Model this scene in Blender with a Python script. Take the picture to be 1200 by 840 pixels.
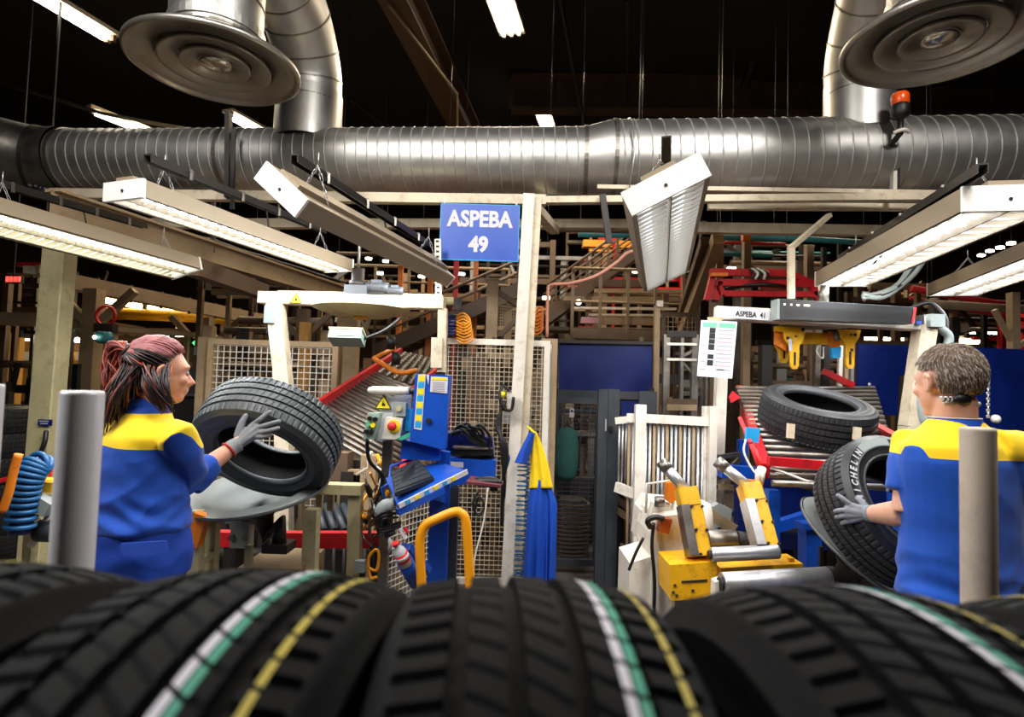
import bpy, bmesh, math, random
from math import sin, cos, pi, radians as rad
from mathutils import Vector, Matrix, noise
random.seed(7)
SC = bpy.context.scene
COL = SC.collection
for o in list(bpy.data.objects):
    bpy.data.objects.remove(o)

# ------------------------------------------------------------------ camera
cam_d = bpy.data.cameras.new('camera')
cam = bpy.data.objects.new('camera', cam_d)
COL.objects.link(cam)
CAM = Vector((0, 0, 1.55))
FPX = 680.0
RC = Matrix.Rotation(pi/2 + rad(2.7), 3, 'X') @ Matrix.Rotation(rad(1.7), 3, 'Z')
cam.matrix_world = Matrix.Translation(CAM) @ RC.to_4x4()
cam_d.sensor_width = 36
cam_d.lens = FPX/1200*36
cam_d.clip_start = .02
cam_d.dof.use_dof = True
cam_d.dof.focus_distance = 2.7
cam_d.dof.aperture_fstop = 3.4
SC.camera = cam

# ------------------------------------------------------------------ world, exposure, large lights
w = bpy.data.worlds.new('hall_air')
SC.world = w
w.use_nodes = True
w.node_tree.nodes['Background'].inputs[0].default_value = (.9, .82, .72, 1)
w.node_tree.nodes['Background'].inputs[1].default_value = .05
SC.view_settings.view_transform = 'Standard'
SC.view_settings.look = 'None'
SC.view_settings.exposure = 0
SC.view_settings.gamma = 1
SC.view_settings.use_curve_mapping = False
cy = SC.cycles
cy.use_denoising = True
cy.max_bounces = 7
cy.diffuse_bounces = 3
cy.glossy_bounces = 4
cy.sample_clamp_indirect = 6
cy.caustics_reflective = False
cy.caustics_refractive = False


def lamp_area(name, loc, target, sx, sy, power, col, spread=180):
    l = bpy.data.lights.new(name, 'AREA')
    l.shape = 'RECTANGLE'
    l.size, l.size_y, l.energy, l.color = sx, sy, power, col
    l.spread = rad(spread)
    o = bpy.data.objects.new(name, l)
    o.location = loc
    o.rotation_euler = (Vector(target) - Vector(loc)).to_track_quat('-Z', 'Y').to_euler()
    COL.objects.link(o)


# the rows of aisle lamps go on over the photographer
lamp_area('aisle_lamp', (-1.5, 1.35, 3.6), (-1.3, 2.2, 1.0), .5, 1.6, 60, (1, .97, .92))
lamp_area('aisle_lamp', (1.6, 1.3, 3.6), (1.5, 2.2, 1.0), .5, 1.6, 65, (1, .97, .92))
lamp_area('aisle_lamp', (0, 1.6, 4.4), (0, 3.8, 1.6), .5, 1.8, 55, (1, .95, .88))
lamp_area('duct_fill_lamp', (-2.6, -2.2, 6.4), (-1.6, 4.8, 2.9), 1.6, .8, 27, (1, .95, .9), 46)  # added unseen lamp, aimed to brighten the duct and miss the front tyres
lamp_area('duct_fill_lamp', (2.8, -2.2, 6.4), (1.9, 4.6, 2.9), 1.6, .8, 25, (1, .95, .9), 46)  # second added lamp for the right half of the duct
lamp_area('aisle_lamp', (-3.3, .5, 3.3), (-.8, .9, 1.2), .4, 1.5, 26, (1, .98, .96), 90)  # added lamp to brighten the left post and the woman from the left
lamp_area('hall_lamp', (-6, 9.5, 5.8), (-6, 10, 0), 3.0, .5, 270, (1, .78, .45))
lamp_area('hall_lamp', (0.3, 8.5, 6.2), (0.3, 9, 0), 3.0, .5, 250, (1, .82, .58))
lamp_area('hall_lamp', (5.5, 9.5, 5.8), (5, 9, 0), 3.0, .5, 210, (1, .82, .58))
lamp_area('hall_lamp', (-1.0, 13.5, 6.0), (-1, 14, 0), 4.0, .5, 260, (1, .8, .52))


# ------------------------------------------------------------------ pixel rays (1200x840) to places in the hall
def ray(px, py):
    return RC @ Vector(((px-600)/FPX, (420-py)/FPX, -1))


def V(px, py, Y):
    d = ray(px, py)
    return CAM + d*(Y/d.y)


def VZ(px, py, z):
    d = ray(px, py)
    return CAM + d*((z-CAM.z)/d.z)


def VX(px, py, x):
    d = ray(px, py)
    return CAM + d*((x-CAM.x)/d.x)


# ------------------------------------------------------------------ materials
def srgb(h):
    h = h.lstrip('#')
    return tuple(((c/12.92) if c <= .04045 else ((c+.055)/1.055)**2.4) for c in (int(h[i:i+2], 16)/255 for i in (0, 2, 4)))


MATS = {}


def mat(name, col, rough=.5, metal=0., var=.25, scale=6., bump=0., bscale=None, dirt=None, dirt_amt=.5, spec=.5, aniso=0, coat=0):
    """painted / plastic / metal surface: base colour broken by noise, worn patches, fine relief"""
    if isinstance(col, str):
        col = srgb(col)
    m = bpy.data.materials.new(name)
    m.use_nodes = True
    nt = m.node_tree
    N, L = nt.nodes, nt.links
    b = N['Principled BSDF']
    tc = N.new('ShaderNodeTexCoord')
    nz = N.new('ShaderNodeTexNoise')
    nz.inputs['Scale'].default_value = scale
    nz.inputs['Detail'].default_value = 6
    nz.inputs['Roughness'].default_value = .65
    L.new(tc.outputs['Object'], nz.inputs['Vector'])
    rp = N.new('ShaderNodeValToRGB')
    rp.color_ramp.elements[0].position = .3
    rp.color_ramp.elements[1].position = .72
    rp.color_ramp.elements[0].color = (*[c*(1-var) for c in col], 1)
    rp.color_ramp.elements[1].color = (*[min(1, c*(1+var*.6)) for c in col], 1)
    L.new(nz.outputs['Fac'], rp.inputs[0])
    out = rp.outputs[0]
    if dirt is not None:
        if isinstance(dirt, str):
            dirt = srgb(dirt)
        n2 = N.new('ShaderNodeTexNoise')
        n2.inputs['Scale'].default_value = scale*2.7
        n2.inputs['Detail'].default_value = 9
        n2.inputs['Roughness'].default_value = .75
        L.new(tc.outputs['Object'], n2.inputs['Vector'])
        r2 = N.new('ShaderNodeValToRGB')
        r2.color_ramp.elements[0].position = .52
        r2.color_ramp.elements[1].position = .68
        r2.color_ramp.elements[0].color = (0, 0, 0, 1)
        r2.color_ramp.elements[1].color = (dirt_amt,)*3 + (1,)
        L.new(n2.outputs['Fac'], r2.inputs[0])
        mx = N.new('ShaderNodeMixRGB')
        L.new(r2.outputs[0], mx.inputs[0])
        L.new(out, mx.inputs[1])
        mx.inputs[2].default_value = (*dirt, 1)
        out = mx.outputs[0]
    L.new(out, b.inputs['Base Color'])
    b.inputs['Metallic'].default_value = metal
    b.inputs['Specular IOR Level'].default_value = spec
    b.inputs['Coat Weight'].default_value = coat
    mr = N.new('ShaderNodeMapRange')
    mr.inputs[3].default_value = max(.03, rough-.12)
    mr.inputs[4].default_value = min(1, rough+.15)
    L.new(nz.outputs['Fac'], mr.inputs[0])
    L.new(mr.outputs[0], b.inputs['Roughness'])
    if aniso:
        b.inputs['Anisotropic'].default_value = aniso
    if bump:
        n3 = N.new('ShaderNodeTexNoise')
        n3.inputs['Scale'].default_value = bscale or scale*12
        n3.inputs['Detail'].default_value = 4
        L.new(tc.outputs['Object'], n3.inputs['Vector'])
        bp = N.new('ShaderNodeBump')
        bp.inputs['Strength'].default_value = bump
        bp.inputs['Distance'].default_value = .01
        L.new(n3.outputs['Fac'], bp.inputs['Height'])
        L.new(bp.outputs[0], b.inputs['Normal'])
    MATS[name] = m
    return m


def emis(name, col, strength):
    m = bpy.data.materials.new(name)
    m.use_nodes = True
    b = m.node_tree.nodes['Principled BSDF']
    b.inputs['Base Color'].default_value = (.8, .8, .8, 1)
    b.inputs['Emission Color'].default_value = (*col, 1)
    b.inputs['Emission Strength'].default_value = strength
    MATS[name] = m
    return m


CREAM = mat('cream_paint', '#d6c8ae', .5, 0, .18, 3, dirt='#6b5236', dirt_amt=.55)
WHITEP = mat('white_paint', '#e3dcd0', .5, 0, .1, 3, dirt='#8d7a60', dirt_amt=.4)
CLEANW = mat('lamp_white', '#efece6', .4, 0, .05, 3)
LAMPSIDE = mat('lamp_side_shaded', '#8f806a', .45, 0, .08, 3)  # sides of the white lamps, their shade put into a darker colour
TAN = mat('tan_paint', '#9c8566', .55, 0, .15, 3, dirt='#54402a', dirt_amt=.4)
BROWN = mat('brown_steel', '#5c4734', .55, 0, .2, 3, dirt='#2c1f14', dirt_amt=.4)
DARK = mat('dark_steel', '#2b2623', .5, .3, .3, 5)
BLACKP = mat('black_plastic', '#0f0f10', .45, 0, .3, 8)
CHAR = mat('charcoal_paint', '#2c3138', .5, 0, .2, 5, dirt='#15171a')
ROLL = mat('roller_steel', '#8a8078', .4, .8, .25, 9, dirt='#3d2f22', dirt_amt=.5)
GALV = mat('galvanised', '#c4c2be', .42, .95, .12, 5, bump=.02, bscale=9)
SEAM = mat('duct_seam', '#b2b0ac', .5, .6, .05, 5)
STEEL = mat('bright_steel', '#c2c2c4', .36, .75, .2, 9, dirt='#6d5a48', dirt_amt=.35)
DULL = mat('dull_steel', '#8d8880', .38, .9, .3, 8, dirt='#4a3c2c', dirt_amt=.5)
YEL = mat('yellow_paint', '#f0b314', .42, 0, .12, 5, dirt='#7a4a12', dirt_amt=.55)
YORG = mat('orange_yellow_paint', '#f5a010', .35, 0, .08, 4)
ORANGE = mat('orange_paint', '#e07a18', .45, 0, .15, 5, dirt='#6b3a10')
RED = mat('red_paint', '#c0101c', .45, 0, .15, 4, dirt='#3c0a0a', dirt_amt=.5)
BLUE = mat('blue_paint', '#0a4dbb', .4, 0, .12, 4, dirt='#06245c', dirt_amt=.4)
NAVY = mat('navy_panel', '#0a1c5c', .28, 0, .25, 2.5)
TEAL = mat('teal_pipe', '#2f7a80', .5, 0, .2, 4)
GREY = mat('grey_enamel', '#8f9896', .5, 0, .12, 6)
MINT = mat('pale_green_grey', '#9db5a5', .5, 0, .12, 6)
ALU = mat('cast_aluminium', '#565a60', .45, .4, .15, 6)
LIME = mat('olive_cream', '#b7ac82', .55, 0, .16, 4, dirt='#5d5334', dirt_amt=.45)
CONC = mat('concrete', '#5a5450', .6, 0, .3, 1.5, bump=.2, bscale=25, dirt='#2b2724')
CEIL = mat('ceiling_dark', '#1c1917', .9, 0, .3, 1.2)
WALLM = mat('wall_ochre', '#a87c3c', .8, 0, .25, .8, dirt='#5a4020')
WALLD = mat('wall_dark', '#3a2a1c', .85, 0, .3, .8)
RUB = mat('tyre_rubber', '#0c0c0d', .65, 0, .3, 14, bump=.15, bscale=160, spec=.08)
RUBL = mat('tyre_liner', '#17181a', .62, 0, .3, 10, bump=.1, bscale=60, spec=.3)
RUBG = mat('tyre_fresh', '#3b4144', .42, 0, .2, 14, bump=.15, bscale=160, spec=.6)
STW = mat('stripe_white', '#b4b0ba', .6, 0, .12, 20)
STG = mat('stripe_green', '#1f8068', .6, 0, .15, 20)
STY = mat('stripe_yellow', '#a3922c', .6, 0, .15, 20)
PAPER = mat('paper', '#d2d0d6', .7, 0, .04, 6)
INK = mat('print_black', '#16161a', .7, 0, .1, 6)
CYAN = mat('print_cyan', '#1f9fe0', .5, 0, .1, 6)
PYEL = mat('print_yellow', '#f2dc1c', .5, 0, .08, 6)
PRED = mat('print_red', '#d2222c', .5, 0, .1, 6)
PGRN = mat('print_green', '#62b48a', .6, 0, .1, 6)
PPINK = mat('print_pale_red', '#c99aa8', .6, 0, .1, 6)
PGRY = mat('print_grey', '#9c9aa6', .6, 0, .1, 6)
SIGNB = mat('sign_blue', '#2450b4', .35, 0, .12, 5)
TURQ = mat('turquoise_cloth', '#3aa88a', .8, 0, .2, 14)
GLASSY = mat('bottle_plastic', '#c8ccd0', .15, 0, .1, 6)
TUBE = emis('tube_cool', (.93, .97, 1), 10)
TUBEDIM = emis('tube_dim', (.93, .97, 1), 3.2)
TUBEG = emis('tube_greenish', (.93, 1, .84), 8)
TUBEW = emis('tube_warm', (1, .93, .78), 22)
TUBEY = emis('tube_yellow', (1, .8, .36), 14)
LEDA = emis('led_amber', (1, .6, .08), 1.3)
LEDG = emis('exit_green', (.1, 1, .3), 1.2)
LEDR = emis('led_red', (1, .06, .04), 1.6)
SPARK = emis('far_lamp', (1, .92, .75), 12)
AMB = mat('amber_lens', '#ff5a10', .25, 0, .05, 6, coat=.5)


# ------------------------------------------------------------------ mesh builder
class MB:
    def __init__(s):
        s.v, s.f, s.m, s.sm = [], [], [], []

    def add(s, vs, fs, mi=0, smooth=False):
        b = len(s.v)
        s.v += [Vector(x) for x in vs]
        for f in fs:
            s.f.append([b+i for i in f])
            s.m.append(mi)
            s.sm.append(smooth)
        return s

    def box(s, c, size, rot=None, mi=0):
        c = Vector(c)
        x, y, z = (k/2 for k in size)
        vs = [Vector((i, j, k)) for i in (-x, x) for j in (-y, y) for k in (-z, z)]
        if rot is not None:
            vs = [rot @ q for q in vs]
        return s.add([c+q for q in vs], [(0, 1, 3, 2), (4, 6, 7, 5), (0, 4, 5, 1), (2, 3, 7, 6), (0, 2, 6, 4), (1, 5, 7, 3)], mi)

    def bar(s, a, b, w, h, up=(0, 0, 1), mi=0, bev=0):
        """box beam from a to b; w across, h along up"""
        a, b = Vector(a), Vector(b)
        d = (b-a)
        if d.length < 1e-6:
            return s
        d.normalize()
        u = Vector(up)
        if abs(d.dot(u)) > .98:
            u = Vector((0, 1, 0)) if abs(d.y) < .9 else Vector((1, 0, 0))
        r = d.cross(u).normalized()
        u = r.cross(d).normalized()
        if bev:
            q = [(-w/2+bev, -h/2), (w/2-bev, -h/2), (w/2, -h/2+bev), (w/2, h/2-bev), (w/2-bev, h/2), (-w/2+bev, h/2), (-w/2, h/2-bev), (-w/2, -h/2+bev)]
        else:
            q = [(-w/2, -h/2), (w/2, -h/2), (w/2, h/2), (-w/2, h/2)]
        n = len(q)
        vs = [p + r*i + u*j for p in (a, b) for i, j in q]
        fs = [(i, (i+1) % n, n+(i+1) % n, n+i) for i in range(n)] + [tuple(range(n))[::-1], tuple(range(n, 2*n))]
        return s.add(vs, fs, mi)

    def tube(s, pts, r, n=10, mi=0, caps=True, closed=False, smooth=True):
        """round tube along pts; r a number or a list"""
        pts = [Vector(p) for p in pts]
        k = len(pts)
        rr = r if isinstance(r, (list, tuple)) else [r]*k
        ts = []
        for i in range(k):
            if closed:
                t = pts[(i+1) % k]-pts[i-1]
            else:
                t = pts[min(i+1, k-1)]-pts[max(i-1, 0)]
            ts.append(t.normalized() if t.length > 1e-9 else Vector((0, 0, 1)))
        u = Vector((0, 0, 1)) if abs(ts[0].z) < .9 else Vector((1, 0, 0))
        vs = []
        for i in range(k):
            u = (u - ts[i]*u.dot(ts[i]))
            u = u.normalized() if u.length > 1e-6 else ts[i].orthogonal().normalized()
            w_ = ts[i].cross(u)
            for j in range(n):
                a = 2*pi*j/n
                vs.append(pts[i] + (u*cos(a)+w_*sin(a))*rr[i])
        fs = []
        for i in range(k if closed else k-1):
            i2 = (i+1) % k
            for j in range(n):
                j2 = (j+1) % n
                fs.append((i*n+j, i*n+j2, i2*n+j2, i2*n+j))
        s.add(vs, fs, mi, smooth)
        if caps and not closed:
            b = len(s.v)-len(vs)
            s.f += [[b+j for j in range(n)][::-1], [b+(k-1)*n+j for j in range(n)]]
            s.m += [mi, mi]
            s.sm += [False, False]
        return s

    def cyl(s, a, b, r, n=14, mi=0, r2=None):
        return s.tube([a, b], [r, r if r2 is None else r2], n, mi)

    def lathe(s, prof, M, n=32, mi=0, closed=False, smooth=True):
        """prof: (radius, height) pairs turned about the local z of M"""
        vs = [M @ Vector((r*cos(2*pi*j/n), r*sin(2*pi*j/n), h)) for r, h in prof for j in range(n)]
        k = len(prof)
        fs = []
        for i in range(k if closed else k-1):
            i2 = (i+1) % k
            for j in range(n):
                j2 = (j+1) % n
                fs.append((i*n+j, i*n+j2, i2*n+j2, i2*n+j))
        return s.add(vs, fs, mi, smooth)

    def ball(s, c, r, n=12, mi=0, M=None):
        c = Vector(c)
        r = Vector(r) if isinstance(r, (list, tuple, Vector)) else Vector((r, r, r))
        h = n//2
        vs = [Vector((0, 0, r.z))]
        for i in range(1, h):
            t = pi*i/h
            for j in range(n):
                a = 2*pi*j/n
                vs.append(Vector((r.x*sin(t)*cos(a), r.y*sin(t)*sin(a), r.z*cos(t))))
        vs.append(Vector((0, 0, -r.z)))
        fs = [(0, 1+j, 1+(j+1) % n) for j in range(n)]
        for i in range(h-2):
            for j in range(n):
                j2 = (j+1) % n
                fs.append((1+i*n+j, 1+(i+1)*n+j, 1+(i+1)*n+j2, 1+i*n+j2))
        e = len(vs)-1
        fs += [(e, 1+(h-2)*n+(j+1) % n, 1+(h-2)*n+j) for j in range(n)]
        if M is not None:
            vs = [M @ q for q in vs]
        return s.add([c+q for q in vs], fs, mi, True)

    def plate(s, poly, nrm, t, mi=0):
        """polygon given by world points, thickened by t along nrm"""
        n = len(poly)
        p = [Vector(q) for q in poly]
        d = Vector(nrm).normalized()*t
        vs = p + [q+d for q in p]
        fs = [tuple(range(n))[::-1], tuple(range(n, 2*n))] + [(i, (i+1) % n, n+(i+1) % n, n+i) for i in range(n)]
        return s.add(vs, fs, mi)

    def loft(s, rings, mi=0, cap=True, smooth=True):
        n = len(rings[0])
        vs = [q for r in rings for q in r]
        fs = []
        for i in range(len(rings)-1):
            for j in range(n):
                j2 = (j+1) % n
                fs.append((i*n+j, i*n+j2, (i+1)*n+j2, (i+1)*n+j))
        if cap:
            fs += [tuple(range(n))[::-1], tuple((len(rings)-1)*n+j for j in range(n))]
        return s.add(vs, fs, mi, smooth)

    def mesh(s, name, mats, fix=True):
        me = bpy.data.meshes.new(name)
        me.from_pydata([tuple(q) for q in s.v], [], s.f)
        for m in (mats if isinstance(mats, (list, tuple)) else [mats]):
            me.materials.append(m)
        me.polygons.foreach_set('material_index', s.m)
        me.polygons.foreach_set('use_smooth', s.sm)
        if fix and len(s.f) < 60000:
            bm = bmesh.new()
            bm.from_mesh(me)
            bmesh.ops.recalc_face_normals(bm, faces=bm.faces)
            bm.to_mesh(me)
            bm.free()
        me.update()
        return me

    def build(s, name, mats, parent=None, kind=None, fix=True, label=None):
        if parent is None:                       # own base point as origin
            lo = [min(q[i] for q in s.v) for i in range(3)]
            hi = [max(q[i] for q in s.v) for i in range(3)]
            base = Vector(((lo[0]+hi[0])/2, (lo[1]+hi[1])/2, lo[2]))
            s.v = [q-base for q in s.v]
        o = bpy.data.objects.new(name, s.mesh(name, mats, fix))
        COL.objects.link(o)
        if parent is None:
            o.location = base
        else:
            o.parent = parent
            if parent.parent is None:
                o.matrix_parent_inverse = Matrix.Translation(-parent.location)
        if kind:
            o['kind'] = kind
        if label:
            o['label'] = label
        return o


def tag(o, label, cat, group=None):
    o['label'] = label
    o['category'] = cat
    if group:
        o['group'] = group
    return o


def thing(name, label, cat, loc, group=None):
    o = bpy.data.objects.new(name, None)
    o.empty_display_size = .05
    COL.objects.link(o)
    o.location = loc
    return tag(o, label, cat, group)


def dup(root, delta, label=None, mat_swap=None):
    """a copy of a thing with copies of its parts and sub-parts, moved by delta"""
    r = root.copy()
    COL.objects.link(r)
    r.location = root.location + Vector(delta)
    if label:
        r['label'] = label
    for ch in list(root.children):
        c = ch.copy()
        COL.objects.link(c)
        c.parent = r
        c.matrix_parent_inverse = ch.matrix_parent_inverse.copy()
        for g in ch.children:
            d = g.copy()
            COL.objects.link(d)
            d.parent = c
            d.matrix_parent_inverse = g.matrix_parent_inverse.copy()
    return r


def structure(name, mb, m):
    return mb.build(name, m, None, 'structure')


def frame_of(p, n, up=(0, 0, 1)):
    """4x4 with local z along n at p"""
    n = Vector(n).normalized()
    u = Vector(up)
    if abs(n.dot(u)) > .98:
        u = Vector((0, 1, 0))
    x = u.cross(n).normalized()
    y = n.cross(x)
    return Matrix(((x.x, y.x, n.x, p[0]), (x.y, y.y, n.y, p[1]), (x.z, y.z, n.z, p[2]), (0, 0, 0, 1)))


def spline(pts, k=8, closed=False):
    """Catmull-Rom through pts"""
    p = [Vector(q) for q in pts]
    n = len(p)
    out = []
    for i in range(n if closed else n-1):
        a = p[(i-1) % n] if closed or i > 0 else p[0]*2-p[1]
        b, c = p[i], p[(i+1) % n]
        d = p[(i+2) % n] if closed or i+2 < n else p[-1]*2-p[-2]
        for j in range(k):
            t = j/k
            out.append(.5*((2*b)+(c-a)*t+(2*a-5*b+4*c-d)*t*t+(3*b-a-3*c+d)*t**3))
    if not closed:
        out.append(p[-1])
    return out


def text_mesh(mb, s, M, size, mi=0, ext=.001, align='CENTER', bold=0., sx=1., shear=0.):
    """lettering as real outline geometry added to mb, local xy of M"""
    c = bpy.data.curves.new('lettering', 'FONT')
    c.body = s
    c.size = size
    c.extrude = ext
    c.align_x = align
    c.align_y = 'CENTER'
    c.offset = bold
    c.resolution_u = 3
    c.shear = shear
    o = bpy.data.objects.new('lettering', c)
    COL.objects.link(o)
    dg = bpy.context.evaluated_depsgraph_get()
    me = bpy.data.meshes.new_from_object(o.evaluated_get(dg))
    S = Matrix.Diagonal((sx, 1, 1, 1))
    mb.add([M @ S @ v.co for v in me.vertices], [list(p.vertices) for p in me.polygons], mi)
    bpy.data.objects.remove(o)
    bpy.data.curves.remove(c)
    bpy.data.meshes.remove(me)

# ================================================================== the hall
structure('floor', MB().box((0, 9, -.05), (34, 34, .1)), CONC)
structure('ceiling', MB().box((0, 9, 8.3), (34, 34, .1)), CEIL)
structure('wall_back', MB().box((0, 26, 4.1), (34, .2, 8.4)), WALLD)
structure('wall_left', MB().box((-17, 9, 4.1), (.2, 34, 8.4)), WALLD)
structure('wall_right', MB().box((17, 9, 4.1), (.2, 34, 8.4)), WALLD)
structure('wall_front', MB().box((0, -8, 4.1), (34, .2, 8.4)), WALLD)


def ibeam(mb, a, b, w, h, t=.03):
    a, b = Vector(a), Vector(b)
    mb.bar(a, b, t, h)
    for k in (-1, 1):
        mb.bar(a+Vector((0, 0, k*h/2)), b+Vector((0, 0, k*h/2)), w, t)


# roof steel: one girder running to the back, one across, thinner trusses
g = MB(); ibeam(g, VZ(452, -40, 7.2), VZ(556, 170, 7.2), .42, .55)
tag(g.build('roof_girder', BROWN), 'brown roof girder running away over the big duct', 'girder')
g = MB()
a, b = V(600, 110, 12.2), V(1330, 118, 12.2)
ibeam(g, a, b, .4, .7)
for i in range(14):
    p = a.lerp(b, i/13)
    g.bar(p-Vector((0, .05, .33)), p+Vector((0, -.05, .33)), .05, .12, (1, 0, 0))
g.bar(a+Vector((0, -.3, -.5)), b+Vector((0, -.3, -.5)), .1, .1)
tag(g.build('roof_girder', BROWN), 'brown stiffened roof girder crossing above the right half of the duct', 'girder')
for k, (x0, y0, Y0, x1, y1, Y1, lab) in enumerate((
        (655, -10, 9.5, 684, 145, 12, 'thin dark roof brace right of the middle ceiling tubes'),
        (905, 0, 10.5, 870, 105, 12, 'thin dark roof brace above the right half of the duct'),
        (735, 0, 9.5, 735, 120, 12, 'slim hanging rod above the duct reducer'),
        (972, 0, 9.5, 972, 60, 11, 'slim hanging rod left of the right air diffuser'),
        (410, 115, 10, 455, 150, 11, 'short pale conduit above the left half of the duct'))):
    g = MB(); g.bar(V(x0, y0, Y0), V(x1, y1, Y1), .05 if k != 1 else .09, .05 if k > 1 else .12)
    tag(g.build('roof_brace' if k < 2 else 'hanging_rod' if k < 4 else 'conduit', DARK), lab, 'brace' if k < 2 else 'rod' if k < 4 else 'conduit')
g = MB(); g.tube([V(455, 5, 7.9), V(536, 110, 10.4), V(536, 150, 10.5)], .022, 8)
tag(g.build('conduit', TAN), 'pale conduit clipped along the brown roof girder', 'conduit')
g = MB(); g.tube([V(-20, 90, 8), V(120, 133, 8.6), V(250, 158, 9)], .03, 8)
tag(g.build('conduit', DULL), 'grey conduit sloping over the left end of the duct', 'conduit')


# ================================================================== lamps
def tri_frame(p0, p1, tilt):
    ax = (p1-p0).normalized()
    r0 = ax.cross(Vector((0, 0, 1))).normalized()
    r = Matrix.Rotation(-tilt, 3, ax) @ r0           # to the right; tilt > 0 lifts the right edge
    dn = ax.cross(r).normalized()
    if dn.z > 0:
        dn = -dn
    return ax, r, dn


def work_lamp(label, p0, p1, w, h, tilt, tube, power=16, blades=26):
    """twin tube work lamp hung on chains; p0/p1 middle of the open underside at its two ends"""
    ax, r, dn = tri_frame(p0, p1, tilt)
    L = (p1-p0).length
    t = thing('work_lamp', label, 'lamp', (p0+p1)/2-dn*h, 'work lamps over the two stations')
    top = -dn*h
    m = MB()
    m.bar(p0+top, p1+top, w, .006, -dn)
    m.bar(p0+top*1.12, p1+top*1.12, w*.45, .03, -dn)
    m.build('housing_back', LAMPSIDE, t)
    for sgn in (-1, 1):
        m = MB(); m.bar(p0+r*sgn*w/2+top*.5, p1+r*sgn*w/2+top*.5, .008, h, -dn)
        m.bar(p0+r*sgn*(w/2-.008)-dn*.002, p1+r*sgn*(w/2-.008)-dn*.002, .02, .004, -dn)
        m.build('side_panel', LAMPSIDE, t)
    for p, q in ((p0, 0), (p1, 1)):
        m = MB(); m.bar(p-ax*.008+top*.5, p+ax*.008+top*.5, w+.01, h+.01, -dn)
        e = m.build('end_cap', CLEANW, t)
        m = MB(); m.cyl(p-ax*.012*(1-2*q)+top*.45, p-ax*.004*(1-2*q)+top*.45, .007, 10)
        m.build('screw', DARK, e)
    m = MB(); m.bar(p0+top*.82, p1+top*.82, w-.02, .004, -dn)
    m.build('reflector', CLEANW, t)
    for sgn in (-1, 1):
        m = MB(); m.cyl(p0+ax*.05+r*sgn*w*.24+top*.55, p1-ax*.05+r*sgn*w*.24+top*.55, .014, 10)
        m.build('tube', tube, t)
    m = MB(); m.bar(p0+top*.12, p1+top*.12, .008, h*.35, -dn)
    m.build('divider', LAMPSIDE, t)
    # louvre blades between the tubes
    bl = None
    for i in range(blades):
        for sgn in (-1, 1):
            c = p0+ax*(L*(i+.5)/blades)+r*sgn*w*.25+top*.1
            if bl is None:
                base = c
                m = MB(); m.bar(c-r*w*.22, c+r*w*.22, .003, h*.13, -dn)
                bl = m.build('louvre_blade', CLEANW, t)
            else:
                o = bl.copy(); COL.objects.link(o); o.location = c-base
    # hanging chains
    for f in (.12, .86):
        c = p0+ax*L*f+top*1.1
        m = MB()
        apex = c+Vector((0, 0, .14))
        for sgn in (-1, 1):
            q = c+r*sgn*w*.3
            for i in range(5):
                a, b = q.lerp(apex, i/5), q.lerp(apex, (i+1)/5)
                s_ = Vector((.006, 0, 0)) if i % 2 else Vector((0, .006, 0))
                m.tube([a-s_, b-s_, b+s_, a+s_], .0022, 5, closed=True)
        m.tube([apex, apex+Vector((0, 0, .06))], .003, 6)
        m.build('chain', STEEL, t)
    ld = bpy.data.lights.new('lamp_glow', 'AREA')
    ld.shape, ld.size, ld.size_y, ld.energy = 'RECTANGLE', w*.8, L*.95, power*L
    ld.color = (.95, .98, 1)
    lo = bpy.data.objects.new('lamp_glow', ld)
    zz = -dn
    M = Matrix((r, ax, r.cross(ax))).transposed()
    if (M @ Vector((0, 0, 1))).dot(zz) < 0:
        M = Matrix((-r, ax, (-r).cross(ax))).transposed()
    lo.matrix_world = Matrix.Translation((p0+p1)/2+dn*.005) @ M.to_4x4()
    COL.objects.link(lo)
    return t


lampz = 2.35
p0, p1 = V(-40, 254, 2.8), V(219, 321, 4.15)
work_lamp('twin tube work lamp cut by the left edge, greenish prismatic underside', p0, p1, .25, .085, rad(16), TUBEG, 14)
p0, p1 = VZ(145, 233, lampz), VZ(397, 318, lampz)
work_lamp('white work lamp with bright square end, second from the left', p0, p1, .23, .078, rad(1), TUBE, 15)
p0, p1 = V(323, 231, 2.45), V(508, 322, 4.1)
work_lamp('work lamp turned on its side, underside hidden, above the left fence', p0, p1, .27, .085, rad(-40), TUBE, 14)
p0, p1 = V(786, 229, 2.3), V(781, 330, 4.15)
work_lamp('work lamp tilted steeply showing its ribbed reflectors, over the middle', p0, p1, .33, .1, rad(26), TUBEDIM, 13, 30)
p0, p1 = VZ(1183, 246, lampz), VZ(986, 335, lampz)
work_lamp('large work lamp with glowing twin rows above the right station', p0, p1, .35, .1, rad(0), TUBE, 15, 16)
p0, p1 = VZ(1290, 285, lampz), VZ(1118, 346, lampz)
work_lamp('work lamp cut by the right edge of the picture', p0, p1, .35, .09, rad(0), TUBE, 15, 16)

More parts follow.
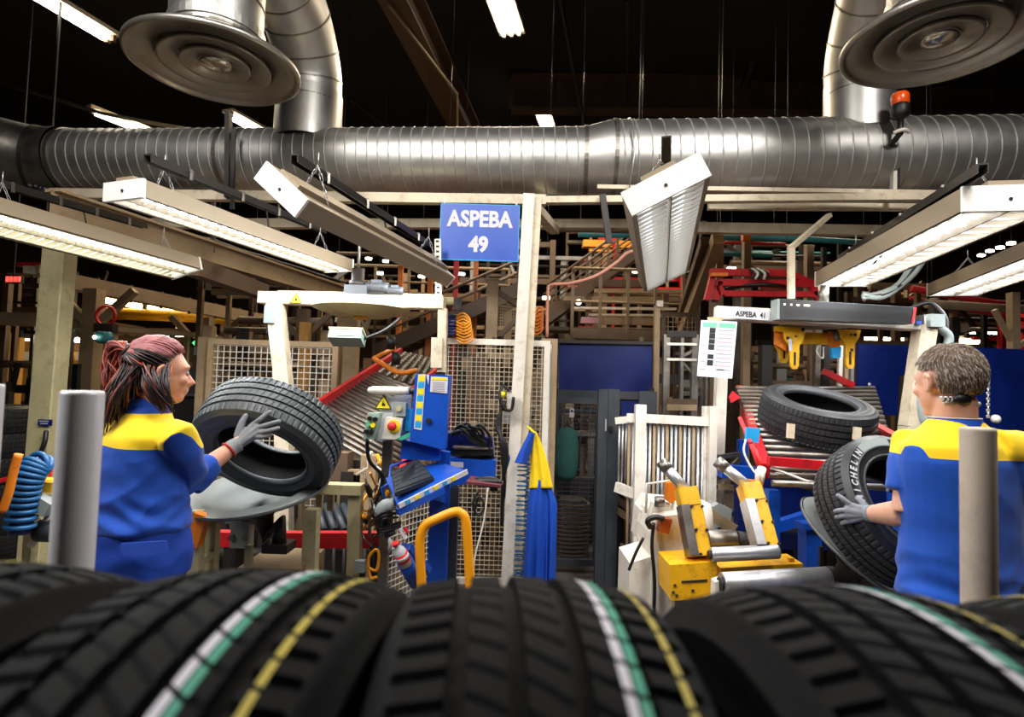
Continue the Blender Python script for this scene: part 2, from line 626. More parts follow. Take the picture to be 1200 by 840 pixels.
# dark slotted channels carrying the lamps
for a, b, lab in ((V(345, 181, 2.6), V(502, 284, 4.2), 'dark slotted channel above the sideways work lamp'),
                  (V(173, 181, 2.65), V(380, 268, 4.3), 'dark slotted channel above the second work lamp'),
                  (V(-30, 203, 2.9), V(170, 262, 4.1), 'dark slotted channel above the greenish left work lamp'),
                  (V(1152, 192, 2.3), V(985, 300, 4.2), 'dark slotted channel above the glowing right work lamp'),
                  (V(781, 160, 2.35), V(780, 288, 4.2), 'dark slotted channel above the steeply tilted work lamp')):
    m = MB()
    d = (b-a).normalized()
    s_ = d.cross(Vector((0, 0, 1))).normalized()
    m.bar(a, b, .04, .006)
    m.bar(a+s_*.018-Vector((0, 0, .017)), b+s_*.018-Vector((0, 0, .017)), .005, .04)
    m.bar(a-s_*.018-Vector((0, 0, .017)), b-s_*.018-Vector((0, 0, .017)), .005, .04)
    t = thing('support_channel', lab, 'channel', (a+b)/2)
    m.build('channel', DARK, t)
    for f in (.15, .4, .62, .85):
        q = a.lerp(b, f)
        mm = MB(); mm.bar(q-s_*.03, q+s_*.03, .015, .012); mm.bar(q+s_*.03, q+s_*.03-Vector((0, 0, .05)), .012, .012)
        mm.build('clip', DULL, t)
    mm = MB(); q = a.lerp(b, .55)
    mm.tube(spline([q, q+Vector((.02, .02, -.12)), q+Vector((-.01, .1, -.2))], 6), .005, 6)
    mm.build('cable', BLACKP, t)


def ceiling_tube(label, a, b, n, gap, tube, r=.03):
    t = thing('ceiling_lamp', label, 'lamp', (a+b)/2, 'ceiling lamps of the hall')
    d = (b-a).normalized()
    s_ = d.cross(Vector((0, 0, 1))).normalized()
    m = MB(); m.bar(a-d*.1+Vector((0, 0, .07)), b+d*.1+Vector((0, 0, .07)), gap*n+.04, .05)
    m.build('tray', CREAM, t)
    for i in range(n):
        o = s_*gap*(i-(n-1)/2)
        m = MB(); m.cyl(a+o, b+o, r, 8)
        m.build('tube', tube, t)
        for q in (a+o-d*.05, b+o+d*.05):
            MB().box(q+Vector((0, 0, .02)), (.05, .05, .1)).build('lamp_holder', BROWN, t)


ceiling_tube('three bright ceiling tubes in a tray at the top middle', VZ(578, -20, 7.4), VZ(599, 40, 7.4), 3, .13, TUBEW)
ceiling_tube('short pair of ceiling tubes just above the duct by the reducer', VZ(634, 128, 7.6), VZ(641, 149, 7.6), 2, .16, TUBEW, .05)
ceiling_tube('single ceiling tube in the top left corner', VZ(40, -6, 5.5), VZ(124, 44, 5.5), 2, .09, TUBEW, .025)
ceiling_tube('ceiling tube seen above the left part of the duct', VZ(112, 133, 5.6), VZ(168, 155, 5.6), 1, .1, TUBEW, .035)
ceiling_tube('ceiling tube seen beneath the left air diffuser', VZ(272, 137, 6.0), VZ(310, 158, 6.0), 2, .1, TUBEW, .035)

# ================================================================== big spiral duct
dA, dB, dC, dD = Vector((-3.95, 5.0, 3.4)), Vector((.55, 4.66, 3.4)), Vector((.78, 4.64, 3.42)), Vector((5.0, 4.36, 3.47))
t = thing('ventilation_duct', 'large galvanised spiral duct crossing the whole hall', 'duct', (0, 4.7, 3.1))


def pipe(a, b, r, n=40):
    return MB().tube([a, b], r, n, caps=False)


def helix(a, b, r, pitch, tr=.006, n=28):
    d = (b-a)
    L = d.length
    M = frame_of(a, d)
    k = int(L/pitch*n)
    return MB().tube([M @ Vector((r*cos(2*pi*i/n), r*sin(2*pi*i/n), L*i/k)) for i in range(k+1)], tr, 4)


def ring(c, d, r, w=.03, th=.008):
    M = frame_of(c, d)
    return MB().lathe([(r, -w/2), (r+th, -w/2), (r+th, w/2), (r, w/2)], M, 40, smooth=False)


s1 = pipe(dA, dB, .265).build('straight_section', GALV, t)
helix(dA, dB, .265, .088, .007).build('seam', SEAM, s1)
s2 = pipe(dC, dD, .297).build('straight_section', GALV, t)
helix(dC, dD, .297, .105, .0075).build('seam', SEAM, s2)
MB().tube([dB, dB.lerp(dC, .1), dB.lerp(dC, .92), dC], [.267, .267, .299, .299], 40, caps=False).build('reducer', GALV, t)
for c, r in ((dB, .268), (dC, .3), (dA.lerp(dB, .333), .268), (dA.lerp(dB, .01), .268)):
    ring(c, dB-dA, r).build('joint_ring', DULL, t)
# dark elbow leaving at the left
e = [dA, dA+Vector((-.25, -.0, .0)), dA+Vector((-.6, -.15, .04)), dA+Vector((-1.1, -.45, .12)), dA+Vector((-1.6, -.9, .2))]
MB().tube(spline(e, 5), .285, 36, caps=False).build('elbow', DULL, t)
for i in (1, 2, 3):
    ring(Vector(e[i]), Vector(e[i+1])-Vector(e[i-1]), .286).build('joint_ring', DARK, t)
# wire sling holding the reducer
m = MB()
q = dC+Vector((.1, 0, 0))
m.tube([q+Vector((0, .31*cos(a), .31*sin(a))) for a in [2*pi*i/24 for i in range(25)]], .006, 5)
m.tube([q+Vector((-.03, -.31, .1)), q+Vector((.0, -.33, -.1)), q+Vector((-.03, -.3, -.36))], .006, 5)
m.build('wire_sling', STEEL, t)


# ------------------------------------------------------------------ air diffusers and their branches
def diffuser(label, c, R, path, rad_, collar):
    t = thing('air_diffuser', label, 'diffuser', c, 'round air diffusers')
    M = Matrix.Translation(c)
    prof = [(R*.5, .06), (R*.8, .035), (R*.95, .02), (R*.995, .012), (R, 0), (R*.995, -.012), (R*.97, -.02), (R*.945, -.012), (R*.93, .0),
            (R*.9, .006), (R*.66, .022), (R*.655, .03)]
    MB().lathe(prof, M, 56).build('outer_cone', MATS['spun_alu'], t)
    for a, b, nm in ((.64, .42, 'middle_cone'), (.40, .2, 'inner_cone')):
        MB().lathe([(R*a, .008), (R*(a+.005), 0), (R*a, -.006), (R*(a-.03), 0), (R*b, .016), (R*(b-.01), .03), (R*a, .022)], M, 48, closed=True).build(nm, MATS['spun_alu'], t)
    MB().lathe([(R*.185, .03), (R*.19, .012), (R*.17, .0), (R*.12, -.004), (R*.06, -.008), (.0005, -.01)], M, 36).build('centre_dish', MATS['spun_alu_bright'], t)
    MB().lathe([(R*.5, .12), (R*.02, .125)], M, 36).build('throat_plate', BLACKP, t)
    pts = spline(path, 7)
    br = MB().tube(pts, rad_, 36, caps=False).build('branch_duct', GALV, t)
    for i in range(0, len(pts), 4):
        j = min(i+1, len(pts)-1)
        ring(pts[i], pts[j]-pts[max(i-1, 0)], rad_, .012, .006).build('seam_ring', DULL, br)
    ring(c+Vector((0, 0, .2)), (0, 0, 1), rad_*1.01, .05, .01).build('clamp_ring', GALV, t)
    # saddle collar on the main duct
    MB().tube([collar+Vector((0, 0, .0)), collar+Vector((0, 0, .22)), collar+Vector((0, 0, .42))], [rad_*1.03]*3, 36, caps=False).build('saddle_collar', GALV, t)


mat('spun_alu', '#a9a59c', .33, .85, .12, 4, dirt='#6e675c', dirt_amt=.3)
mat('spun_alu_bright', '#cfcdc8', .18, 1, .08, 4)
cl = Vector((-1.885, 3.5, 3.47))
bl = Vector((-1.79, 4.84, 3.55))
diffuser('round stepped air diffuser hanging at the upper left', cl, .497,
         [bl, bl+Vector((0, 0, .3)), bl+Vector((0, -.06, .62)), bl+Vector((-.02, -.38, .92)), bl+Vector((-.05, -.9, .98)), cl+Vector((0, .1, .85)), cl+Vector((0, 0, .5)), cl+Vector((0, 0, .1))], .265, bl)
cr = Vector((2.24, 3.02, 3.46))
br_ = Vector((2.69, 4.5, 3.6))
diffuser('round stepped air diffuser hanging at the upper right', cr, .475,
         [br_, br_+Vector((0, 0, .3)), br_+Vector((-.03, -.06, .6)), br_+Vector((-.12, -.4, .92)), br_+Vector((-.3, -.9, 1.0)), cr+Vector((.05, .15, .85)), cr+Vector((0, 0, .5)), cr+Vector((0, 0, .1))], .245, br_)

# ================================================================== tyres
def tyre_parts(nb=66, r=.325, hw=.094, seed=0, slant=1.0, sub=6, grooves=(-.055, -.019, .019, .055), gw=.0055, lat=.0045):
    """tread grid turned about local z: returns dict of MB (tread, sidewall_a, sidewall_b, liner) in tyre space"""
    us = [-hw, -hw+.004]
    for g_ in grooves:
        us += [g_-gw-.0005, g_-gw, g_+gw, g_+gw+.0005]
        us += [(g_+.018) if g_ < .05 else g_+.02]
    us = sorted(set(us+[hw-.004, hw]))

    def crown(u):
        return r-.010*(abs(u)/hw)**2.6

    def shift(u):
        return slant*(.055*sin(u/hw*2.2)+.02*(u/hw))

    n = nb*sub
    m = MB()
    vs = []
    for i in range(n):
        k = i % sub
        for u in us:
            rr = crown(u)
            ing = any(abs(u-g_) <= gw+1e-6 for g_ in grooves)
            rib = sum(u > g_ for g_ in grooves)
            if ing:
                rr -= .0085
            else:
                kk = (k+rib*2) % sub
                if kk < (2 if rib in (0, 4) else 1 if rib in (1, 3) else 1) and abs(u) < hw-.001:
                    rr -= lat*(1.4 if rib in (0, 4) else .8)
            a = 2*pi*i/n+shift(u)
            vs.append((rr*cos(a), rr*sin(a), u))
    q = len(us)
    fs = []
    for i in range(n):
        i2 = (i+1) % n
        for j in range(q-1):
            fs.append((i*q+j, i*q+j+1, i2*q+j+1, i2*q+j))
    m.add(vs, fs, 0, False)
    out = {'tread': m}
    for nm, sg in (('a', -1), ('b', 1)):
        e = crown(hw)
        prof = [(e, hw), (e-.004, hw+.005), (e-.012, hw+.008), (e-.013, hw+.0095), (.292, .108), (.2915, .1095), (.288, .1095), (.2875, .109), (.268, .1125), (.252, .1125), (.251, .1138), (.248, .1138), (.247, .112),
                (.232, .108), (.222, .102), (.216, .1), (.2155, .103), (.211, .103), (.2055, .098), (.202, .09), (.2, .08), (.203, .074), (.212, .076)]
        out['side_'+nm] = MB().lathe([(a_, sg*b_) for a_, b_ in prof], Matrix(), 96)
    out['liner'] = MB().lathe([(.212, -.076), (.24, -.094), (.27, -.1), (.298, -.088), (.306, -.06), (.309, 0), (.306, .06), (.298, .088), (.27, .1), (.24, .094), (.212, .076)], Matrix(), 72)
    return out


def stripe(u0, u1, nb, sub, slant, r=.325, hw=.094, lat=.0045, grooves=(-.055, -.019, .019, .055)):
    m = MB()
    n = nb*sub
    vs = []
    for i in range(n):
        k = i % sub
        for u in (u0, (u0+u1)/2, u1):
            rr = r-.010*(abs(u)/hw)**2.6+.0007
            a = 2*pi*i/n+slant*(.055*sin(u/hw*2.2)+.02*(u/hw))
            vs.append((rr*cos(a), rr*sin(a), u))
    fs = []
    for i in range(n):
        i2 = (i+1) % n
        if i % sub == 0:
            continue
        for j in (0, 1):
            fs.append((i*3+j, i*3+j+1, i2*3+j+1, i2*3+j))
    m.add(vs, fs)
    return m


TY = {}


def tyre_proto(key, rub, **kw):
    p = tyre_parts(**kw)
    TY[key] = {k: v.mesh('tyre_'+k, rub if k == 'tread' or k.startswith('side') else RUBL) for k, v in p.items()}


tyre_proto('front', RUB, nb=84, slant=1.5, lat=.0035)
tyre_proto('held', RUBG, nb=72, slant=.8, lat=.003)
tyre_proto('fine', mat('tyre_dark', '#26272a', .48, 0, .2, 14, bump=.1, bscale=160, spec=.5), nb=72, slant=.8, lat=.003)


def put_tyre(key, label, c, n, spin=0, group=None, stripes=(), name='tyre', up=(0, 0, 1), sc=1):
    t = thing(name, label, 'tyre', c, group)
    t.matrix_world = frame_of(c, n, up) @ Matrix.Rotation(spin, 4, 'Z') @ Matrix.Scale(sc, 4)
    for k, nm in (('tread', 'tread'), ('side_a', 'sidewall'), ('side_b', 'sidewall'), ('liner', 'inner_liner')):
        o = bpy.data.objects.new(nm, TY[key][k])
        COL.objects.link(o)
        o.parent = t
    for nm, u0, u1, m_, nb, sl in stripes:
        o = bpy.data.objects.new(nm, stripe(u0, u1, nb, 6, sl).mesh(nm, m_))
        COL.objects.link(o)
        o.parent = t
    return t


def W3(u, g_, y):
    out = [('white_stripe', u, u+.0062, STW, 84, 1.5)]
    if g_:
        out.append(('green_stripe', u+.0078, u+.014, STG, 84, 1.5))
    if y is not None:
        out.append(('yellow_stripe', y, y+.005, STY, 84, 1.5))
    return out


for lab, x, yaw, tl, sp, st in (
        ('front rack tyre half hidden at the lower left corner, faint yellow stripe', -.452, .1, 0, .4, [('yellow_stripe', .0, .008, STY, 84, 1.5)]),
        ('large front tyre with white, green and bright yellow stripes, left of the middle one', -.205, .075, -.009, 1.3, W3(.024, .037, .068)),
        ('middle front tyre with white and green stripes and a dull yellow one', .014, -.05, -.03, .2, W3(.042, .0565, .079)),
        ('front tyre right of the middle one, white and green stripes on its far shoulder', .281, -.076, .015, 2.1, W3(.024, .037, .068)),
        ('front rack tyre cut by the lower right corner', .535, -.1, 0, .9, [('yellow_stripe', -.06, -.053, STY, 84, 1.5)])):
    c = Vector((x, .436, 1.068))
    put_tyre('front', lab, c, (cos(yaw)*cos(tl), -sin(yaw)*cos(tl), sin(tl)), sp, 'tyres on the rack in front', st, up=(0, -1, .3))

# rack under the front tyres: two rails with feet
t = thing('tyre_rack', 'steel rack carrying the row of front tyres', 'rack', (0, .44, 0))
for y in (.26, .61):
    MB().tube([(-1.1, y, .775), (1.1, y, .775)], .022, 12).build('rail', DULL, t)
    for x in (-1.05, 1.05):
        MB().bar((x, y, 0), (x, y, .76), .05, .05).build('leg', DULL, t)
for x in (-1.05, 1.05):
    MB().bar((x, .26, .3), (x, .61, .3), .04, .04).build('cross_bar', DULL, t)


def round_post(label, px_top, py_top, Y, r, m_):
    p = V(px_top, py_top, Y)
    q = Vector((p.x, p.y, 0))
    t = thing('round_post', label, 'post', q, 'round posts beside the front tyres')
    MB().tube([q, p-Vector((0, 0, .006)), p-Vector((0, 0, .002)), p], [r, r, r*.98, r*.9], 28).build('post_tube', m_, t)
    MB().cyl(q, q+Vector((0, 0, .012)), r*2, 20).build('base_plate', DULL, t)


POSTG = mat('post_grey', '#dcdade', .35, .2, .08, 3, bump=.05, bscale=50)
POSTB = mat('post_beige', '#c4b5a5', .5, 0, .1, 4, dirt='#7c6d5c', dirt_amt=.35)
round_post('thick pale grey round post in front of the woman', 97, 458, .88, .0285, POSTG)
round_post('thick beige round post in front of the man', 1146, 501, 1.02, .0265, POSTB)
round_post('round post barely showing at the left edge', -9, 450, .95, .0165, POSTG)

# ------------------------------------------------------------------ the tyres being handled
c = V(316, 515, 2.7)
put_tyre('held', 'grey green tyre tilted forward by the woman, held over a steel dish', c, (-.09, -.69, -.71), .3, up=(0, 0, 1), sc=1.0)
c = V(956, 487, 3.55)
put_tyre('fine', 'black tyre lying flat on the roller conveyor', c, (.06, -.3, .95), .3, up=(0, 1, .2))
c = V(1050, 598, 2.43)
tm = put_tyre('fine', 'black tyre with lettered sidewall that the man holds upright', c, (.2, -.79, .58), .3, sc=.965)
M = frame_of(c, (.2, -.79, .58)) @ Matrix.Scale(.965, 4)


def ring_text(parent, M, s, r, a0, size, da, m_, h=.1135, nm='sidewall_lettering'):
    mb = MB()
    for i, ch in enumerate(s):
        if ch == ' ':
            continue
        a = a0-da*i
        text_mesh(mb, ch, M @ Matrix.Rotation(a, 4, 'Z') @ Matrix.Translation((r, 0, h)) @ Matrix.Rotation(-pi/2, 4, 'Z'), size, 0, .0008, bold=.0012, sx=.9)
    o = bpy.data.objects.new(nm, mb.mesh(nm, m_))
    COL.objects.link(o)
    o.parent = parent
    o.matrix_parent_inverse = parent.matrix_world.inverted()


LET = mat('lettering_grey', '#c6c7ca', .6, 0, .1, 10)
ring_text(tm, M, 'MICHELIN', .27, rad(178), .04, rad(7.4), LET)
m = MB()                                     # pale patch after the word, with short dark strokes
def arc(mb, r0, r1, a0, a1, h, n):
    vs = [M @ Vector((q*cos(a), q*sin(a), h)) for a in [a0+(a1-a0)*i/n for i in range(n+1)] for q in (r0, r1)]
    mb.add(vs, [(2*i, 2*i+1, 2*i+3, 2*i+2) for i in range(n)])


arc(m, .254, .29, rad(122), rad(84), .1146, 16)
pt = bpy.data.objects.new('sidewall_patch', m.mesh('sidewall_patch', GREY))
COL.objects.link(pt)
pt.parent = tm
pt.matrix_parent_inverse = tm.matrix_world.inverted()
for i in range(7):
    m = MB()
    arc(m, .261, .283, rad(118-4.6*i), rad(115.6-4.6*i), .1152, 2)
    st = bpy.data.objects.new('print_stroke', m.mesh('print_stroke', RUB))
    COL.objects.link(st)
    st.parent = pt
    st.matrix_parent_inverse = tm.matrix_world.inverted()

# ================================================================== gantry over the stations
t = thing('gantry', 'cream steel gantry of two long beams and one post under the duct', 'gantry', (0, 4.5, 0))
MB().bar(V(60, 227, 4.75), V(640, 235, 4.4), .07, .075).build('front_beam', CREAM, t)
MB().bar(V(640, 235, 4.4), V(1110, 231, 4.2), .07, .05).build('front_beam', CREAM, t)
MB().bar(V(700, 219, 4.42), V(1110, 226, 4.2), .03, .03).build('upper_rail', CREAM, t)
MB().bar(V(180, 262, 5.3), V(740, 263, 5.2), .08, .08).build('rear_beam', CREAM, t)
MB().bar(V(740, 266, 5.2), V(1100, 272, 5.1), .08, .09).build('rear_beam', CREAM, t)
MB().bar(V(830, 242, 4.5), V(1085, 243, 4.4), .05, .05).build('conduit_rail', CREAM, t)
m = MB(); p = V(622, 236, 4.4); m.bar(V(622, 238, 4.38), V(650, 270, 5.2), .08, .07); m.build('cross_beam', CREAM, t)
q = V(620, 300, 4.35)
MB().bar((q.x-.1, q.y, 0), (q.x-.015, q.y, 3.0), .085, .1, (0, 1, 0)).build('post', WHITEP, t)
MB().bar((q.x-.03, q.y+.05, 0), (q.x+.055, q.y+.05, 3.0), .06, .1, (0, 1, 0)).build('post_rear', CREAM, t)
MB().bar(V(620, 249, 4.33)+Vector((-.03, 0, 0)), V(620, 249, 4.33)+Vector((.03, 0, 0)), .05, .06).build('bracket', CREAM, t)
m = MB(); m.bar((q.x-.08, q.y, .0), (q.x-.08, q.y, .02), .2, .2, (0, 1, 0)); m.build('foot_plate', CREAM, t)
for px in (268, 712):
    a = V(px, 128, 4.35)
    m = MB(); m.bar(V(px, 132, 4.55), V(px-1, 232, 4.55), .035, .06, (0, 1, 0)); m.bar(V(px+6, 150, 4.5), V(px+4, 245, 4.5), .03, .02, (0, 1, 0))
    if px == 268:
        m.build('hanger', DARK, t)
MB().tube(spline([V(758, 245, 4.35), V(752, 228, 4.3), V(762, 213, 4.3), V(790, 214, 4.3)], 6), .022, 8).build('cable_hose', TAN, t)
m = MB(); m.bar(V(706, 228, 4.3), V(714, 285, 4.3), .045, .03, (0, 1, 0)); m.build('hanger', DARK, t)

# sign
SP = V(562, 272.5, 4.28)
t = thing('hanging_sign', 'blue sign with white lettering and the number 49', 'sign', SP)
wd, hd = .585, .42
MB().box(SP, (wd, .012, hd)).build('sign_board', SIGNB, t)
MF = Matrix.Translation(SP+Vector((0, -.0075, 0))) @ Matrix.Rotation(pi/2, 4, 'X')
m = MB()
text_mesh(m, 'ASPEBA', MF @ Matrix.Translation((0, .095, 0)), .165, bold=.006, sx=.86)
m.build('sign_word', PAPER, t)
m = MB()
text_mesh(m, '49', MF @ Matrix.Translation((-.005, -.095, 0)), .155, bold=.007, sx=.92)
m.build('sign_number', PAPER, t)
m = MB()
for s_ in (-1, 1):
    m.box(SP+Vector((s_*wd*.46, 0, hd/2+.02)), (.012, .012, .05))
m.build('hook', DULL, t, kind='stuff')
m = MB()
for zz in (-1, 1):
    m.box(SP+Vector((0, 0, zz*hd/2)), (wd+.006, .014, .006))
m.box(SP+Vector((wd/2, 0, 0)), (.006, .014, hd)); m.box(SP+Vector((-wd/2, 0, 0)), (.006, .014, hd))
m.build('border', CYAN, t)


# ================================================================== wire mesh panels
def mesh_panel(label, A, B, z0, z1, pitch, wire, m_frame, m_wire, fr=.035, name='mesh_fence', pitchz=None, group=None):
    A, B = Vector(A), Vector(B)
    t = thing(name, label, 'fence', (A.x, A.y, z0), group)
    u = (B-A)
    L = u.length
    u.normalize()
    for nm, a, b in (('post', A, A), ('post', B, B)):
        MB().bar((a.x, a.y, z0), (a.x, a.y, z1), fr, fr, (0, 1, 0)).build('post', m_frame, t)
    for z in (z0+fr/2, z1-fr/2):
        MB().bar((A.x, A.y, z), (B.x, B.y, z), fr*.9, fr).build('rail', m_frame, t)
    m = MB()
    n = int(L/pitch)
    for i in range(1, n):
        p = A+u*(L*i/n)
        m.bar((p.x, p.y, z0), (p.x, p.y, z1), wire, wire, (0, 1, 0))
    pz = pitchz or pitch
    n = int((z1-z0)/pz)
    for i in range(1, n):
        z = z0+(z1-z0)*i/n
        m.bar((A.x, A.y-wire, z), (B.x, B.y-wire, z), wire, wire)
    m.build('wire_mesh', m_wire, t, kind='stuff')
    return t


def at_floor(px, Y):
    p = V(px, 450, Y)
    return Vector((p.x, p.y, 0))


zz = V(575, 397, 4.42).z
mesh_panel('cream framed wire mesh fence panel left of the gantry post', at_floor(519, 4.46), at_floor(640, 4.46), .05, zz, .035, .004, WHITEP, CREAM, .045)
mesh_panel('short wire mesh panel standing at an angle below the keyboard', at_floor(453, 3.75), at_floor(522, 4.35), .05, V(470, 572, 4).z, .04, .005, LIME, WHITEP, .04)
mesh_panel('narrow wire mesh strip just right of the gantry post', at_floor(636, 4.5), at_floor(649, 4.5), .05, V(645, 397, 4.5).z, .052, .0055, TAN, WHITEP, .04)
mesh_panel('wire mesh fence behind the tyre the woman holds', at_floor(246, 5.2), at_floor(392, 5.2), .05, V(320, 399, 5.2).z, .055, .006, TAN, WHITEP, .05)
mesh_panel('dark wire mesh screen under the roller conveyor', at_floor(392, 4.9), at_floor(452, 4.9), .05, V(420, 512, 4.9).z, .03, .004, BROWN, DULL, .03)
p = V(700, 402, 4.7)
t = thing('tall_posts', 'pair of tall beige posts behind the jacket', 'post', at_floor(652, 4.6))
MB().bar(at_floor(645, 4.65), at_floor(645, 4.65)+Vector((0, 0, V(650, 398, 4.65).z)), .06, .05, (0, 1, 0)).build('post', WHITEP, t)
MB().bar(at_floor(637, 4.75), at_floor(637, 4.75)+Vector((0, 0, V(640, 398, 4.75).z)), .05, .05, (0, 1, 0)).build('post', TAN, t)
t.name = 'post_pair'

# ================================================================== left station frame
t = thing('station_portal', 'cream portal frame with a warning triangle at the left station', 'frame', at_floor(330, 4.05))
MB().bar(V(306, 349, 4.1), V(521, 356, 4.0), .1, .085, bev=.006).build('beam', CREAM, t)
MB().bar(V(327, 344, 4.2), V(519, 349, 4.1), .05, .04).build('upper_beam', CREAM, t)
MB().bar(V(323, 356, 4.05), V(333, 452, 4.05), .1, .1, (0, 1, 0)).build('leg', CREAM, t)
a, b = V(333, 452, 4.05), V(340, 560, 4.05)
MB().bar(a, (b.x, b.y, 0), .1, .1, (0, 1, 0)).build('leg', CREAM, t)
MB().bar(V(519, 362, 4.0), V(518, 436, 4.0), .06, .08, (0, 1, 0)).build('leg', CREAM, t)
MB().bar(V(513, 396, 3.98), V(512, 431, 3.98), .075, .09, (0, 1, 0)).build('leg_sleeve', CREAM, t)
a = V(516, 436, 4.0)
MB().bar(a, (a.x, a.y, 0), .065, .06, (0, 1, 0)).build('leg', DARK, t)
MB().box(V(318, 369, 4.02), (.07, .08, .12)).build('bracket', GREY, t)
c = V(347, 350, 4.02)


def warn_triangle(c, s, parent, nrm=(0, -1, 0)):
    M = frame_of(c, nrm)
    def tri(k, h):
        return [M @ Vector((k*s*cos(a), k*s*sin(a), h)) for a in (pi/2, pi/2+2*pi/3, pi/2+4*pi/3)]
    e = MB().plate(tri(1.15, .001), Vector(nrm), .003).build('warning_sign', INK, parent)
    MB().plate(tri(.92, .0045), Vector(nrm), .002).build('warning_face', PYEL, e)
    m = MB(); m.plate([M @ Vector(q) for q in ((-.16*s, -.2*s, .007), (.2*s, -.25*s, .007), (.24*s, .05*s, .007), (.06*s, .1*s, .007), (0, .4*s, .007), (-.12*s, .1*s, .007))], Vector(nrm), .001)
    m.build('warning_mark', INK, e)


warn_triangle(V(347, 351, 4.03), .045, t)
# pale shade lamp below the beam, grey gear motors on top
t = thing('shade_lamp', 'shallow pale lamp shade under the left frame beam', 'lamp', V(427, 364, 4.05))
c = V(424, 362, 4.05)
MB().lathe([(.01, .022), (.2, .014), (.335, .0), (.33, -.004), (.2, -.05), (.1, -.055), (.01, -.055)], Matrix.Translation(c), 40).build('shade', LIME, t)
MB().cyl(c+Vector((0, 0, .0)), c+Vector((0, 0, .05)), .03, 14).build('holder', DARK, t)
MB().cyl(c+Vector((0, -.02, -.075)), c+Vector((0, -.02, -.05)), .05, 14).build('bulb_ring', YEL, t)


def motor(label, c, L, r, d=(1, 0, 0)):
    d = Vector(d).normalized()
    t = thing('gear_motor', label, 'motor', c)
    m = MB(); m.tube([c-d*L/2, c-d*L*.4, c+d*L*.4, c+d*L/2], [r*.8, r, r, r*.8], 16); m.build('housing', ALU, t)
    for i in range(7):
        q = c-d*L*.32+d*L*.64*i/6
        m = MB(); m.lathe([(r, -.003), (r*1.12, -.003), (r*1.12, .003), (r, .003)], frame_of(q, d), 16, smooth=False); m.build('cooling_fin', ALU, t)
    MB().box(c+Vector((0, -.01, r*1.0)), (L*.45, r*1.0, r*.6)).build('terminal_box', ALU, t)
    MB().box(c-Vector((0, 0, r*1.05)), (L*.7, r*1.6, .015)).build('foot_plate', DARK, t)


motor('grey gear motor on top of the left frame beam, middle one', V(442, 337, 4.1), .17, .04)
motor('smaller grey motor on the left frame beam, right one', V(463, 341, 4.1), .12, .03)
t = thing('gear_unit', 'grey vertical gear unit with pipe on the left frame beam', 'motor', V(419, 344, 4.1))
c = V(419, 341, 4.1)
MB().box(c, (.16, .12, .07)).build('housing', ALU, t)
MB().tube([c+Vector((0, 0, .03)), c+Vector((0, 0, .07)), c+Vector((0, 0, .07)), c+Vector((0, 0, .16))], [.06, .06, .045, .045], 16).build('body', DARK, t)
MB().tube([c+Vector((0, 0, .16)), c+Vector((0, 0, .42))], .012, 8).build('feed_pipe', DULL, t)
# display box tilted below the beam
t = thing('display_box', 'small pale green display box hanging below the left beam', 'display', V(408, 397, 3.6))
c = V(407, 396, 3.6)
RX = Matrix.Rotation(rad(-24), 3, 'X')
MB().box(c, (.2, .12, .06), RX).build('case', MINT, t)
MB().box(c+RX @ Vector((0, -.063, 0)), (.11, .004, .036), RX).build('screen', GREY, t)
MB().box(c+RX @ Vector((0, 0, .035)), (.21, .13, .012), RX).build('lid', LIME, t)
MB().tube(spline([c+Vector((.1, .02, 0)), c+Vector((.2, .1, .06)), V(470, 372, 3.95)], 6), .012, 8).build('arm', BLACKP, t)

# ================================================================== left roller conveyor and its red side rails
t = thing('roller_conveyor', 'left roller conveyor with steel rollers between red rails', 'conveyor', at_floor(430, 5.0))
A0, B0 = V(352, 492, 4.3), V(470, 414, 6.4)      # left rail front -> rear
A1, B1 = V(470, 560, 4.15), V(516, 424, 6.4)
for a, b in ((A0, B0), (A1, B1)):
    MB().bar(a, b, .04, .12).build('side_rail', RED, t)
MB().bar(V(436, 497, 4.55), V(515, 432, 5.6), .035, .06).build('middle_rail', RED, t)
m0 = None
for i in range(20):
    f = i/19
    a, b = A0.lerp(B0, f*.62), A1.lerp(B1, f*.62)
    m = MB(); m.cyl(a, b, .018, 10)
    m.build('roller', ROLL if i % 3 else DULL, t)
for f in (.02, .5, .95):
    for a, b in ((A0, B0), (A1, B1)):
        p = a.lerp(b, f)
        MB().bar((p.x, p.y, 0), (p.x, p.y, p.z-.05), .06, .06, (0, 1, 0)).build('leg', TAN, t)
# ball table up the slope
for i in range(11):
    for j in range(7):
        f, g_ = .64+.34*i/10, .12+.8*j/6
        p = A0.lerp(B0, f).lerp(A1.lerp(B1, f), g_)
        MB().cyl(p-Vector((0, .02, .0)), p+Vector((.0, -.01, .035)), .028, 8).build('roller_wheel', DULL, t)
m = MB(); m.tube(spline([V(438, 420, 4.7), V(466, 436, 4.5), V(488, 434, 4.6)], 4), .02, 8); m.tube([V(438, 420, 4.7), V(462, 408, 5.0)], .02, 8)
m.build('guide_bar', ORANGE, t)
for px, py in ((458, 402), (464, 420)):
    c = V(px, py, 4.65)
    MB().cyl(c-Vector((0, 0, .05)), c+Vector((0, 0, .05)), .035, 12).build('guide_roller', BLACKP, t)

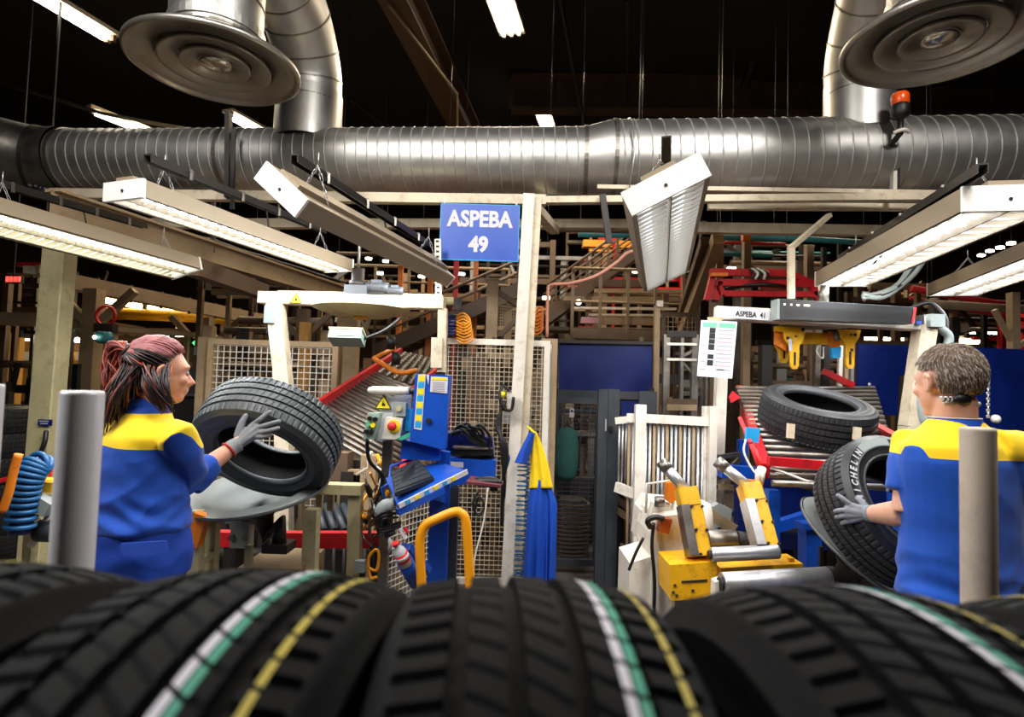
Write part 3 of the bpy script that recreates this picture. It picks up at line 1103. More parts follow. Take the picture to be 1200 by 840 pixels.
# ================================================================== left column, hose, little table
c = at_floor(56, 4.4)
p = V(71, 297, 4.4)
t = thing('steel_column', 'olive cream box column at the left station', 'column', c)
MB().bar((p.x-.04, 4.4, 0), (p.x, 4.4, 2.75), .17, .15, (0, 1, 0), bev=.008).build('shaft', LIME, t)
MB().box((p.x, 4.4, .01), (.3, .3, .02)).build('base_plate', LIME, t)
c = V(53, 495, 4.31)
MB().box(c, (.1, .01, .046)).build('name_plate', NAVY, t)
for zz, w_ in ((.01, .07), (-.008, .055)):
    MB().box(c+Vector((-.005, -.006, zz)), (w_, .002, .009)).build('printed_line', PGRY, t)
MB().tube(spline([c+Vector((.02, -.01, -.06)), c+Vector((.03, -.03, -.14)), c+Vector((.0, -.04, -.25))], 6), .016, 8).build('black_strap', BLACKP, t)
# blue corrugated hose
pts = spline([V(47, 548, 2.9), V(43, 545, 2.88), V(33, 562, 2.85), V(27, 590, 2.85), V(23, 625, 2.85)], 8)
t = thing('air_hose', 'blue coiled air hose hanging at the left column', 'hose', pts[-1])
MB().tube(pts, .045, 14).build('hose_core', NAVY, t)
for i in range(0, len(pts)-1, 2):
    m = MB(); d = pts[i+1]-pts[i]
    M = frame_of(pts[i], d)
    m.tube([M @ Vector((.055*cos(a), .055*sin(a), 0)) for a in [2*pi*k/16 for k in range(16)]], .013, 6, closed=True)
    m.build('coil_turn', MATS.get('hose_blue') or mat('hose_blue', '#17578a', .4, 0, .15, 8), t)
for k, (x, y, nm, m_) in enumerate(((8, 555, 'orange', ORANGE), (20, 552, 'yellow', YEL))):
    pass
m = MB(); a, b = V(22, 532, 2.7), V(10, 578, 2.7)
m.tube(spline([V(2, 600, 2.7), b, V(16, 552, 2.7), a], 5), .018, 8)
tag(m.build('lever_handle', ORANGE), 'orange lever handle at the left edge below the tyre pile', 'handle')
m = MB(); m.bar(V(-8, 565, 2.9), V(30, 556, 2.95), .02, .02)
tag(m.build('clamp_bar', RED), 'thin red clamp bar beside the orange lever', 'bar')
t = thing('small_stand', 'low olive stand with an emergency stop behind the grey post', 'stand', at_floor(52, 3.0))
MB().box(V(58, 568, 3.0), (.16, .14, .05)).build('tray', YEL, t)
MB().lathe([(.0, .0), (.022, .0), (.022, .02), (.03, .025), (.03, .035), (.0, .04)], Matrix.Translation(V(55, 558, 2.97)), 16).build('stop_button', PRED, t)
for px in (40, 72):
    a = V(px, 575, 3.0); MB().bar(a, (a.x, a.y, 0), .045, .045, (0, 1, 0)).build('leg', LIME, t)
MB().bar(V(36, 640, 2.95), V(70, 585, 2.95), .035, .02).build('brace', WHITEP, t)
MB().box(V(52, 592, 2.9), (.08, .06, .07), Matrix.Rotation(.5, 3, 'Y')).build('valve_block', GREY, t)
c = V(60, 622, 2.95)
MB().tube([c-Vector((.06, 0, 0)), c+Vector((.08, 0, 0))], .055, 14).build('drum', CHAR, t)

# ================================================================== steel dish on a spindle, left
def dish(label, c, n, R, axis_to, base_label=None):
    t = thing('turning_dish', label, 'dish', c, 'steel inspection dishes')
    M = frame_of(c, n)
    MB().lathe([(R, 0), (R*1.01, -.006), (R, -.012), (R*.72, -.014), (R*.6, -.05), (R*.3, -.095), (.001, -.1), (.001, -.092), (R*.3, -.087), (R*.6, -.042), (R*.72, -.004), (R*.98, .0)], M, 56, closed=False).build('bowl', MATS['dish_steel'], t)
    MB().lathe([(R*.3, -.1), (.05, -.14), (.04, -.2), (.0, -.2)], M, 20).build('hub', DARK, t)
    MB().tube([M @ Vector((0, 0, -.15)), M @ Vector((0, 0, -.25)), Vector(axis_to)+Vector((0, 0, .12)), Vector(axis_to)], .035, 12).build('spindle', DARK, t)
    MB().box(Vector(axis_to)-Vector((0, 0, 0)), (.12, .12, .04)).build('bearing_block', DARK, t)
    return t


mat('dish_steel', '#6a6d6b', .5, .6, .14, 5, dirt='#77746a', dirt_amt=.4)
dish('grey steel dish under the tyre the woman holds', V(303, 572, 2.82), (-.10, -.22, .97), .33, V(327, 640, 2.85))
mat('plinth_rust', '#8a7455', .6, .1, .25, 5, dirt='#3a2412', dirt_amt=.6)
c = V(321, 662, 2.85)
t = thing('machine_plinth', 'low rusty plinth under the left dish', 'plinth', (c.x, c.y, 0))
MB().box((c.x, c.y+.12, c.z/2), (.3, .35, c.z)).build('block', MATS['plinth_rust'], t)
MB().box((c.x-.11, c.y-.03, c.z+.05), (.03, .03, .1)).build('stud', LIME, t)
# table frames around the left machine
t = thing('work_table', 'olive wooden looking frame right of the left dish', 'frame', at_floor(410, 3.2))
MB().bar(V(368, 571, 3.1), V(425, 573, 3.1), .1, .05).build('top_bar', LIME, t)
a = V(417, 577, 3.1); MB().bar(a, (a.x+.02, a.y, 0), .065, .065, (0, 1, 0)).build('leg', LIME, t)
a = V(366, 596, 2.9); b = V(364, 668, 2.9); MB().bar(a, (b.x, b.y, 0), .065, .065, (0, 1, 0)).build('leg', LIME, t)
for px in (375, 388):
    a = V(px, 578, 3.15); MB().bar(a, a-Vector((0, 0, .09)), .03, .03, (0, 1, 0)).build('stub', LIME, t)
t = thing('side_bracket', 'olive side frame with orange hinge next to the woman hip', 'frame', at_floor(238, 2.6))
MB().bar(V(231, 598, 2.6), V(229, 668, 2.6), .05, .05, (0, 1, 0)).build('upright', LIME, t)
MB().bar(V(250, 600, 2.7), V(247, 668, 2.7), .05, .05, (0, 1, 0)).build('upright', LIME, t)
MB().bar(V(229, 668, 2.6), at_floor(229, 2.6), .05, .05, (0, 1, 0)).build('foot', LIME, t)
MB().bar(V(247, 668, 2.7), at_floor(247, 2.7), .05, .05, (0, 1, 0)).build('foot', LIME, t)
MB().bar(V(231, 602, 2.6), V(251, 602, 2.7), .05, .03).build('top_bar', LIME, t)
MB().bar(V(230, 662, 2.6), V(249, 648, 2.68), .03, .03).build('brace', LIME, t)
MB().box(V(232, 620, 2.56), (.06, .05, .14), Matrix.Rotation(.25, 3, 'Y')).build('hinge', ORANGE, t)
# red cross members
t = thing('red_crossbar', 'bright red steel crossbar right of the plinth', 'beam', at_floor(370, 3.4))
MB().bar(V(325, 632, 3.3), V(447, 632, 3.35), .06, .085).build('bar', RED, t)
for px in (340, 440):
    a = V(px, 640, 3.32); MB().bar(a, (a.x, a.y, 0), .05, .05, (0, 1, 0)).build('leg', DARK, t)
t = thing('red_crossbar', 'shorter red crossbar behind the grey valve unit', 'beam', at_floor(262, 3.4))
MB().bar(V(250, 630, 3.3), V(272, 631, 3.3), .06, .08).build('bar', RED, t)
a = V(270, 638, 3.3); MB().bar(a, (a.x, a.y, 0), .05, .05, (0, 1, 0)).build('leg', DARK, t)
c = V(284, 625, 3.0)
t = thing('valve_unit', 'grey cast valve unit below the left dish', 'valve', (c.x, c.y, 0))
MB().box(c, (.09, .07, .13)).build('body', GREY, t)
MB().box(c+Vector((.02, 0, .075)), (.2, .05, .045)).build('manifold', GREY, t)
for k in (-1, 1):
    MB().cyl(c+Vector((k*.035, -.05, -.01)), c+Vector((k*.035, -.02, -.01)), .016, 10).build('port', DULL, t)
MB().bar(c-Vector((0, 0, .06)), (c.x, c.y, 0), .04, .04, (0, 1, 0)).build('stand', DARK, t)
# angled black gas springs behind the frame
for i in range(5):
    a, b = V(372+10*i, 592, 3.7), V(380+12*i, 622, 3.5)
    m = MB(); m.cyl(a, b, .022, 10)
    t = thing('gas_spring', 'dark slanting cylinder behind the red crossbar, {} from the left'.format(('first', 'second', 'third', 'fourth', 'fifth')[i]), 'cylinder', b, 'slanting cylinders')
    m.build('barrel', CHAR, t)
    q = V(381+12*i, 640, 3.45); MB().cyl(b, (q.x, q.y, 0), .01, 8).build('rod', DARK, t)


def PL(pix, Y, t, nrm=(0, 1, 0)):
    """solid plate with the given outline standing at depth Y (number or list), t thick"""
    ys = Y if isinstance(Y, (list, tuple)) else [Y]*len(pix)
    m = MB()
    m.plate([V(x, y, d) for (x, y), d in zip(pix, ys)], nrm, t)
    return m


# ================================================================== control panel of the left station
Y = 3.05
t = thing('control_console', 'white control panel with a triangle sign and a red stop button', 'panel', V(458, 515, Y))
PL([(447, 466), (482, 462), (479, 514), (440, 517)], Y, .015).build('back_plate', PAPER, t)
m = MB(); m.tube([V(432, 457, Y-.03), V(436, 457, Y-.035), V(474, 458, Y-.04), V(480, 458, Y-.04)], [.012, .02, .022, .022], 14); m.build('roller_bar', WHITEP, t)
MB().cyl(V(479, 458, Y-.04), V(490, 460, Y-.03), .015, 10).build('bar_joint', BLACKP, t)
warn_triangle(V(449.5, 473.5, Y-.012), .045, t)
g = PL([(431, 484), (445, 484), (438, 515), (425, 514)], Y-.11, .08).build('switch_box', MINT, t)
for px, py, m_ in ((434, 490, BLACKP), (440.5, 491, BLACKP), (432.5, 497, PGRN), (438, 498, PYEL), (430, 505.5, BLACKP), (436, 506, BLACKP)):
    c = V(px, py, Y-.11)
    MB().cyl(c, c-Vector((0, .025, 0)), .0115, 12).build('push_button', m_, g)
g = PL([(452, 489), (472, 490), (468, 515), (447, 514)], Y-.08, .07).build('stop_box', WHITEP, t)
c = V(461.5, 499.5, Y-.08)
MB().cyl(c, c-Vector((0, .006, 0)), .034, 20).build('yellow_disc', PYEL, g)
MB().lathe([(.0, .036), (.018, .034), (.024, .026), (.02, .018), (.014, .0)], frame_of(c, (-.2, -1, .1)), 18).build('stop_button', PRED, g)
g = PL([(461, 471), (476, 472), (475, 488), (460, 487)], Y-.06, .05).build('lamp_box', GREY, t)
c = V(467.5, 478.5, Y-.06); MB().cyl(c, c-Vector((0, .014, 0)), .015, 14).build('push_button', LIME, g)
PL([(476, 479), (486, 479), (484, 505), (474, 505)], Y-.03, .03).build('blue_tag', CYAN, t)
PL([(464, 514), (481, 506), (481, 512), (470, 516)], Y-.09, .03).build('green_rag', TURQ, t)
MB().bar(V(455, 515, Y+.03), Vector((V(455, 515, Y+.03).x, Y+.03, 0)), .05, .04, (0, 1, 0)).build('stand', DULL, t)
MB().cyl(V(430, 517, Y-.07), V(430, 514, Y-.07), .012, 10).build('cable_gland', GREY, t)
MB().tube(spline([V(430, 517, Y-.07), V(433, 540, Y-.05), V(448, 560, Y), V(440, 590, Y)], 6), .01, 6).build('cable', BLACKP, t)

# ================================================================== blue terminal: cabinet, boxes, keyboard shelf
Y = 2.95
t = thing('terminal_cabinet', 'bright blue terminal cabinet with colour strip label', 'cabinet', at_floor(517, 3.1))
PL([(487, 438), (527, 440), (521, 527), (480, 517)], Y, .12).build('door', BLUE, t)
e = PL([(490, 438.5), (499, 438.5), (494, 504), (485, 502.5)], Y-.004, .003).build('strip_label', PAPER, t)
n = 8
for i in range(n):
    y0, y1 = 439.5+7.7*i, 439.5+7.7*(i+1)-.8
    xo = -5.0*i/n
    PL([(491+xo, y0+.5), (498+xo, y0+.8), (498+xo-.5, y1+.6), (491+xo-.5, y1+.3)], Y-.0055, .001).build('colour_field', CYAN if i % 2 else PYEL, e)
e = PL([(505, 441), (525, 442), (524, 461), (504, 459)], Y-.004, .003).build('notice_sheet', PAPER, t)
PL([(506, 442), (524, 443), (524, 445.6), (506, 445)], Y-.0055, .001).build('sheet_heading', PYEL, e)
m = MB()
for i in range(6):
    m.plate([V(507, 447.5+2*i, Y-.0055), V(521, 448.1+2*i, Y-.0055), V(521, 448.7+2*i, Y-.0055), V(507, 448.1+2*i, Y-.0055)], (0, 1, 0), .001)
m.build('printed_lines', PGRY, e, kind='stuff')
PL([(499.5, 439), (503, 439), (502, 451)], Y-.005, .002).build('paper_scrap', PAPER, t)
c = V(502.5, 493, Y); MB().cyl(c, c-Vector((0, .012, 0)), .014, 14).build('lock', DARK, t)
PL([(471, 515), (487, 519), (515, 527), (515, 540), (469, 538)], Y+.06, .1).build('lower_box', BLUE, t)
PL([(520, 536), (581, 540), (580, 562), (560, 566), (520, 570)], Y+.2, .14).build('computer_case', BLUE, t)
PL([(524, 541), (543, 541.5), (543, 548), (524, 547)], Y+.195, .003).build('white_label', PAPER, t)
# paper drawer / printer on top of the case
PL([(518, 507), (560, 509), (577, 515), (579, 536), (518, 532)], Y+.3, .2).build('rear_box', NAVY, t)
PL([(530, 524), (578, 526), (578, 534), (530, 533)], Y+.2, .16).build('printer_body', BLACKP, t)
PL([(531, 523.5), (572, 525.5), (572, 527), (531, 526)], Y+.19, .1).build('printer_lip', DULL, t)
a = V(517, 560, 3.12)
MB().bar((a.x, 3.12, 0), (a.x, 3.12, a.z), .1, .1, (0, 1, 0)).build('pedestal', BLUE, t)
MB().bar((a.x+.07, 3.15, .1), (a.x+.07, 3.15, a.z-.05), .05, .06, (0, 1, 0)).build('pedestal_rail', CHAR, t)
PL([(516, 528), (527, 530), (527, 572), (516, 572)], Y+.12, .05).build('back_strut', BLUE, t)
# cables over the printer
for i in range(9):
    x0 = 528+random.random()*30
    m = MB(); m.tube(spline([V(x0, 500+random.random()*12, Y+.25), V(x0+10, 494+random.random()*14, Y+.2), V(x0+22, 505+random.random()*12, Y+.22), V(566+random.random()*12, 530, Y+.28), V(575+random.random()*8, 575, Y+.3)], 5), .006+.005*random.random(), 6)
    m.build('cable', BLACKP, t)

t = thing('keyboard_shelf', 'blue sloping keyboard shelf with measuring strip edge', 'shelf', V(500, 575, 2.75))
K = [V(466, 592, 2.6), V(548, 551, 2.85), V(510, 540, 3.1), V(452, 560, 2.95)]
nK = (K[1]-K[0]).cross(K[3]-K[0]).normalized()
if nK.z < 0:
    nK = -nK
m = MB(); m.plate(K, nK, -.02); m.build('tray', BLUE, t)
ex = (K[1]-K[0]).normalized()
ey = nK.cross(ex)
MK = Matrix(((ex.x, ey.x, nK.x, K[0].x), (ex.y, ey.y, nK.y, K[0].y), (ex.z, ey.z, nK.z, K[0].z), (0, 0, 0, 1)))
LK = (K[1]-K[0]).length
m = MB(); m.box((0, 0, 0), (LK*.98, .006, .024)); m.v = [MK @ (q+Vector((LK*.5, -.003, -.004))) for q in m.v]; m.build('edge_strip', PAPER, t)
for i in range(6):
    m = MB(); m.box((0, 0, 0), (LK*.06, .002, .018)); m.v = [MK @ (q+Vector((LK*(.12+.13*i), -.008, -.004))) for q in m.v]; m.build('strip_field', (CYAN, PYEL)[i % 2], t)
m = MB(); m.bar(V(466, 592, 2.62)-Vector((0, 0, .03)), V(520, 566, 2.75)-Vector((0, 0, .03)), .03, .03); m.bar(V(519, 585, 3.1), V(497, 577, 2.75), .04, .04); m.build('bracket', BLUE, t, kind='stuff')
# wire basket left of the tray
m = MB(); m.tube([V(468, 592, 2.7), V(456, 563, 2.95), V(458, 546, 3.0), V(484, 538, 3.05)], .007, 6)
m.build('guard_wire', BLUE, t)
m = MB(); m.tube([V(463, 562, 2.9), V(447, 572, 2.9), V(452, 588, 2.9), V(460, 590, 2.9)], .007, 6); m.build('guard_wire', BLUE, t)
# keyboard
t = thing('keyboard', 'black computer keyboard lying askew on the blue shelf', 'keyboard', V(485, 568, 2.8))
kb = [V(463, 585, 2.62), V(509, 567, 2.8), V(490, 544, 3.02), V(459, 560, 2.92)]
kn = (kb[1]-kb[0]).cross(kb[3]-kb[0]).normalized()
kn = kn if kn.z > 0 else -kn
kb = [q+kn*.012 for q in kb]
m = MB(); m.plate(kb, kn, .018); m.build('key_base', BLACKP, t)
for r_ in range(5):
    for k in range(14):
        u0, u1 = (k+.08)/14, (k+.92)/14
        v0, v1 = .05+.9*(r_+.08)/5, .05+.9*(r_+.92)/5
        def bl(u, v):
            return kb[0].lerp(kb[1], u).lerp(kb[3].lerp(kb[2], u), v)+kn*.018
        m = MB(); m.plate([bl(.03+.94*u0, v0), bl(.03+.94*u1, v0), bl(.03+.94*u1, v1), bl(.03+.94*u0, v1)], kn, .006)
        m.build('key', CHAR, t)
# mouse on its board
t = thing('mouse_board', 'small maroon mouse board at the right end of the keyboard shelf', 'board', V(568, 568, 2.9))
m = MB(); m.plate([V(546, 567, 2.8), V(586, 571, 2.85), V(590, 566, 3.05), V(552, 560, 3.0)], (0, 0, 1), .012); m.build('board', mat('maroon', '#6d2b38', .6, 0, .15, 6), t)
t = thing('computer_mouse', 'black computer mouse on the maroon board', 'mouse', V(571, 565, 2.92))
c = V(571, 564.5, 2.92)
MB().ball(c, (.075, .035, .028), 18).build('shell', BLACKP, t)
MB().cyl(c+Vector((-.045, -.004, .018)), c+Vector((-.045, .004, .018)), .006, 8).build('wheel', DULL, t)
# scanner gun hanging left
t = thing('hand_scanner', 'grey hand scanner with looped cable left of the keyboard shelf', 'scanner', V(455, 612, 2.7))
m = MB(); m.tube(spline([V(444, 604, 2.68), V(452, 594, 2.68), V(463, 590, 2.68)], 5), [.024, .032, .034, .035, .036, .035, .034, .032, .03, .028, .02][:11], 12); m.build('head', GREY, t)
m = MB(); m.tube(spline([V(454, 598, 2.7), V(453, 612, 2.7), V(457, 628, 2.7)], 4), .024, 10); m.build('grip', CHAR, t)
for k in range(3):
    m = MB(); m.tube(spline([V(466, 596+5*k, 2.7), V(450, 600+4*k, 2.64), V(440+2*k, 610+3*k, 2.66), V(448, 617+3*k, 2.66), V(470, 611+3*k, 2.7)], 6), .006, 6); m.build('cable', BLACKP, t)
# bottle in a holder
t = thing('drink_bottle', 'plastic drink bottle with red cap in the blue holder', 'bottle', V(476, 655, 2.6))
a, b = V(464, 638, 2.58), V(476, 661, 2.62)
m = MB(); m.tube([a, a.lerp(b, .12), a.lerp(b, .25), a.lerp(b, .45), b], [.012, .013, .026, .03, .03], 16); m.build('body', GLASSY, t)
m = MB(); m.tube([a.lerp(b, .42), a.lerp(b, .8)], .031, 16); e = m.build('label_band', PRED, t)
m = MB(); m.tube([a.lerp(b, .52), a.lerp(b, .68)], .0315, 16); m.build('label_mark', PAPER, e)
MB().cyl(a-(b-a)*.1, a+(b-a)*.03, .0155, 14).build('cap', PRED, t)
t = thing('bottle_holder', 'blue tube shaped holder under the bottle', 'holder', V(490, 690, 2.65))
MB().tube([V(473, 655, 2.635), V(489, 683, 2.7)], .036, 14).build('tube', BLUE, t)
MB().bar(V(476, 640, 2.75), V(500, 668, 2.95), .05, .03).build('arm', BLUE, t)
t = thing('red_white_tape', 'rolled scrap of red and white tape above the bottle', 'tape', V(472, 625, 2.7))
MB().bar(V(469, 619, 2.66), V(476, 631, 2.66), .03, .01).build('strip', PAPER, t)
MB().bar(V(474, 618, 2.655), V(478, 624, 2.655), .02, .01).build('red_strip', PRED, t)

# ================================================================== yellow hoop handle
Y = 2.62
pts = [V(494, 732, Y), V(494, 690, Y), V(492, 645, Y), V(493, 628, Y), V(499, 615, Y), V(512, 608, Y), V(532, 600, Y), V(541, 602, Y), V(546, 612, Y), V(549, 650, Y), V(551, 690, Y), V(552, 715, Y)]
a, b = pts[0], pts[-1]
pts = [Vector((a.x, Y, 0))]+spline(pts, 6)+[Vector((b.x, Y, 0))]
t = thing('guard_hoop', 'bright yellow bent tube guard hoop in front of the mesh panel', 'guard', Vector(((a.x+b.x)/2, Y, 0)))
MB().tube(pts, .0215, 16).build('bent_tube', YORG, t)
for q in (a, b):
    MB().box((q.x, Y, .008), (.1, .1, .016)).build('foot_plate', YORG, t)

# ================================================================== hanging jacket and coiled cable
def cloth_mat(name, a, b):
    m = mat(name, a, .75, 0, .12, 9, bump=.25, bscale=300)
    return m


CBLUE = cloth_mat('work_blue', '#0046b4', 0)
CYEL = cloth_mat('work_yellow', '#f5cf0c', 0)
t = thing('work_jacket', 'blue and yellow work jacket hanging on the gantry post', 'jacket', V(628, 682, 3.95))


def drape(outline_l, outline_r, Y, m_, nm, folds=4, amp=.018, seed=0, rows=26, n=22):
    """a hanging cloth between two pixel edge lines, folded in depth, with thickness"""
    m = MB()
    L_, R_ = [list(x) for x in (outline_l, outline_r)]

    def at(lst, f):
        k = f*(len(lst)-1)
        i = min(int(k), len(lst)-2)
        return Vector(lst[i]).lerp(Vector(lst[i+1]), k-i)
    vs = []
    for side in (0, 1):
        for i in range(rows+1):
            f = i/rows
            a, b = at(L_, f), at(R_, f)
            for j in range(n+1):
                u = j/n
                p = a.lerp(b, u)
                dp = amp*(.3+.7*f)*sin(u*folds*2*pi+seed+1.3*f+.6*sin(3*f+seed))+.6*amp*sin(u*pi*1.7+seed*2+4*f)
                bulge = -.045*sin(pi*u)
                vs.append(V(p.x, p.y, Y+dp*(1 if not side else .6)+(bulge if not side else .02)))
    q = (rows+1)*(n+1)
    fs = []
    for s_ in (0, 1):
        for i in range(rows):
            for j in range(n):
                k = s_*q+i*(n+1)+j
                fs.append((k, k+1, k+n+2, k+n+1))
    for i in range(rows):
        for j in (0, n):
            k = i*(n+1)+j
            fs.append((k, k+n+1, q+k+n+1, q+k))
    for j in range(n):
        for i in (0, rows):
            k = i*(n+1)+j
            fs.append((k, k+1, q+k+1, q+k))
    m.add(vs, fs, 0, True)
    return m.build(nm, m_, t)


drape([(620, 506), (608, 530), (603, 542)], [(628, 508), (623, 528), (617, 545)], 3.9, CBLUE, 'collar', 1, .008, 1)
drape([(626, 505), (622, 520), (621, 560), (620, 572)], [(629, 506), (636, 522), (643, 545), (648, 572)], 3.93, CYEL, 'yellow_shoulder', 2, .012, 2)
drape([(622, 561), (619, 585), (615, 640), (612, 684)], [(640, 563), (643, 585), (642, 640), (641, 684)], 3.94, CBLUE, 'jacket_body', 2.5, .02, .4)
drape([(636, 563), (640, 585), (640, 630), (639, 684)], [(646, 570), (653, 590), (652, 640), (651, 684)], 3.97, CBLUE, 'sleeve', 1, .02, 2.1)
c = V(619, 505, 4.1); MB().tube(spline([c+Vector((0, .1, .02)), c+Vector((0, -.05, .03)), c+Vector((.05, -.14, -.01))], 5), .008, 6).build('hook', PYEL, t)
# spiral cable
t = thing('coiled_cable', 'thin blue coiled cable hanging beside the jacket', 'cable', V(612, 690, 4.05))
ax0, ax1 = V(614, 540, 4.05), V(609, 692, 4.05)
M = frame_of(ax0, ax1-ax0)
L = (ax1-ax0).length
k = 26*14
MB().tube([M @ Vector((.042*cos(2*pi*i/14), .042*sin(2*pi*i/14), L*i/k+.006*sin(i*.13))) for i in range(k+1)], .0055, 5).build('coil', MATS['hose_blue'], t)
MB().bar(ax0, (ax0.x+.02, 4.36, ax0.z+.01), .015, .015).build('clip', DARK, t)
# white socket and black cables on the gantry post
t = thing('cable_bundle', 'black cables and a white socket box on the gantry post', 'cable', V(596, 480, 4.2))
PL([(594, 459), (606, 461), (604, 484), (594, 481)], 4.2, .05).build('socket_box', WHITEP, t)
m = MB(); m.tube(spline([V(597, 458, 4.18), V(589, 452, 4.18), V(586, 465, 4.15), V(590, 478, 4.15), V(599, 480, 4.17), V(602, 465, 4.17)], 6), .012, 8); m.build('cable_loop', BLACKP, t)
for i in range(3):
    m = MB(); m.tube(spline([V(588+2*i, 470, 4.17), V(586-2*i, 500, 4.15), V(588+3*i, 525, 4.12), V(591-i, 570, 4.15), V(588, 595+10*i, 4.2)], 6), .013, 8); m.build('cable', BLACKP, t)
m = MB(); m.tube([V(590, 459, 4.15), V(589.5, 465, 4.15)], .016, 10); m.build('yellow_plug', PYEL, t)
m = MB(); m.tube(spline([V(591, 528, 4.15), V(596, 536, 4.14), V(593, 548, 4.14)], 5), .012, 8); m.build('blue_plug', MATS['hose_blue'], t)
m = MB(); m.tube(spline([V(561, 575, 4.28), V(554, 590, 4.27), V(560, 604, 4.27), V(568, 594, 4.27), V(561, 582, 4.27), V(556, 600, 4.27)], 6), .009, 6); m.build('cable_loop', BLACKP, t)
m = MB(); m.tube(spline([V(572, 570, 4.26), V(567, 610, 4.2), V(557, 650, 4.15), V(548, 700, 4.1)], 6), .006, 6); m.build('white_lead', WHITEP, t)
# perforated strip hanging from the sideways lamp
t = thing('slotted_strip', 'white slotted strip with black slots left of the sign', 'strip', V(513, 360, 4.15))
a, b = V(513, 280, 4.15), V(514, 352, 4.15)
MB().bar(a, b, .045, .012, (0, 1, 0)).build('strip', WHITEP, t)
for i in range(12):
    q = a.lerp(b, (i+.5)/12)
    MB().box(q+Vector((-.002, -.007, 0)), (.022, .004, .013)).build('slot', INK, t)
# yellow pneumatic tubes with blue fittings
t = thing('valve_terminal', 'row of blue fittings with looped yellow tubes above the mesh fence', 'valve', V(527, 392, 4.4))
MB().bar(V(522, 364, 4.4), V(522, 393, 4.4), .035, .04, (0, 1, 0)).build('manifold', WHITEP, t)
for i in range(7):
    a = V(525, 370+3.6*i, 4.38)
    MB().cyl(a, a+Vector((.06, 0, 0)), .011, 8).build('fitting', NAVY, t)
    m = MB(); m.tube(spline([a+Vector((.06, 0, 0)), a+Vector((.12, -.02, .02)), a+Vector((.17+.004*i, -.03, -.03)), a+Vector((.13, -.05, -.07)), a+Vector((.07, -.04, -.05))], 6), .007, 6)
    m.build('air_tube', YORG, t)
c = V(524, 353, 4.3)
t = thing('small_camera', 'small pale camera head at the right end of the left beam', 'camera', c)
MB().cyl(c-Vector((.05, 0, 0)), c+Vector((.05, 0, 0)), .032, 14).build('body', LIME, t)
MB().box(c+Vector((.08, 0, -.02)), (.06, .05, .09)).build('bracket', DARK, t)

# ================================================================== middle: blue screens, dark gate, bag
t = thing('blue_screen', 'dark blue screen panel in the middle, behind the dark gate', 'panel', at_floor(700, 5.3))
PL([(655, 401), (764, 403), (764, 459), (655, 457)], 5.3, .03).build('sheet', NAVY, t)
MB().bar(V(654, 461, 5.28), V(762, 464, 5.28), .05, .07).build('lower_rail', CHAR, t)
MB().bar(V(654, 400, 5.28), V(765, 402, 5.28), .03, .03).build('upper_rail', DARK, t)
PL([(728, 465), (764, 466), (764, 500), (728, 500)], 5.28, .03).build('lower_sheet', NAVY, t)
for px in (656, 763):
    a = V(px, 455, 5.32); MB().bar(a, (a.x, a.y, 0), .05, .05, (0, 1, 0)).build('leg', DARK, t)
a, b = at_floor(652, 4.9), at_floor(703, 4.9)
mesh_panel('dark charcoal wire mesh gate behind the green bag', a, b, .08, V(680, 466, 4.9).z, .07, .004, CHAR, mat('mesh_charcoal', '#3c4658', .5, .2, .15, 6), .05, 'mesh_gate', .035)
for px, w_, lab in ((707, .075, 'left one of the two charcoal gate posts'), (719, .09, 'right one of the two charcoal gate posts, wider')):
    q = at_floor(px, 4.5)
    tp = thing('gate_post', lab, 'post', q, 'charcoal gate posts')
    zt = V(px, 456, 4.5).z
    MB().bar(q, (q.x, q.y, zt), w_, .06, (0, 1, 0)).build('shaft', CHAR, tp)
    MB().box((q.x, q.y, .01), (.14, .12, .02)).build('base_plate', CHAR, tp)
    if px == 719:
        MB().box((q.x-.02, q.y-.04, V(px, 502, 4.5).z), (.03, .03, .04)).build('latch', BLACKP, tp)
        MB().box((q.x-.06, q.y-.035, V(px, 498, 4.5).z), (.012, .015, .09)).build('bolt', STEEL, tp)
        MB().box((q.x+.29, q.y+.1, (V(px, 460, 4.5).z+V(px, 488, 4.5).z)/2), (.14, .03, .22)).build('hinge_plate', CHAR, tp)
t = thing('green_bag', 'dark green fabric bag hanging on the mesh gate', 'bag', V(664, 560, 4.75))
m = MB(); c = V(664, 530, 4.78)
m.lathe([(.0, -.23), (.05, -.225), (.085, -.18), (.1, -.08), (.1, .06), (.085, .15), (.05, .2), (.0, .21)], Matrix.Translation(c) @ Matrix.Diagonal((1, .55, 1, 1)), 28); m.build('sack', mat('bag_green', '#0e3f3a', .8, 0, .3, 16, bump=.3, bscale=60), t)
MB().tube(spline([c+Vector((-.03, .0, .2)), c+Vector((0, .02, .27)), c+Vector((.03, .0, .2))], 5), .008, 6).build('strap', BLACKP, t)
c = V(670, 486, 4.85)
t = thing('padlock', 'small pale padlock on the dark mesh gate', 'lock', c)
MB().box(c, (.04, .02, .04)).build('body', STEEL, t)
MB().tube(spline([c+Vector((-.012, 0, .02)), c+Vector((-.012, 0, .045)), c+Vector((.012, 0, .045)), c+Vector((.012, 0, .02))], 4), .005, 6).build('shackle', STEEL, t)
# spring drum low behind the gate
c = V(668, 640, 5.3)
t = thing('coil_drum', 'brown ribbed coil drum low behind the dark gate', 'drum', (c.x, c.y, 0))
for i in range(14):
    MB().lathe([(.15, -.012), (.17, -.012), (.17, .012), (.15, .012)], Matrix.Translation((c.x, c.y, .05+.035*i)), 24, closed=True, smooth=False).build('coil', BROWN, t)
MB().cyl((c.x, c.y, 0), (c.x, c.y, .55), .13, 20).build('core', DARK, t)
MB().box((c.x+.2, c.y+.3, .4), (.9, .1, .6)).build('backing', DARK, t)

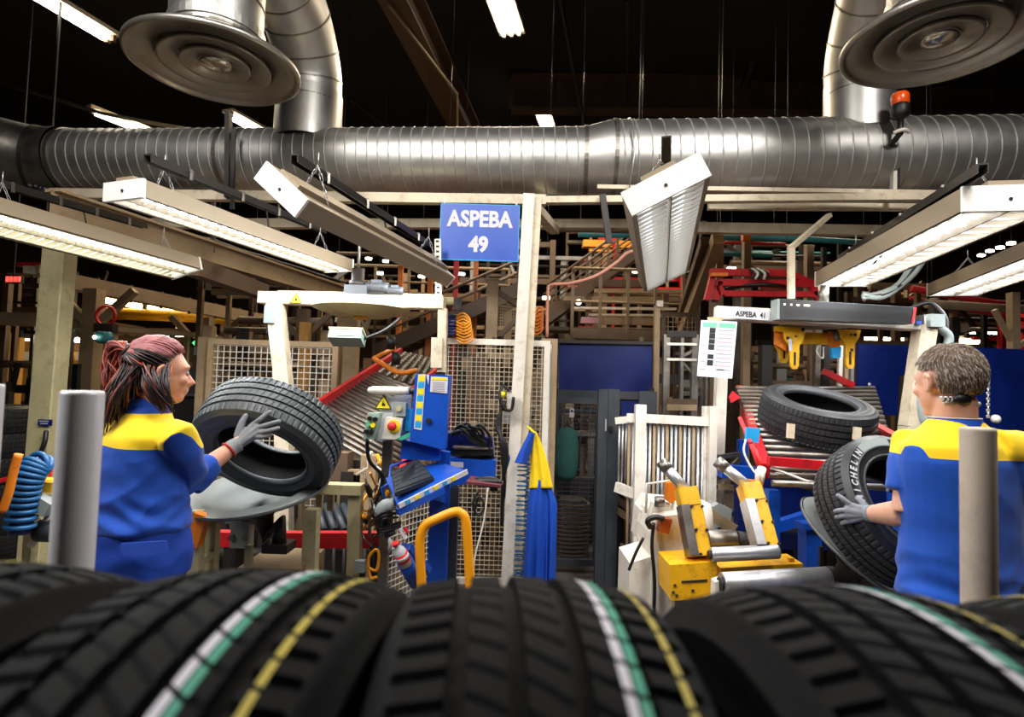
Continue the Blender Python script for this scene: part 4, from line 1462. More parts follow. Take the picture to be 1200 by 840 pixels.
# ================================================================== fence of vertical tubes
a, b = at_floor(736, 4.25), at_floor(838, 4.0)
zt = V(790, 492, 4.1).z
t = thing('tube_fence', 'cream frame fence filled with a row of vertical steel tubes', 'fence', a)
for px, Y, w_, py in ((751, 4.18, .075, 474), (835, 4.0, .05, 476), (826, 4.05, .02, 476)):
    q = at_floor(px, Y)
    MB().bar(q, (q.x, q.y, V(px, py, Y).z), w_, .06, (0, 1, 0)).build('post', WHITEP, t)
for zz in (zt, .12):
    MB().bar((a.x, a.y, zz), (b.x, b.y, zz), .05, .06).build('rail', WHITEP, t)
zl = V(745, 572, 4.2).z
MB().bar(V(722, 570, 4.3), V(748, 580, 4.18), .04, .07).build('rail', WHITEP, t)
n = 20
for i in range(n):
    f = (i+.6)/n
    if .1 < f < .2:
        continue
    q = a.lerp(b, f)
    MB().cyl((q.x, q.y+.01, .1), (q.x, q.y+.01, zt), .0115, 10).build('tube', STEEL if i % 3 else TAN, t)
for i, px in enumerate((727, 731, 735, 740)):
    q = at_floor(px, 4.3)
    MB().cyl((q.x, q.y, zl), (q.x, q.y, zt), .008, 8).build('tube', STEEL, t)
MB().bar(V(722, 493, 4.3), V(750, 490, 4.2), .04, .05).build('rail', WHITEP, t)
t = thing('slanted_guide', 'brown sloping guide rails behind the left end of the tube fence', 'rail', at_floor(735, 4.9))
for k, (y0, y1, m_) in enumerate(((570, 590, TAN), (584, 604, BROWN), (597, 617, TAN))):
    MB().bar(V(722, y0, 4.6), V(750, y1, 4.6), .04, .05).build('guide', m_, t)
for px in (724, 747):
    q = V(px, 600, 4.62); MB().bar(q, (q.x, q.y, 0), .04, .04, (0, 1, 0)).build('leg', DARK, t)

# ================================================================== right station portal
t = thing('station_portal', 'cream portal frame with a 41 plate at the right station', 'frame', at_floor(1068, 4.0))
MB().bar(V(838, 367, 4.15), V(1085, 380, 3.95), .11, .095, bev=.006).build('beam', WHITEP, t)
MB().bar(V(1084, 382, 3.95), V(1067, 500, 3.95), .11, .1, (0, 1, 0)).build('leg', CREAM, t)
q = V(1067, 500, 3.95); MB().bar(q, (q.x-.1, q.y, 0), .11, .1, (0, 1, 0)).build('leg', CREAM, t)
MB().bar(V(845, 440, 4.15), V(841, 540, 4.15), .075, .06, (0, 1, 0)).build('leg', WHITEP, t)
q = V(841, 540, 4.15); MB().bar(q, (q.x, q.y, 0), .075, .06, (0, 1, 0)).build('leg', WHITEP, t)
MB().bar(V(846, 372, 4.18), V(845, 440, 4.15), .06, .06, (0, 1, 0)).build('leg', WHITEP, t)
MB().bar(V(836, 536, 4.1), V(868, 532, 4.1), .03, .03).build('strut', DULL, t)
MB().bar(V(842, 560, 4.1), V(868, 537, 4.1), .03, .03).build('strut', DULL, t)
c = V(879.5, 368.5, 4.04)
RZ = Matrix.Rotation(rad(2), 4, 'Z')
e = MB().box(c, (.27, .006, .066), Matrix.Rotation(rad(2.6), 3, 'Y')).build('number_plate', PAPER, t)
m = MB(); text_mesh(m, 'ASPEBA  41', Matrix.Translation(c+Vector((0, -.006, -.002))) @ Matrix.Rotation(rad(2.6), 4, 'Y') @ Matrix.Rotation(pi/2, 4, 'X'), .053, bold=.0012, sx=.82)
m.build('plate_lettering', INK, e)
c = V(1094, 376, 3.9); MB().box(c, (.1, .08, .085)).build('junction_box', GREY, t)
c = V(1077, 375, 3.88); MB().box(c, (.035, .05, .06)).build('switch', BLACKP, t)
MB().box(V(1077, 378, 3.85), (.03, .005, .02)).build('switch_label', SIGNB, t)
# grey hoses at the right
hs = thing('hose_bundle', 'grey hoses looping from the right lamp down past the man', 'hose', V(1090, 480, 4.0))
for i in range(3):
    m = MB(); m.tube(spline([V(1085-6*i, 300, 4.25), V(1066-5*i, 325+3*i, 4.2), V(1035, 347-2*i, 4.2), V(1010, 345+2*i, 4.25)], 7), .024, 8); m.build('hose', GREY if i != 1 else BLACKP, hs)
m = MB(); m.tube(spline([V(1098, 382, 3.95), V(1112, 395, 3.95), V(1104, 415, 3.95), V(1083, 425, 3.95), V(1076, 460, 3.92), V(1082, 492, 3.9), V(1095, 505, 3.9)], 8), .028, 10); m.build('hose', GREY, hs)
m = MB(); m.tube(spline([V(1100, 384, 3.97), V(1092, 400, 3.97), V(1087, 425, 3.97), V(1080, 470, 3.97)], 8), .018, 8); m.build('hose', GALV, hs)
m = MB(); m.tube(spline([V(1068, 360, 4.05), V(1090, 355, 4.05), V(1108, 372, 4.0), V(1110, 390, 3.98)], 8), .014, 8); m.build('hose', BLACKP, hs)

# LED board
t = thing('display_board', 'long black LED display board on the right frame beam', 'display', V(990, 375, 4.0))
q = [V(911, 350, 3.92), V(1073, 360, 3.78), V(1072, 379, 3.78), V(911, 374, 3.92)]
m = MB(); m.plate(q, (0, 1, 0), .1); m.build('case', GREY, t)
cc = (q[0]+q[2])/2
m = MB(); m.plate([cc+(p-cc)*.965+Vector((0, -.004, 0)) for p in q], (0, 1, 0), .003); e = m.build('screen', mat('led_field', '#1d1d1f', .35, 0, .1, 80), t)
for f, w_ in ((.05, .012), (.1, .012), (.15, .02), (.215, .04)):
    p = q[0].lerp(q[1], f).lerp(q[3].lerp(q[2], f), .26)+Vector((0, -.008, 0))
    MB().box(p, (w_, .003, .012)).build('led_mark', LEDA, e)
m = MB()
for i in range(60):
    for j in range(5):
        p = q[0].lerp(q[1], .06+.88*i/59).lerp(q[3].lerp(q[2], .06+.88*i/59), .42+.1*j)+Vector((0, -.0075, 0))
        m.box(p, (.006, .001, .006))
m.build('led_matrix', DARK, e, kind='stuff')
p = q[0].lerp(q[1], .985).lerp(q[3].lerp(q[2], .985), .5)
MB().bar(p+Vector((.01, -.01, .05)), p+Vector((-.01, -.01, -.05)), .014, .004, (0, 1, 0)).build('red_mark', PRED, t)
m = MB(); p = V(965, 335, 4.05); m.cyl(p, p-Vector((0, 0, .12)), .035, 12); m.build('mount_cylinder', DULL, t)
t = thing('hanger_arm', 'bent cream hanger arm above the LED board', 'arm', V(927, 350, 4.1))
MB().bar(V(927, 350, 4.1), V(927, 290, 4.1), .045, .03, (0, 1, 0)).build('upright', CREAM, t)
MB().bar(V(926, 291, 4.1), V(972, 252, 4.3), .04, .03).build('slope', CREAM, t)

# poster
t = thing('instruction_sheet', 'white instruction sheet with pictures hung left of the right frame', 'poster', V(840, 442, 3.9))
P0 = [V(822, 375, 3.95), V(864, 377, 3.9), V(858, 443.5, 3.9), V(817, 440.5, 3.95)]
m = MB(); m.plate(P0, (0, 1, 0), .006); e = m.build('sheet', PAPER, t)


def onp(u, v, d=.002):
    return P0[0].lerp(P0[1], u).lerp(P0[3].lerp(P0[2], u), v)+Vector((0, -d, 0))


def patch(u0, v0, u1, v1, m_, nm, par, d=.002):
    m = MB(); m.plate([onp(u0, v0, d), onp(u1, v0, d), onp(u1, v1, d), onp(u0, v1, d)], (0, 1, 0), .001)
    return m.build(nm, m_, par)


patch(.04, .035, .44, .12, PGRN, 'header_field', e)
patch(.5, .035, .96, .12, PGRN, 'header_field', e)
for v0, v1 in ((.13, .22), (.225, .32), (.33, .41), (.42, .52), (.6, .68), (.7, .8)):
    patch(.25, v0, .42, v1, INK, 'picture', e)
for i in range(11):
    patch(.48, .15+.07*i, .93, .172+.07*i, PPINK if i % 2 else PGRY, 'printed_line', e)
    if i % 2 == 0:
        patch(.05, .16+.07*i, .2, .176+.07*i, PGRY, 'printed_line', e)
patch(.55, .85, .75, .87, INK, 'printed_line', e)
MB().bar(V(838, 373, 4.0), V(838, 377, 3.94), .1, .02).build('clip', TAN, t)

# ================================================================== yellow gripper under the beam
t = thing('tyre_gripper', 'yellow gripper with hanging slotted fingers under the right beam', 'gripper', V(960, 385, 4.2))
Y = 4.15
MB().lathe([(.0, .03), (.22, .03), (.26, .015), (.22, .0), (.0, .0)], Matrix.Translation(V(958, 383, 4.25)), 32).build('turn_plate', DULL, t)
PL([(936, 389), (990, 391), (990, 404), (936, 403)], Y+.05, .05).build('cross_plate', YEL, t)
PL([(910, 382), (944, 384), (942, 391), (910, 388)], Y-.02, .05).build('arm_plate', YEL, t)
for outline, nm in (([(909, 385), (920, 386), (923, 400), (921, 411), (909, 404)], 'side_plate'), ([(972, 388), (985, 389), (984, 408), (974, 408)], 'side_plate')):
    PL(outline, Y+.02, .03).build(nm, ORANGE, t)


def finger(x0, x1, ytop, ytip, Yd):
    xm = (x0+x1)/2
    e = PL([(x0, ytop), (x1, ytop+1), (x1-2, ytop+9), (xm+5.5, ytop+17), (xm+4.6, ytip-4), (xm+2.5, ytip), (xm-2.5, ytip), (xm-4.6, ytip-4), (xm-5.5, ytop+17), (x0+1, ytop+9)], Yd, .022).build('finger', YEL, t)
    m = MB()
    m.bar(V(xm, ytip-20, Yd-.004), V(xm, ytip-5, Yd-.004), .013, .006, (0, 1, 0)); m.build('slot', INK, e)
    MB().box(V(xm+1, ytop+6, Yd-.003), (.012, .006, .012)).build('bolt', DARK, e)


finger(919, 944, 388, 432.5, Y-.03)
finger(984, 1009, 386, 432, Y-.03)
finger(908, 930, 396, 425, Y+.12)
PL([(924, 397), (928, 397), (928, 411), (925, 411)], Y-.036, .004).build('white_tag', PAPER, t)
PL([(974, 408), (986, 406), (985, 419), (976, 420)], Y-.0, .03).build('blue_pad', CYAN, t)
MB().cyl(V(979, 389, Y), V(982, 399, Y-.01), .02, 12).build('cylinder', DULL, t)
m = MB(); m.tube(spline([V(960, 404, Y+.05), V(957, 412, Y+.02), V(964, 420, Y+.04), V(965, 406, Y+.05)], 6), .006, 6); m.build('cable', WHITEP, t)
for x0, y0 in ((923, 396), (998, 410), (941, 386), (1002, 392)):
    MB().cyl(V(x0, y0, Y-.034), V(x0, y0, Y-.028), .012, 10).build('bolt', DARK, t)

# ================================================================== right roller conveyor
t = thing('roller_conveyor', 'right roller conveyor under the lying tyre, rollers between red rails', 'conveyor', at_floor(950, 3.6))
A0, B0 = V(905, 566, 2.95), V(862, 455, 4.6)
A1, B1 = V(1060, 572, 2.95), V(1025, 455, 4.6)
for i in range(19):
    f = i/18
    a, b = A0.lerp(B0, f), A1.lerp(B1, f)
    m = MB(); m.cyl(a, b, .017, 10)
    m.build('roller', ROLL if i % 3 else DULL, t)
MB().bar(V(873, 478, 4.3), V(897, 552, 3.05), .05, .08).build('side_rail', RED, t)
MB().bar(V(872, 470, 4.5), V(866, 455, 4.7), .05, .06).build('side_rail', RED, t)
MB().bar(V(1022, 500, 3.9), V(1062, 523, 3.3), .05, .07).build('side_rail', RED, t)
MB().bar(V(900, 540, 3.0), V(990, 547, 2.98), .04, .045).build('front_bar', RED, t)
q = [V(862, 468, 4.05), V(868, 452, 4.05), V(870, 460, 4.05)]
PL([(855, 465), (859, 458), (868, 466), (857, 472)], 4.1, .02).build('red_flag', PRED, t)
for x0, x1, y0, y1 in ((923, 932, 496, 514), (1001, 1010, 500, 516)):
    PL([(x0+1, y0), (x1, y0+1), (x1-1, y1), (x0, y1-1)], 3.18, .02).build('stop_block', CREAM, t)
PL([(876, 501), (891, 502), (889, 519), (875, 517)], 3.1, .03).build('blue_tape', CYAN, t)
m = MB(); m.tube(spline([V(874, 515, 3.1), V(872, 530, 3.08), V(882, 550, 3.05), V(893, 560, 3.0)], 6), .006, 6); m.build('cable', WHITEP, t)
m = MB(); m.tube(spline([V(903, 548, 3.0), V(925, 556, 2.98), V(950, 565, 2.96), V(970, 566, 2.96)], 6), .007, 6); m.build('cable', WHITEP, t)
for px, Y in ((870, 4.2), (1030, 4.2), (905, 3.1), (1050, 3.1)):
    q = V(px, 560 if Y < 3.5 else 505, Y); MB().bar(q-Vector((0, 0, .06)), (q.x, q.y, 0), .06, .06, (0, 1, 0)).build('leg', BLUE, t)
m = MB(); m.tube([V(893, 548, 2.98), V(889, 566, 2.95)], .022, 10); m.build('white_cylinder', WHITEP, t)
for a, b in (((867, 490), (880, 520)), ((880, 520), (893, 556)), ((884, 526), (897, 560))):
    MB().cyl(V(*a, 3.4 if a[1] < 500 else 3.06), V(*b, 3.06), .012, 8).build('linkage', PRED, t)
# steel struts and stuff behind the tyre on the conveyor
t = thing('lift_guide', 'upright steel guide rods behind the lying tyre', 'frame', at_floor(990, 4.7))
for px, w_, m_ in ((985, .03, WHITEP), (992, .03, TAN), (999, .025, STEEL), (958, .04, DULL), (968, .05, DARK)):
    p = V(px, 405, 4.7); MB().bar(p, (p.x-.05, p.y, .3), w_, w_, (0, 1, 0)).build('rod', m_, t)
MB().bar(V(950, 480, 4.75), V(1002, 482, 4.75), .05, .05).build('tie', DARK, t)
p = V(975, 480, 4.75); MB().bar((p.x, p.y, 0), p, .1, .1, (0, 1, 0)).build('foot', DARK, t)
MB().bar(V(964, 435, 4.6), V(1000, 452, 4.6), .03, .05).build('orange_link', RED, t)

# blue screens right
t = thing('blue_screen', 'dark blue screen between the gripper and the man', 'panel', at_floor(1035, 5.2))
PL([(1006, 403), (1072, 405), (1071, 440), (1054, 440), (1052, 487), (1004, 484)], 5.2, .03).build('sheet', NAVY, t)
MB().cyl(V(1019, 450, 5.19), V(1019, 450, 5.17), .012, 10).build('bolt', PAPER, t)
a = V(1010, 484, 5.23); MB().bar(a, (a.x, a.y, 0), .05, .05, (0, 1, 0)).build('leg', DARK, t)
a = V(1066, 440, 5.23); MB().bar(a, (a.x, a.y, 0), .05, .05, (0, 1, 0)).build('leg', DARK, t)
t = thing('blue_screen', 'wide dark blue screen right of the man', 'panel', at_floor(1170, 4.8))
PL([(1098, 406), (1290, 412), (1290, 560), (1098, 560)], 4.8, .03).build('sheet', NAVY, t)
for px in (1104, 1230):
    a = V(px, 540, 4.84); MB().bar(a, (a.x, a.y, 0), .05, .05, (0, 1, 0)).build('leg', DARK, t)
t = thing('steel_chain', 'pale chain hanging on the blue screen right of the man', 'chain', V(1158, 490, 4.6))
for i in range(14):
    c = V(1158, 444+3.4*i, 4.6)
    m = MB(); s_ = Vector((.012, 0, 0)) if i % 2 else Vector((.006, .01, 0))
    m.tube([c-s_-Vector((0, 0, .008)), c+s_-Vector((0, 0, .008)), c+s_+Vector((0, 0, .008)), c-s_+Vector((0, 0, .008))], .006, 6, closed=True); m.build('link', WHITEP, t)
c = V(1167, 491, 4.55); MB().ball(c, .035, 14).build('ball_weight', WHITEP, t)

# red machine above the board
t = thing('red_carrier', 'red painted carrier frame above the LED board', 'machine', V(900, 358, 5.2))
Y = 5.2
for a, b, w_, h_ in (((832, 319), (924, 320), .06, .06), ((840, 331), (960, 333), .06, .06), ((848, 344), (958, 345), .05, .05), ((836, 320), (828, 352), .05, .05), ((838, 352), (842, 330), .06, .06),
                     ((846, 346), (840, 334), .06, .06), ((952, 332), (962, 352), .05, .08), ((925, 320), (950, 332), .05, .05)):
    MB().bar(V(*a, Y), V(*b, Y), w_, h_).build('red_bar', RED, t)
MB().bar(V(833, 322, Y-.05), V(852, 322, Y-.05), .05, .03).build('orange_block', ORANGE, t)
MB().bar(V(890, 336, Y+.1), V(925, 340, Y+.1), .05, .05).build('beige_bar', TAN, t)
for i in range(5):
    m = MB(); m.tube(spline([V(878+3*i, 315, Y-.08), V(884+4*i, 320, Y-.1), V(880+5*i, 327, Y-.08)], 4), .012, 6); m.build('hose', WHITEP if i % 2 else BLACKP, t)
m = MB(); m.lathe([(.28, -.02), (.32, 0), (.28, .02)], Matrix.Translation(V(885, 340, Y+.2)), 28, closed=True); m.build('tyre_ring', BLACKP, t)
for px in (836, 958):
    p = V(px, 345, Y+.05); MB().bar(p, (p.x, p.y, 0), .06, .06, (0, 1, 0)).build('leg', BROWN, t)
t = thing('red_pipe', 'red sprinkler pipe running behind the right lamps', 'pipe', V(1140, 350, 6.5))
MB().cyl(V(1068, 338, 6.5), V(1290, 378, 6.2), .04, 10).build('pipe', RED, t)
MB().cyl(V(1066, 349, 6.6), V(1290, 392, 6.2), .025, 10).build('side_pipe', RED, t)

# ================================================================== amber beacon
q = V(1049, 236, 4.3)
t = thing('beacon', 'amber beacon light on a black stalk in front of the duct', 'beacon', q)
MB().bar(V(1047, 236, 4.3), V(1049, 160, 4.3), .035, .04, (0, 1, 0)).build('bracket', WHITEP, t)
MB().bar(V(1052, 232, 4.28), V(1053, 165, 4.28), .012, .03, (0, 1, 0)).build('bracket_edge', DARK, t)
p = V(1055, 156, 4.1)
MB().tube([p-Vector((.0, -.1, .04)), p, V(1055, 140, 4.1)], .022, 10).build('stalk', BLACKP, t)
c = V(1055, 140, 4.1)
MB().lathe([(.02, -.0), (.055, .02), (.062, .03), (.062, .09), (.055, .11), (.0, .11)], Matrix.Translation(c), 20).build('socket', BLACKP, t)
MB().lathe([(.05, .1), (.058, .11), (.06, .17), (.052, .19), (.02, .2), (.0, .2)], Matrix.Translation(c), 20).build('lens', AMB, t)
m = MB(); m.tube(spline([p-Vector((.05, 0, .0)), p+Vector((.0, -.03, .012)), p+Vector((.06, 0, .01))], 5), .014, 8); m.build('clamp', WHITEP, t)

# ================================================================== yellow machine with rollers
t = thing('roller_machine', 'yellow painted tyre machine with bright steel rollers', 'machine', at_floor(850, 2.9))
# white cast body
def ring_px(pts, y):
    return [V(x, yy, y) for x, yy in pts]


PL([(764, 628), (770, 606), (800, 602), (812, 612), (818, 650), (822, 800), (762, 800)], 3.0, .35).build('white_body', WHITEP, t)
PL([(752, 598), (761, 585), (790, 588), (812, 600), (808, 640), (764, 636), (748, 632)], 3.3, .2).build('rear_casting', WHITEP, t)
PL([(738, 660), (764, 652), (766, 800), (734, 800)], 3.02, .3).build('side_casting', WHITEP, t)
c = V(803, 612, 3.2)
MB().lathe([(.0, -.14), (.11, -.13), (.13, -.08), (.13, .08), (.11, .13), (.0, .14)], frame_of(c, (1, -.2, 0)), 24).build('rounded_cover', WHITEP, t)
m = MB(); m.tube(spline([V(766, 612, 2.98), V(764, 640, 2.96), V(767, 680, 2.97), V(766, 730, 2.97)], 5), .009, 6); m.build('black_cable', BLACKP, t)
m = MB(); m.tube(spline([V(754, 630, 2.96), V(745, 648, 2.96), V(737, 668, 2.97)], 5), .008, 6); m.build('black_cable', BLACKP, t)
m = MB(); m.tube(spline([V(762, 618, 2.95), V(759, 610, 2.93), V(768, 606, 2.93), V(778, 608, 2.93)], 5), .014, 8); m.build('black_cable', BLACKP, t)
PL([(775, 607), (788, 609), (784, 626), (772, 623)], 2.94, .06).build('copper_block', mat('copper_block', '#a9501f', .45, .2, .2, 10), t)
PL([(767, 590), (785, 590), (788, 606), (762, 604)], 3.1, .08).build('white_block', WHITEP, t)
MB().cyl(V(773, 593, 3.08), V(773, 582, 3.08), .028, 14).build('cap_tube', DULL, t)
m = MB(); m.tube([V(757, 601, 3.15), V(758, 567, 3.15), V(786, 563, 3.15), V(790, 578, 3.12), V(788, 606, 3.1)], .008, 6); m.build('wire_guard', WHITEP, t)
PL([(782, 566), (792, 564), (794, 585), (786, 590), (781, 586)], 3.08, .06).build('orange_cheek', ORANGE, t)


def roller_px(a, b, Ya, Yb, r, nm, m_=STEEL, cap=DARK):
    a, b = V(*a, Ya), V(*b, Yb)
    d = (b-a).normalized()
    M = MB(); M.tube([a, a+d*.006, b-d*.006, b], [r*.94, r, r, r*.94], 32)
    e = M.build(nm, m_, t)
    MB().cyl(a-d*.012, a+d*.002, r*.6, 16).build('end_bush', cap, e)
    return e


roller_px((833, 650), (912, 646), 2.72, 2.72, .033, 'steel_roller')
roller_px((846, 684), (970, 677), 2.55, 2.6, .048, 'steel_roller')
roller_px((828, 633), (862, 633), 3.05, 3.05, .055, 'steel_drum', DULL)
MB().cyl(V(862, 633, 3.05), V(882, 636, 3.05), .05, 18).build('drum_core', DARK, t)
# yellow body under the rollers
PL([(785, 662), (840, 658), (840, 700), (787, 704)], 2.72, .22).build('yellow_block', YEL, t)
PL([(799, 681), (829, 679), (829, 681), (799, 683)], 2.715, .01).build('slit', INK, t)
MB().bar(V(838, 668, 2.85), V(932, 663, 2.85), .16, .07).build('yellow_beam', YEL, t)
PL([(925, 654), (931, 654), (934, 671), (926, 672)], 2.8, .02).build('beam_end', YEL, t)
for i, (x, y) in enumerate(((789, 694), (793, 698), (791, 686), (812, 692))):
    MB().cyl(V(x, y, 2.715), V(x, y, 2.722), .007, 8).build('bolt', DARK, t)
PL([(838, 682), (848, 679), (846, 716), (836, 718)], 2.55, .05).build('roller_bracket', WHITEP, t)
PL([(824, 704), (836, 700), (846, 710), (834, 722)], 2.6, .04).build('hook_plate', YEL, t)
PL([(868, 699), (878, 696), (876, 704), (862, 706)], 2.6, .04).build('hook_plate', YEL, t)
for x, w_ in ((795, .05), (812, .04), (900, .06)):
    p = V(x, 700, 2.8); MB().bar(p, (p.x, p.y, 0), w_, w_, (0, 1, 0)).build('leg', TAN if x != 900 else DARK, t)
# inclined arms


def arm(tp, bt, wpx, Yt, Yb, rod_to, wht):
    a, b = V(*tp, Yt), V(*bt, Yb)
    d = (b-a).normalized()
    s_ = Vector((1, 0, 0))
    w_ = wpx/FPX*Yt
    m = MB(); m.bar(a, b, w_, .09, (0, -1, .3), bev=.006); e = m.build('arm', YEL, t)
    n = d.cross(s_).normalized()
    if n.y > 0:
        n = -n
    m = MB(); m.bar(a+n*.012-s_*w_*.36, b+n*.012-s_*w_*.36, w_*.42, .085, n); m.build('steel_cover', wht, e)
    for f in (.03, .5, .97):
        for k in (-.05, .45):
            q = a.lerp(b, f)+n*.055+s_*w_*k
            MB().cyl(q-n*.02, q, .007, 8).build('bolt', DARK, e)
    h0 = a+(a-b).normalized()*.0
    m = MB(); m.bar(a+(a-b).normalized()*.085+s_*w_*-.05, a, w_*.95, .1, (0, -1, .3), bev=.008); m.build('head_block', YEL, t)
    q = V(*rod_to[0], rod_to[1])
    r0 = a+(a-b).normalized()*.07
    m = MB(); m.cyl(q, r0, .027, 16); e2 = m.build('piston_rod', STEEL, t)
    MB().cyl(q, q.lerp(r0, .3), .031, 16).build('rod_sleeve', DULL, e2)


arm((808, 593), (819, 652), 24, 2.86, 2.78, ((775, 541), 2.98), DULL)
arm((883, 588), (897, 641), 24, 2.86, 2.76, ((840, 540), 2.98), STEEL)
PL([(880, 563), (894, 564), (895, 590), (886, 592), (880, 578)], 2.92, .05).build('orange_cheek', ORANGE, t)
m = MB(); m.cyl(V(889, 550, 2.9), V(888, 566, 2.9), .015, 10); m.build('white_cylinder', WHITEP, t)
PL([(856, 615), (858, 597), (842, 590), (835, 594), (836, 604)], 3.3, .06).build('angle_bracket', GREY, t)
MB().bar(V(828, 600, 3.25), V(860, 620, 3.25), .04, .06).build('tan_lever', TAN, t)

# blue base frame of the right station
t = thing('conveyor_undercarriage', 'dark blue painted base frame under the right conveyor', 'frame', at_floor(925, 3.5))
PL([(846, 545), (888, 548), (888, 562), (846, 560)], 3.9, .08).build('upper_bar', BLUE, t)
PL([(893, 556), (962, 580), (965, 560), (985, 580), (985, 612), (940, 606), (895, 606)], 3.6, .1).build('apron', NAVY, t)
MB().bar(V(905, 618, 3.4), V(972, 597, 3.4), .06, .06).build('brace', BLUE, t)
a = V(949, 616, 3.2); MB().bar((a.x, a.y, 0), a, .085, .09, (0, 1, 0)).build('leg', BLUE, t)
MB().box(V(949, 615, 3.17), (.12, .1, .03)).build('leg_cap', BLUE, t)
MB().bar(V(900, 606, 3.7), V(940, 606, 3.7), .05, .04).build('chain_rail', TAN, t)
for i in range(14):
    MB().box(V(902+2.9*i, 603.5, 3.66), (.009, .02, .012)).build('chain_link', LIME, t)
PL([(988, 560), (1060, 562), (1060, 640), (992, 610)], 3.7, .06).build('rear_apron', NAVY, t)
p = V(870, 560, 3.9); MB().bar((p.x, p.y, 0), p, .08, .08, (0, 1, 0)).build('leg', NAVY, t)
MB().bar(V(840, 570, 4.0), V(880, 572, 4.0), .05, .03).build('tan_bar', TAN, t)
p = V(871, 565, 4.0); MB().bar((p.x, p.y, .2), p, .1, .06, (0, 1, 0)).build('tan_post', TAN, t)
p = V(845, 606, 3.9); MB().box(p, (.1, .05, .12)).build('grey_box', GREY, t)

# right dish
dish('dark steel dish under the tyre the man holds', V(1018, 642, 2.6), (.42, -.40, .81), .32, V(1000, 706, 2.75))
c = V(1000, 706, 2.75)
t = thing('dish_stand', 'dark stand under the right dish', 'stand', (c.x, c.y, 0))
MB().bar((c.x, c.y, 0), (c.x, c.y, c.z-.02), .1, .1, (0, 1, 0)).build('column', DARK, t)
MB().bar(V(962, 640, 2.8), V(962, 672, 2.8), .016, .016, (0, 1, 0)).build('rod', DARK, t)
MB().ball(V(962, 672, 2.8), .022, 10).build('rod_knob', WHITEP, t)
MB().bar(V(955, 675, 2.85), V(1010, 678, 2.8), .05, .05).build('cross_arm', DARK, t)
MB().bar(V(985, 655, 2.78), V(1006, 668, 2.78), .02, .03).build('lever', TAN, t)
MB().box(V(1004, 668, 2.78), (.04, .03, .05), Matrix.Rotation(.6, 3, 'Y')).build('lever_head', TAN, t)
for x, y in ((1000, 690), (1012, 682)):
    MB().box(V(x, y, 2.8), (.07, .05, .07), Matrix.Rotation(.5, 3, 'Y')).build('clamp', TAN, t)

# ================================================================== behind the stations, left
t = thing('runway_beam', 'long brown runway beam below the second work lamp', 'beam', V(300, 300, 4.9))
ibeam_m = MB(); ibeam(ibeam_m, VZ(60, 238, 2.62), VZ(404, 345, 2.62), .12, .17, .02); ibeam_m.build('beam', TAN, t)
MB().bar(VZ(225, 312, 2.4), VZ(308, 342, 2.4), .12, .14).build('lower_beam', BROWN, t)
for px, Y in ((250, 5.0), (325, 5.6)):
    MB().bar(V(px, 296, Y), V(px, 180, Y), .03, .03, (0, 1, 0)).build('hanger', DARK, t)
t = thing('cable_tray', 'dark cable tray with black cables under the second work lamp', 'tray', VZ(200, 280, 2.8))
MB().bar(VZ(40, 224, 2.75), VZ(400, 335, 2.75), .14, .02).build('tray', DARK, t)
for i in range(4):
    m = MB(); a, b = VZ(40, 222, 2.78), VZ(400, 333, 2.78)
    o = Vector((.035*(i-1.5), 0, .02))
    m.tube([a.lerp(b, k/12)+o+Vector((.01*sin(k*2+i), 0, .012*cos(k*3+i))) for k in range(13)], .014, 6); m.build('cable', BLACKP, t)


def portal(label, cx, Y, w_, ztop, mm, name='portal_column', brace=True, k=.5):
    p = at_floor(cx, Y)
    t = thing(name, label, 'column', p)
    MB().bar(p, (p.x, p.y, ztop), w_, w_, (0, 1, 0)).build('shaft', mm, t)
    if brace:
        for s_ in (-1, 1):
            MB().bar((p.x, p.y, ztop-k), (p.x+s_*k, p.y, ztop), w_*.5, w_*.5).build('brace', mm, t)
    MB().box((p.x, p.y, .015), (w_*2, w_*2, .03)).build('base_plate', mm, t)
    return p


Y = 7.2
z2 = V(150, 340, Y).z
portal('brown braced column left of the woman head', 104, Y, .17, z2, TAN)
portal('brown braced column right of the woman head', 238, 8.2, .16, V(238, 372, 8.2).z, TAN)
portal('slim brown column behind the left wire mesh fence', 262, 9.5, .13, V(262, 372, 9.5).z, TAN)
portal('thin tan post right of the woman, edge of the mesh fence', 236, 5.3, .07, V(236, 395, 5.3).z, TAN, 'fence_post', False)
portal('slim brown column behind the left portal leg', 352, 6.5, .12, V(352, 362, 6.5).z, BROWN, k=.35)
portal('brown column behind the pale display box', 410, 7, .16, V(410, 372, 7).z, TAN, 'hall_column', False)
portal('ochre column far behind the tyre stacks', 6, 9.5, .3, V(6, 390, 9.5).z, WALLM, 'hall_column', False)

t = thing('long_beam', 'long tan beam on the braced columns at the left', 'beam', V(200, 350, 7.2))
MB().bar(V(80, 330, 7.1), V(310, 376, 9.5), .2, .18).build('beam', TAN, t)
MB().bar(V(-30, 372, 7.3), V(104, 378, 7.3), .14, .16).build('side_beam', TAN, t)
MB().bar(V(108, 384, 7.4), V(240, 393, 8.0), .08, .06).build('rail', TAN, t)
for i in range(8):
    f = i/7
    a = V(80, 330, 7.1).lerp(V(310, 376, 9.5), f)
    MB().box(a-Vector((0, .12, 0)), (.03, .03, .24)).build('stiffener', BROWN, t)
for lab, a, b in (('yellow glowing tube row at the left, nearest one', V(124, 352, 9), V(166, 359, 9)), ('long yellow glowing tube row at the left, upper one', V(165, 351, 9.4), V(282, 370, 10.5)),
                  ('long yellow glowing tube row at the left, lower one', V(170, 359, 9.2), V(222, 367, 9.6))):
    ceiling_tube(lab, a, b, 1, .1, TUBEY, .04)
t = thing('yellow_tinted_pipe', 'fat pipe at the left with yellow tube light painted on', 'pipe', V(210, 372, 9.3))
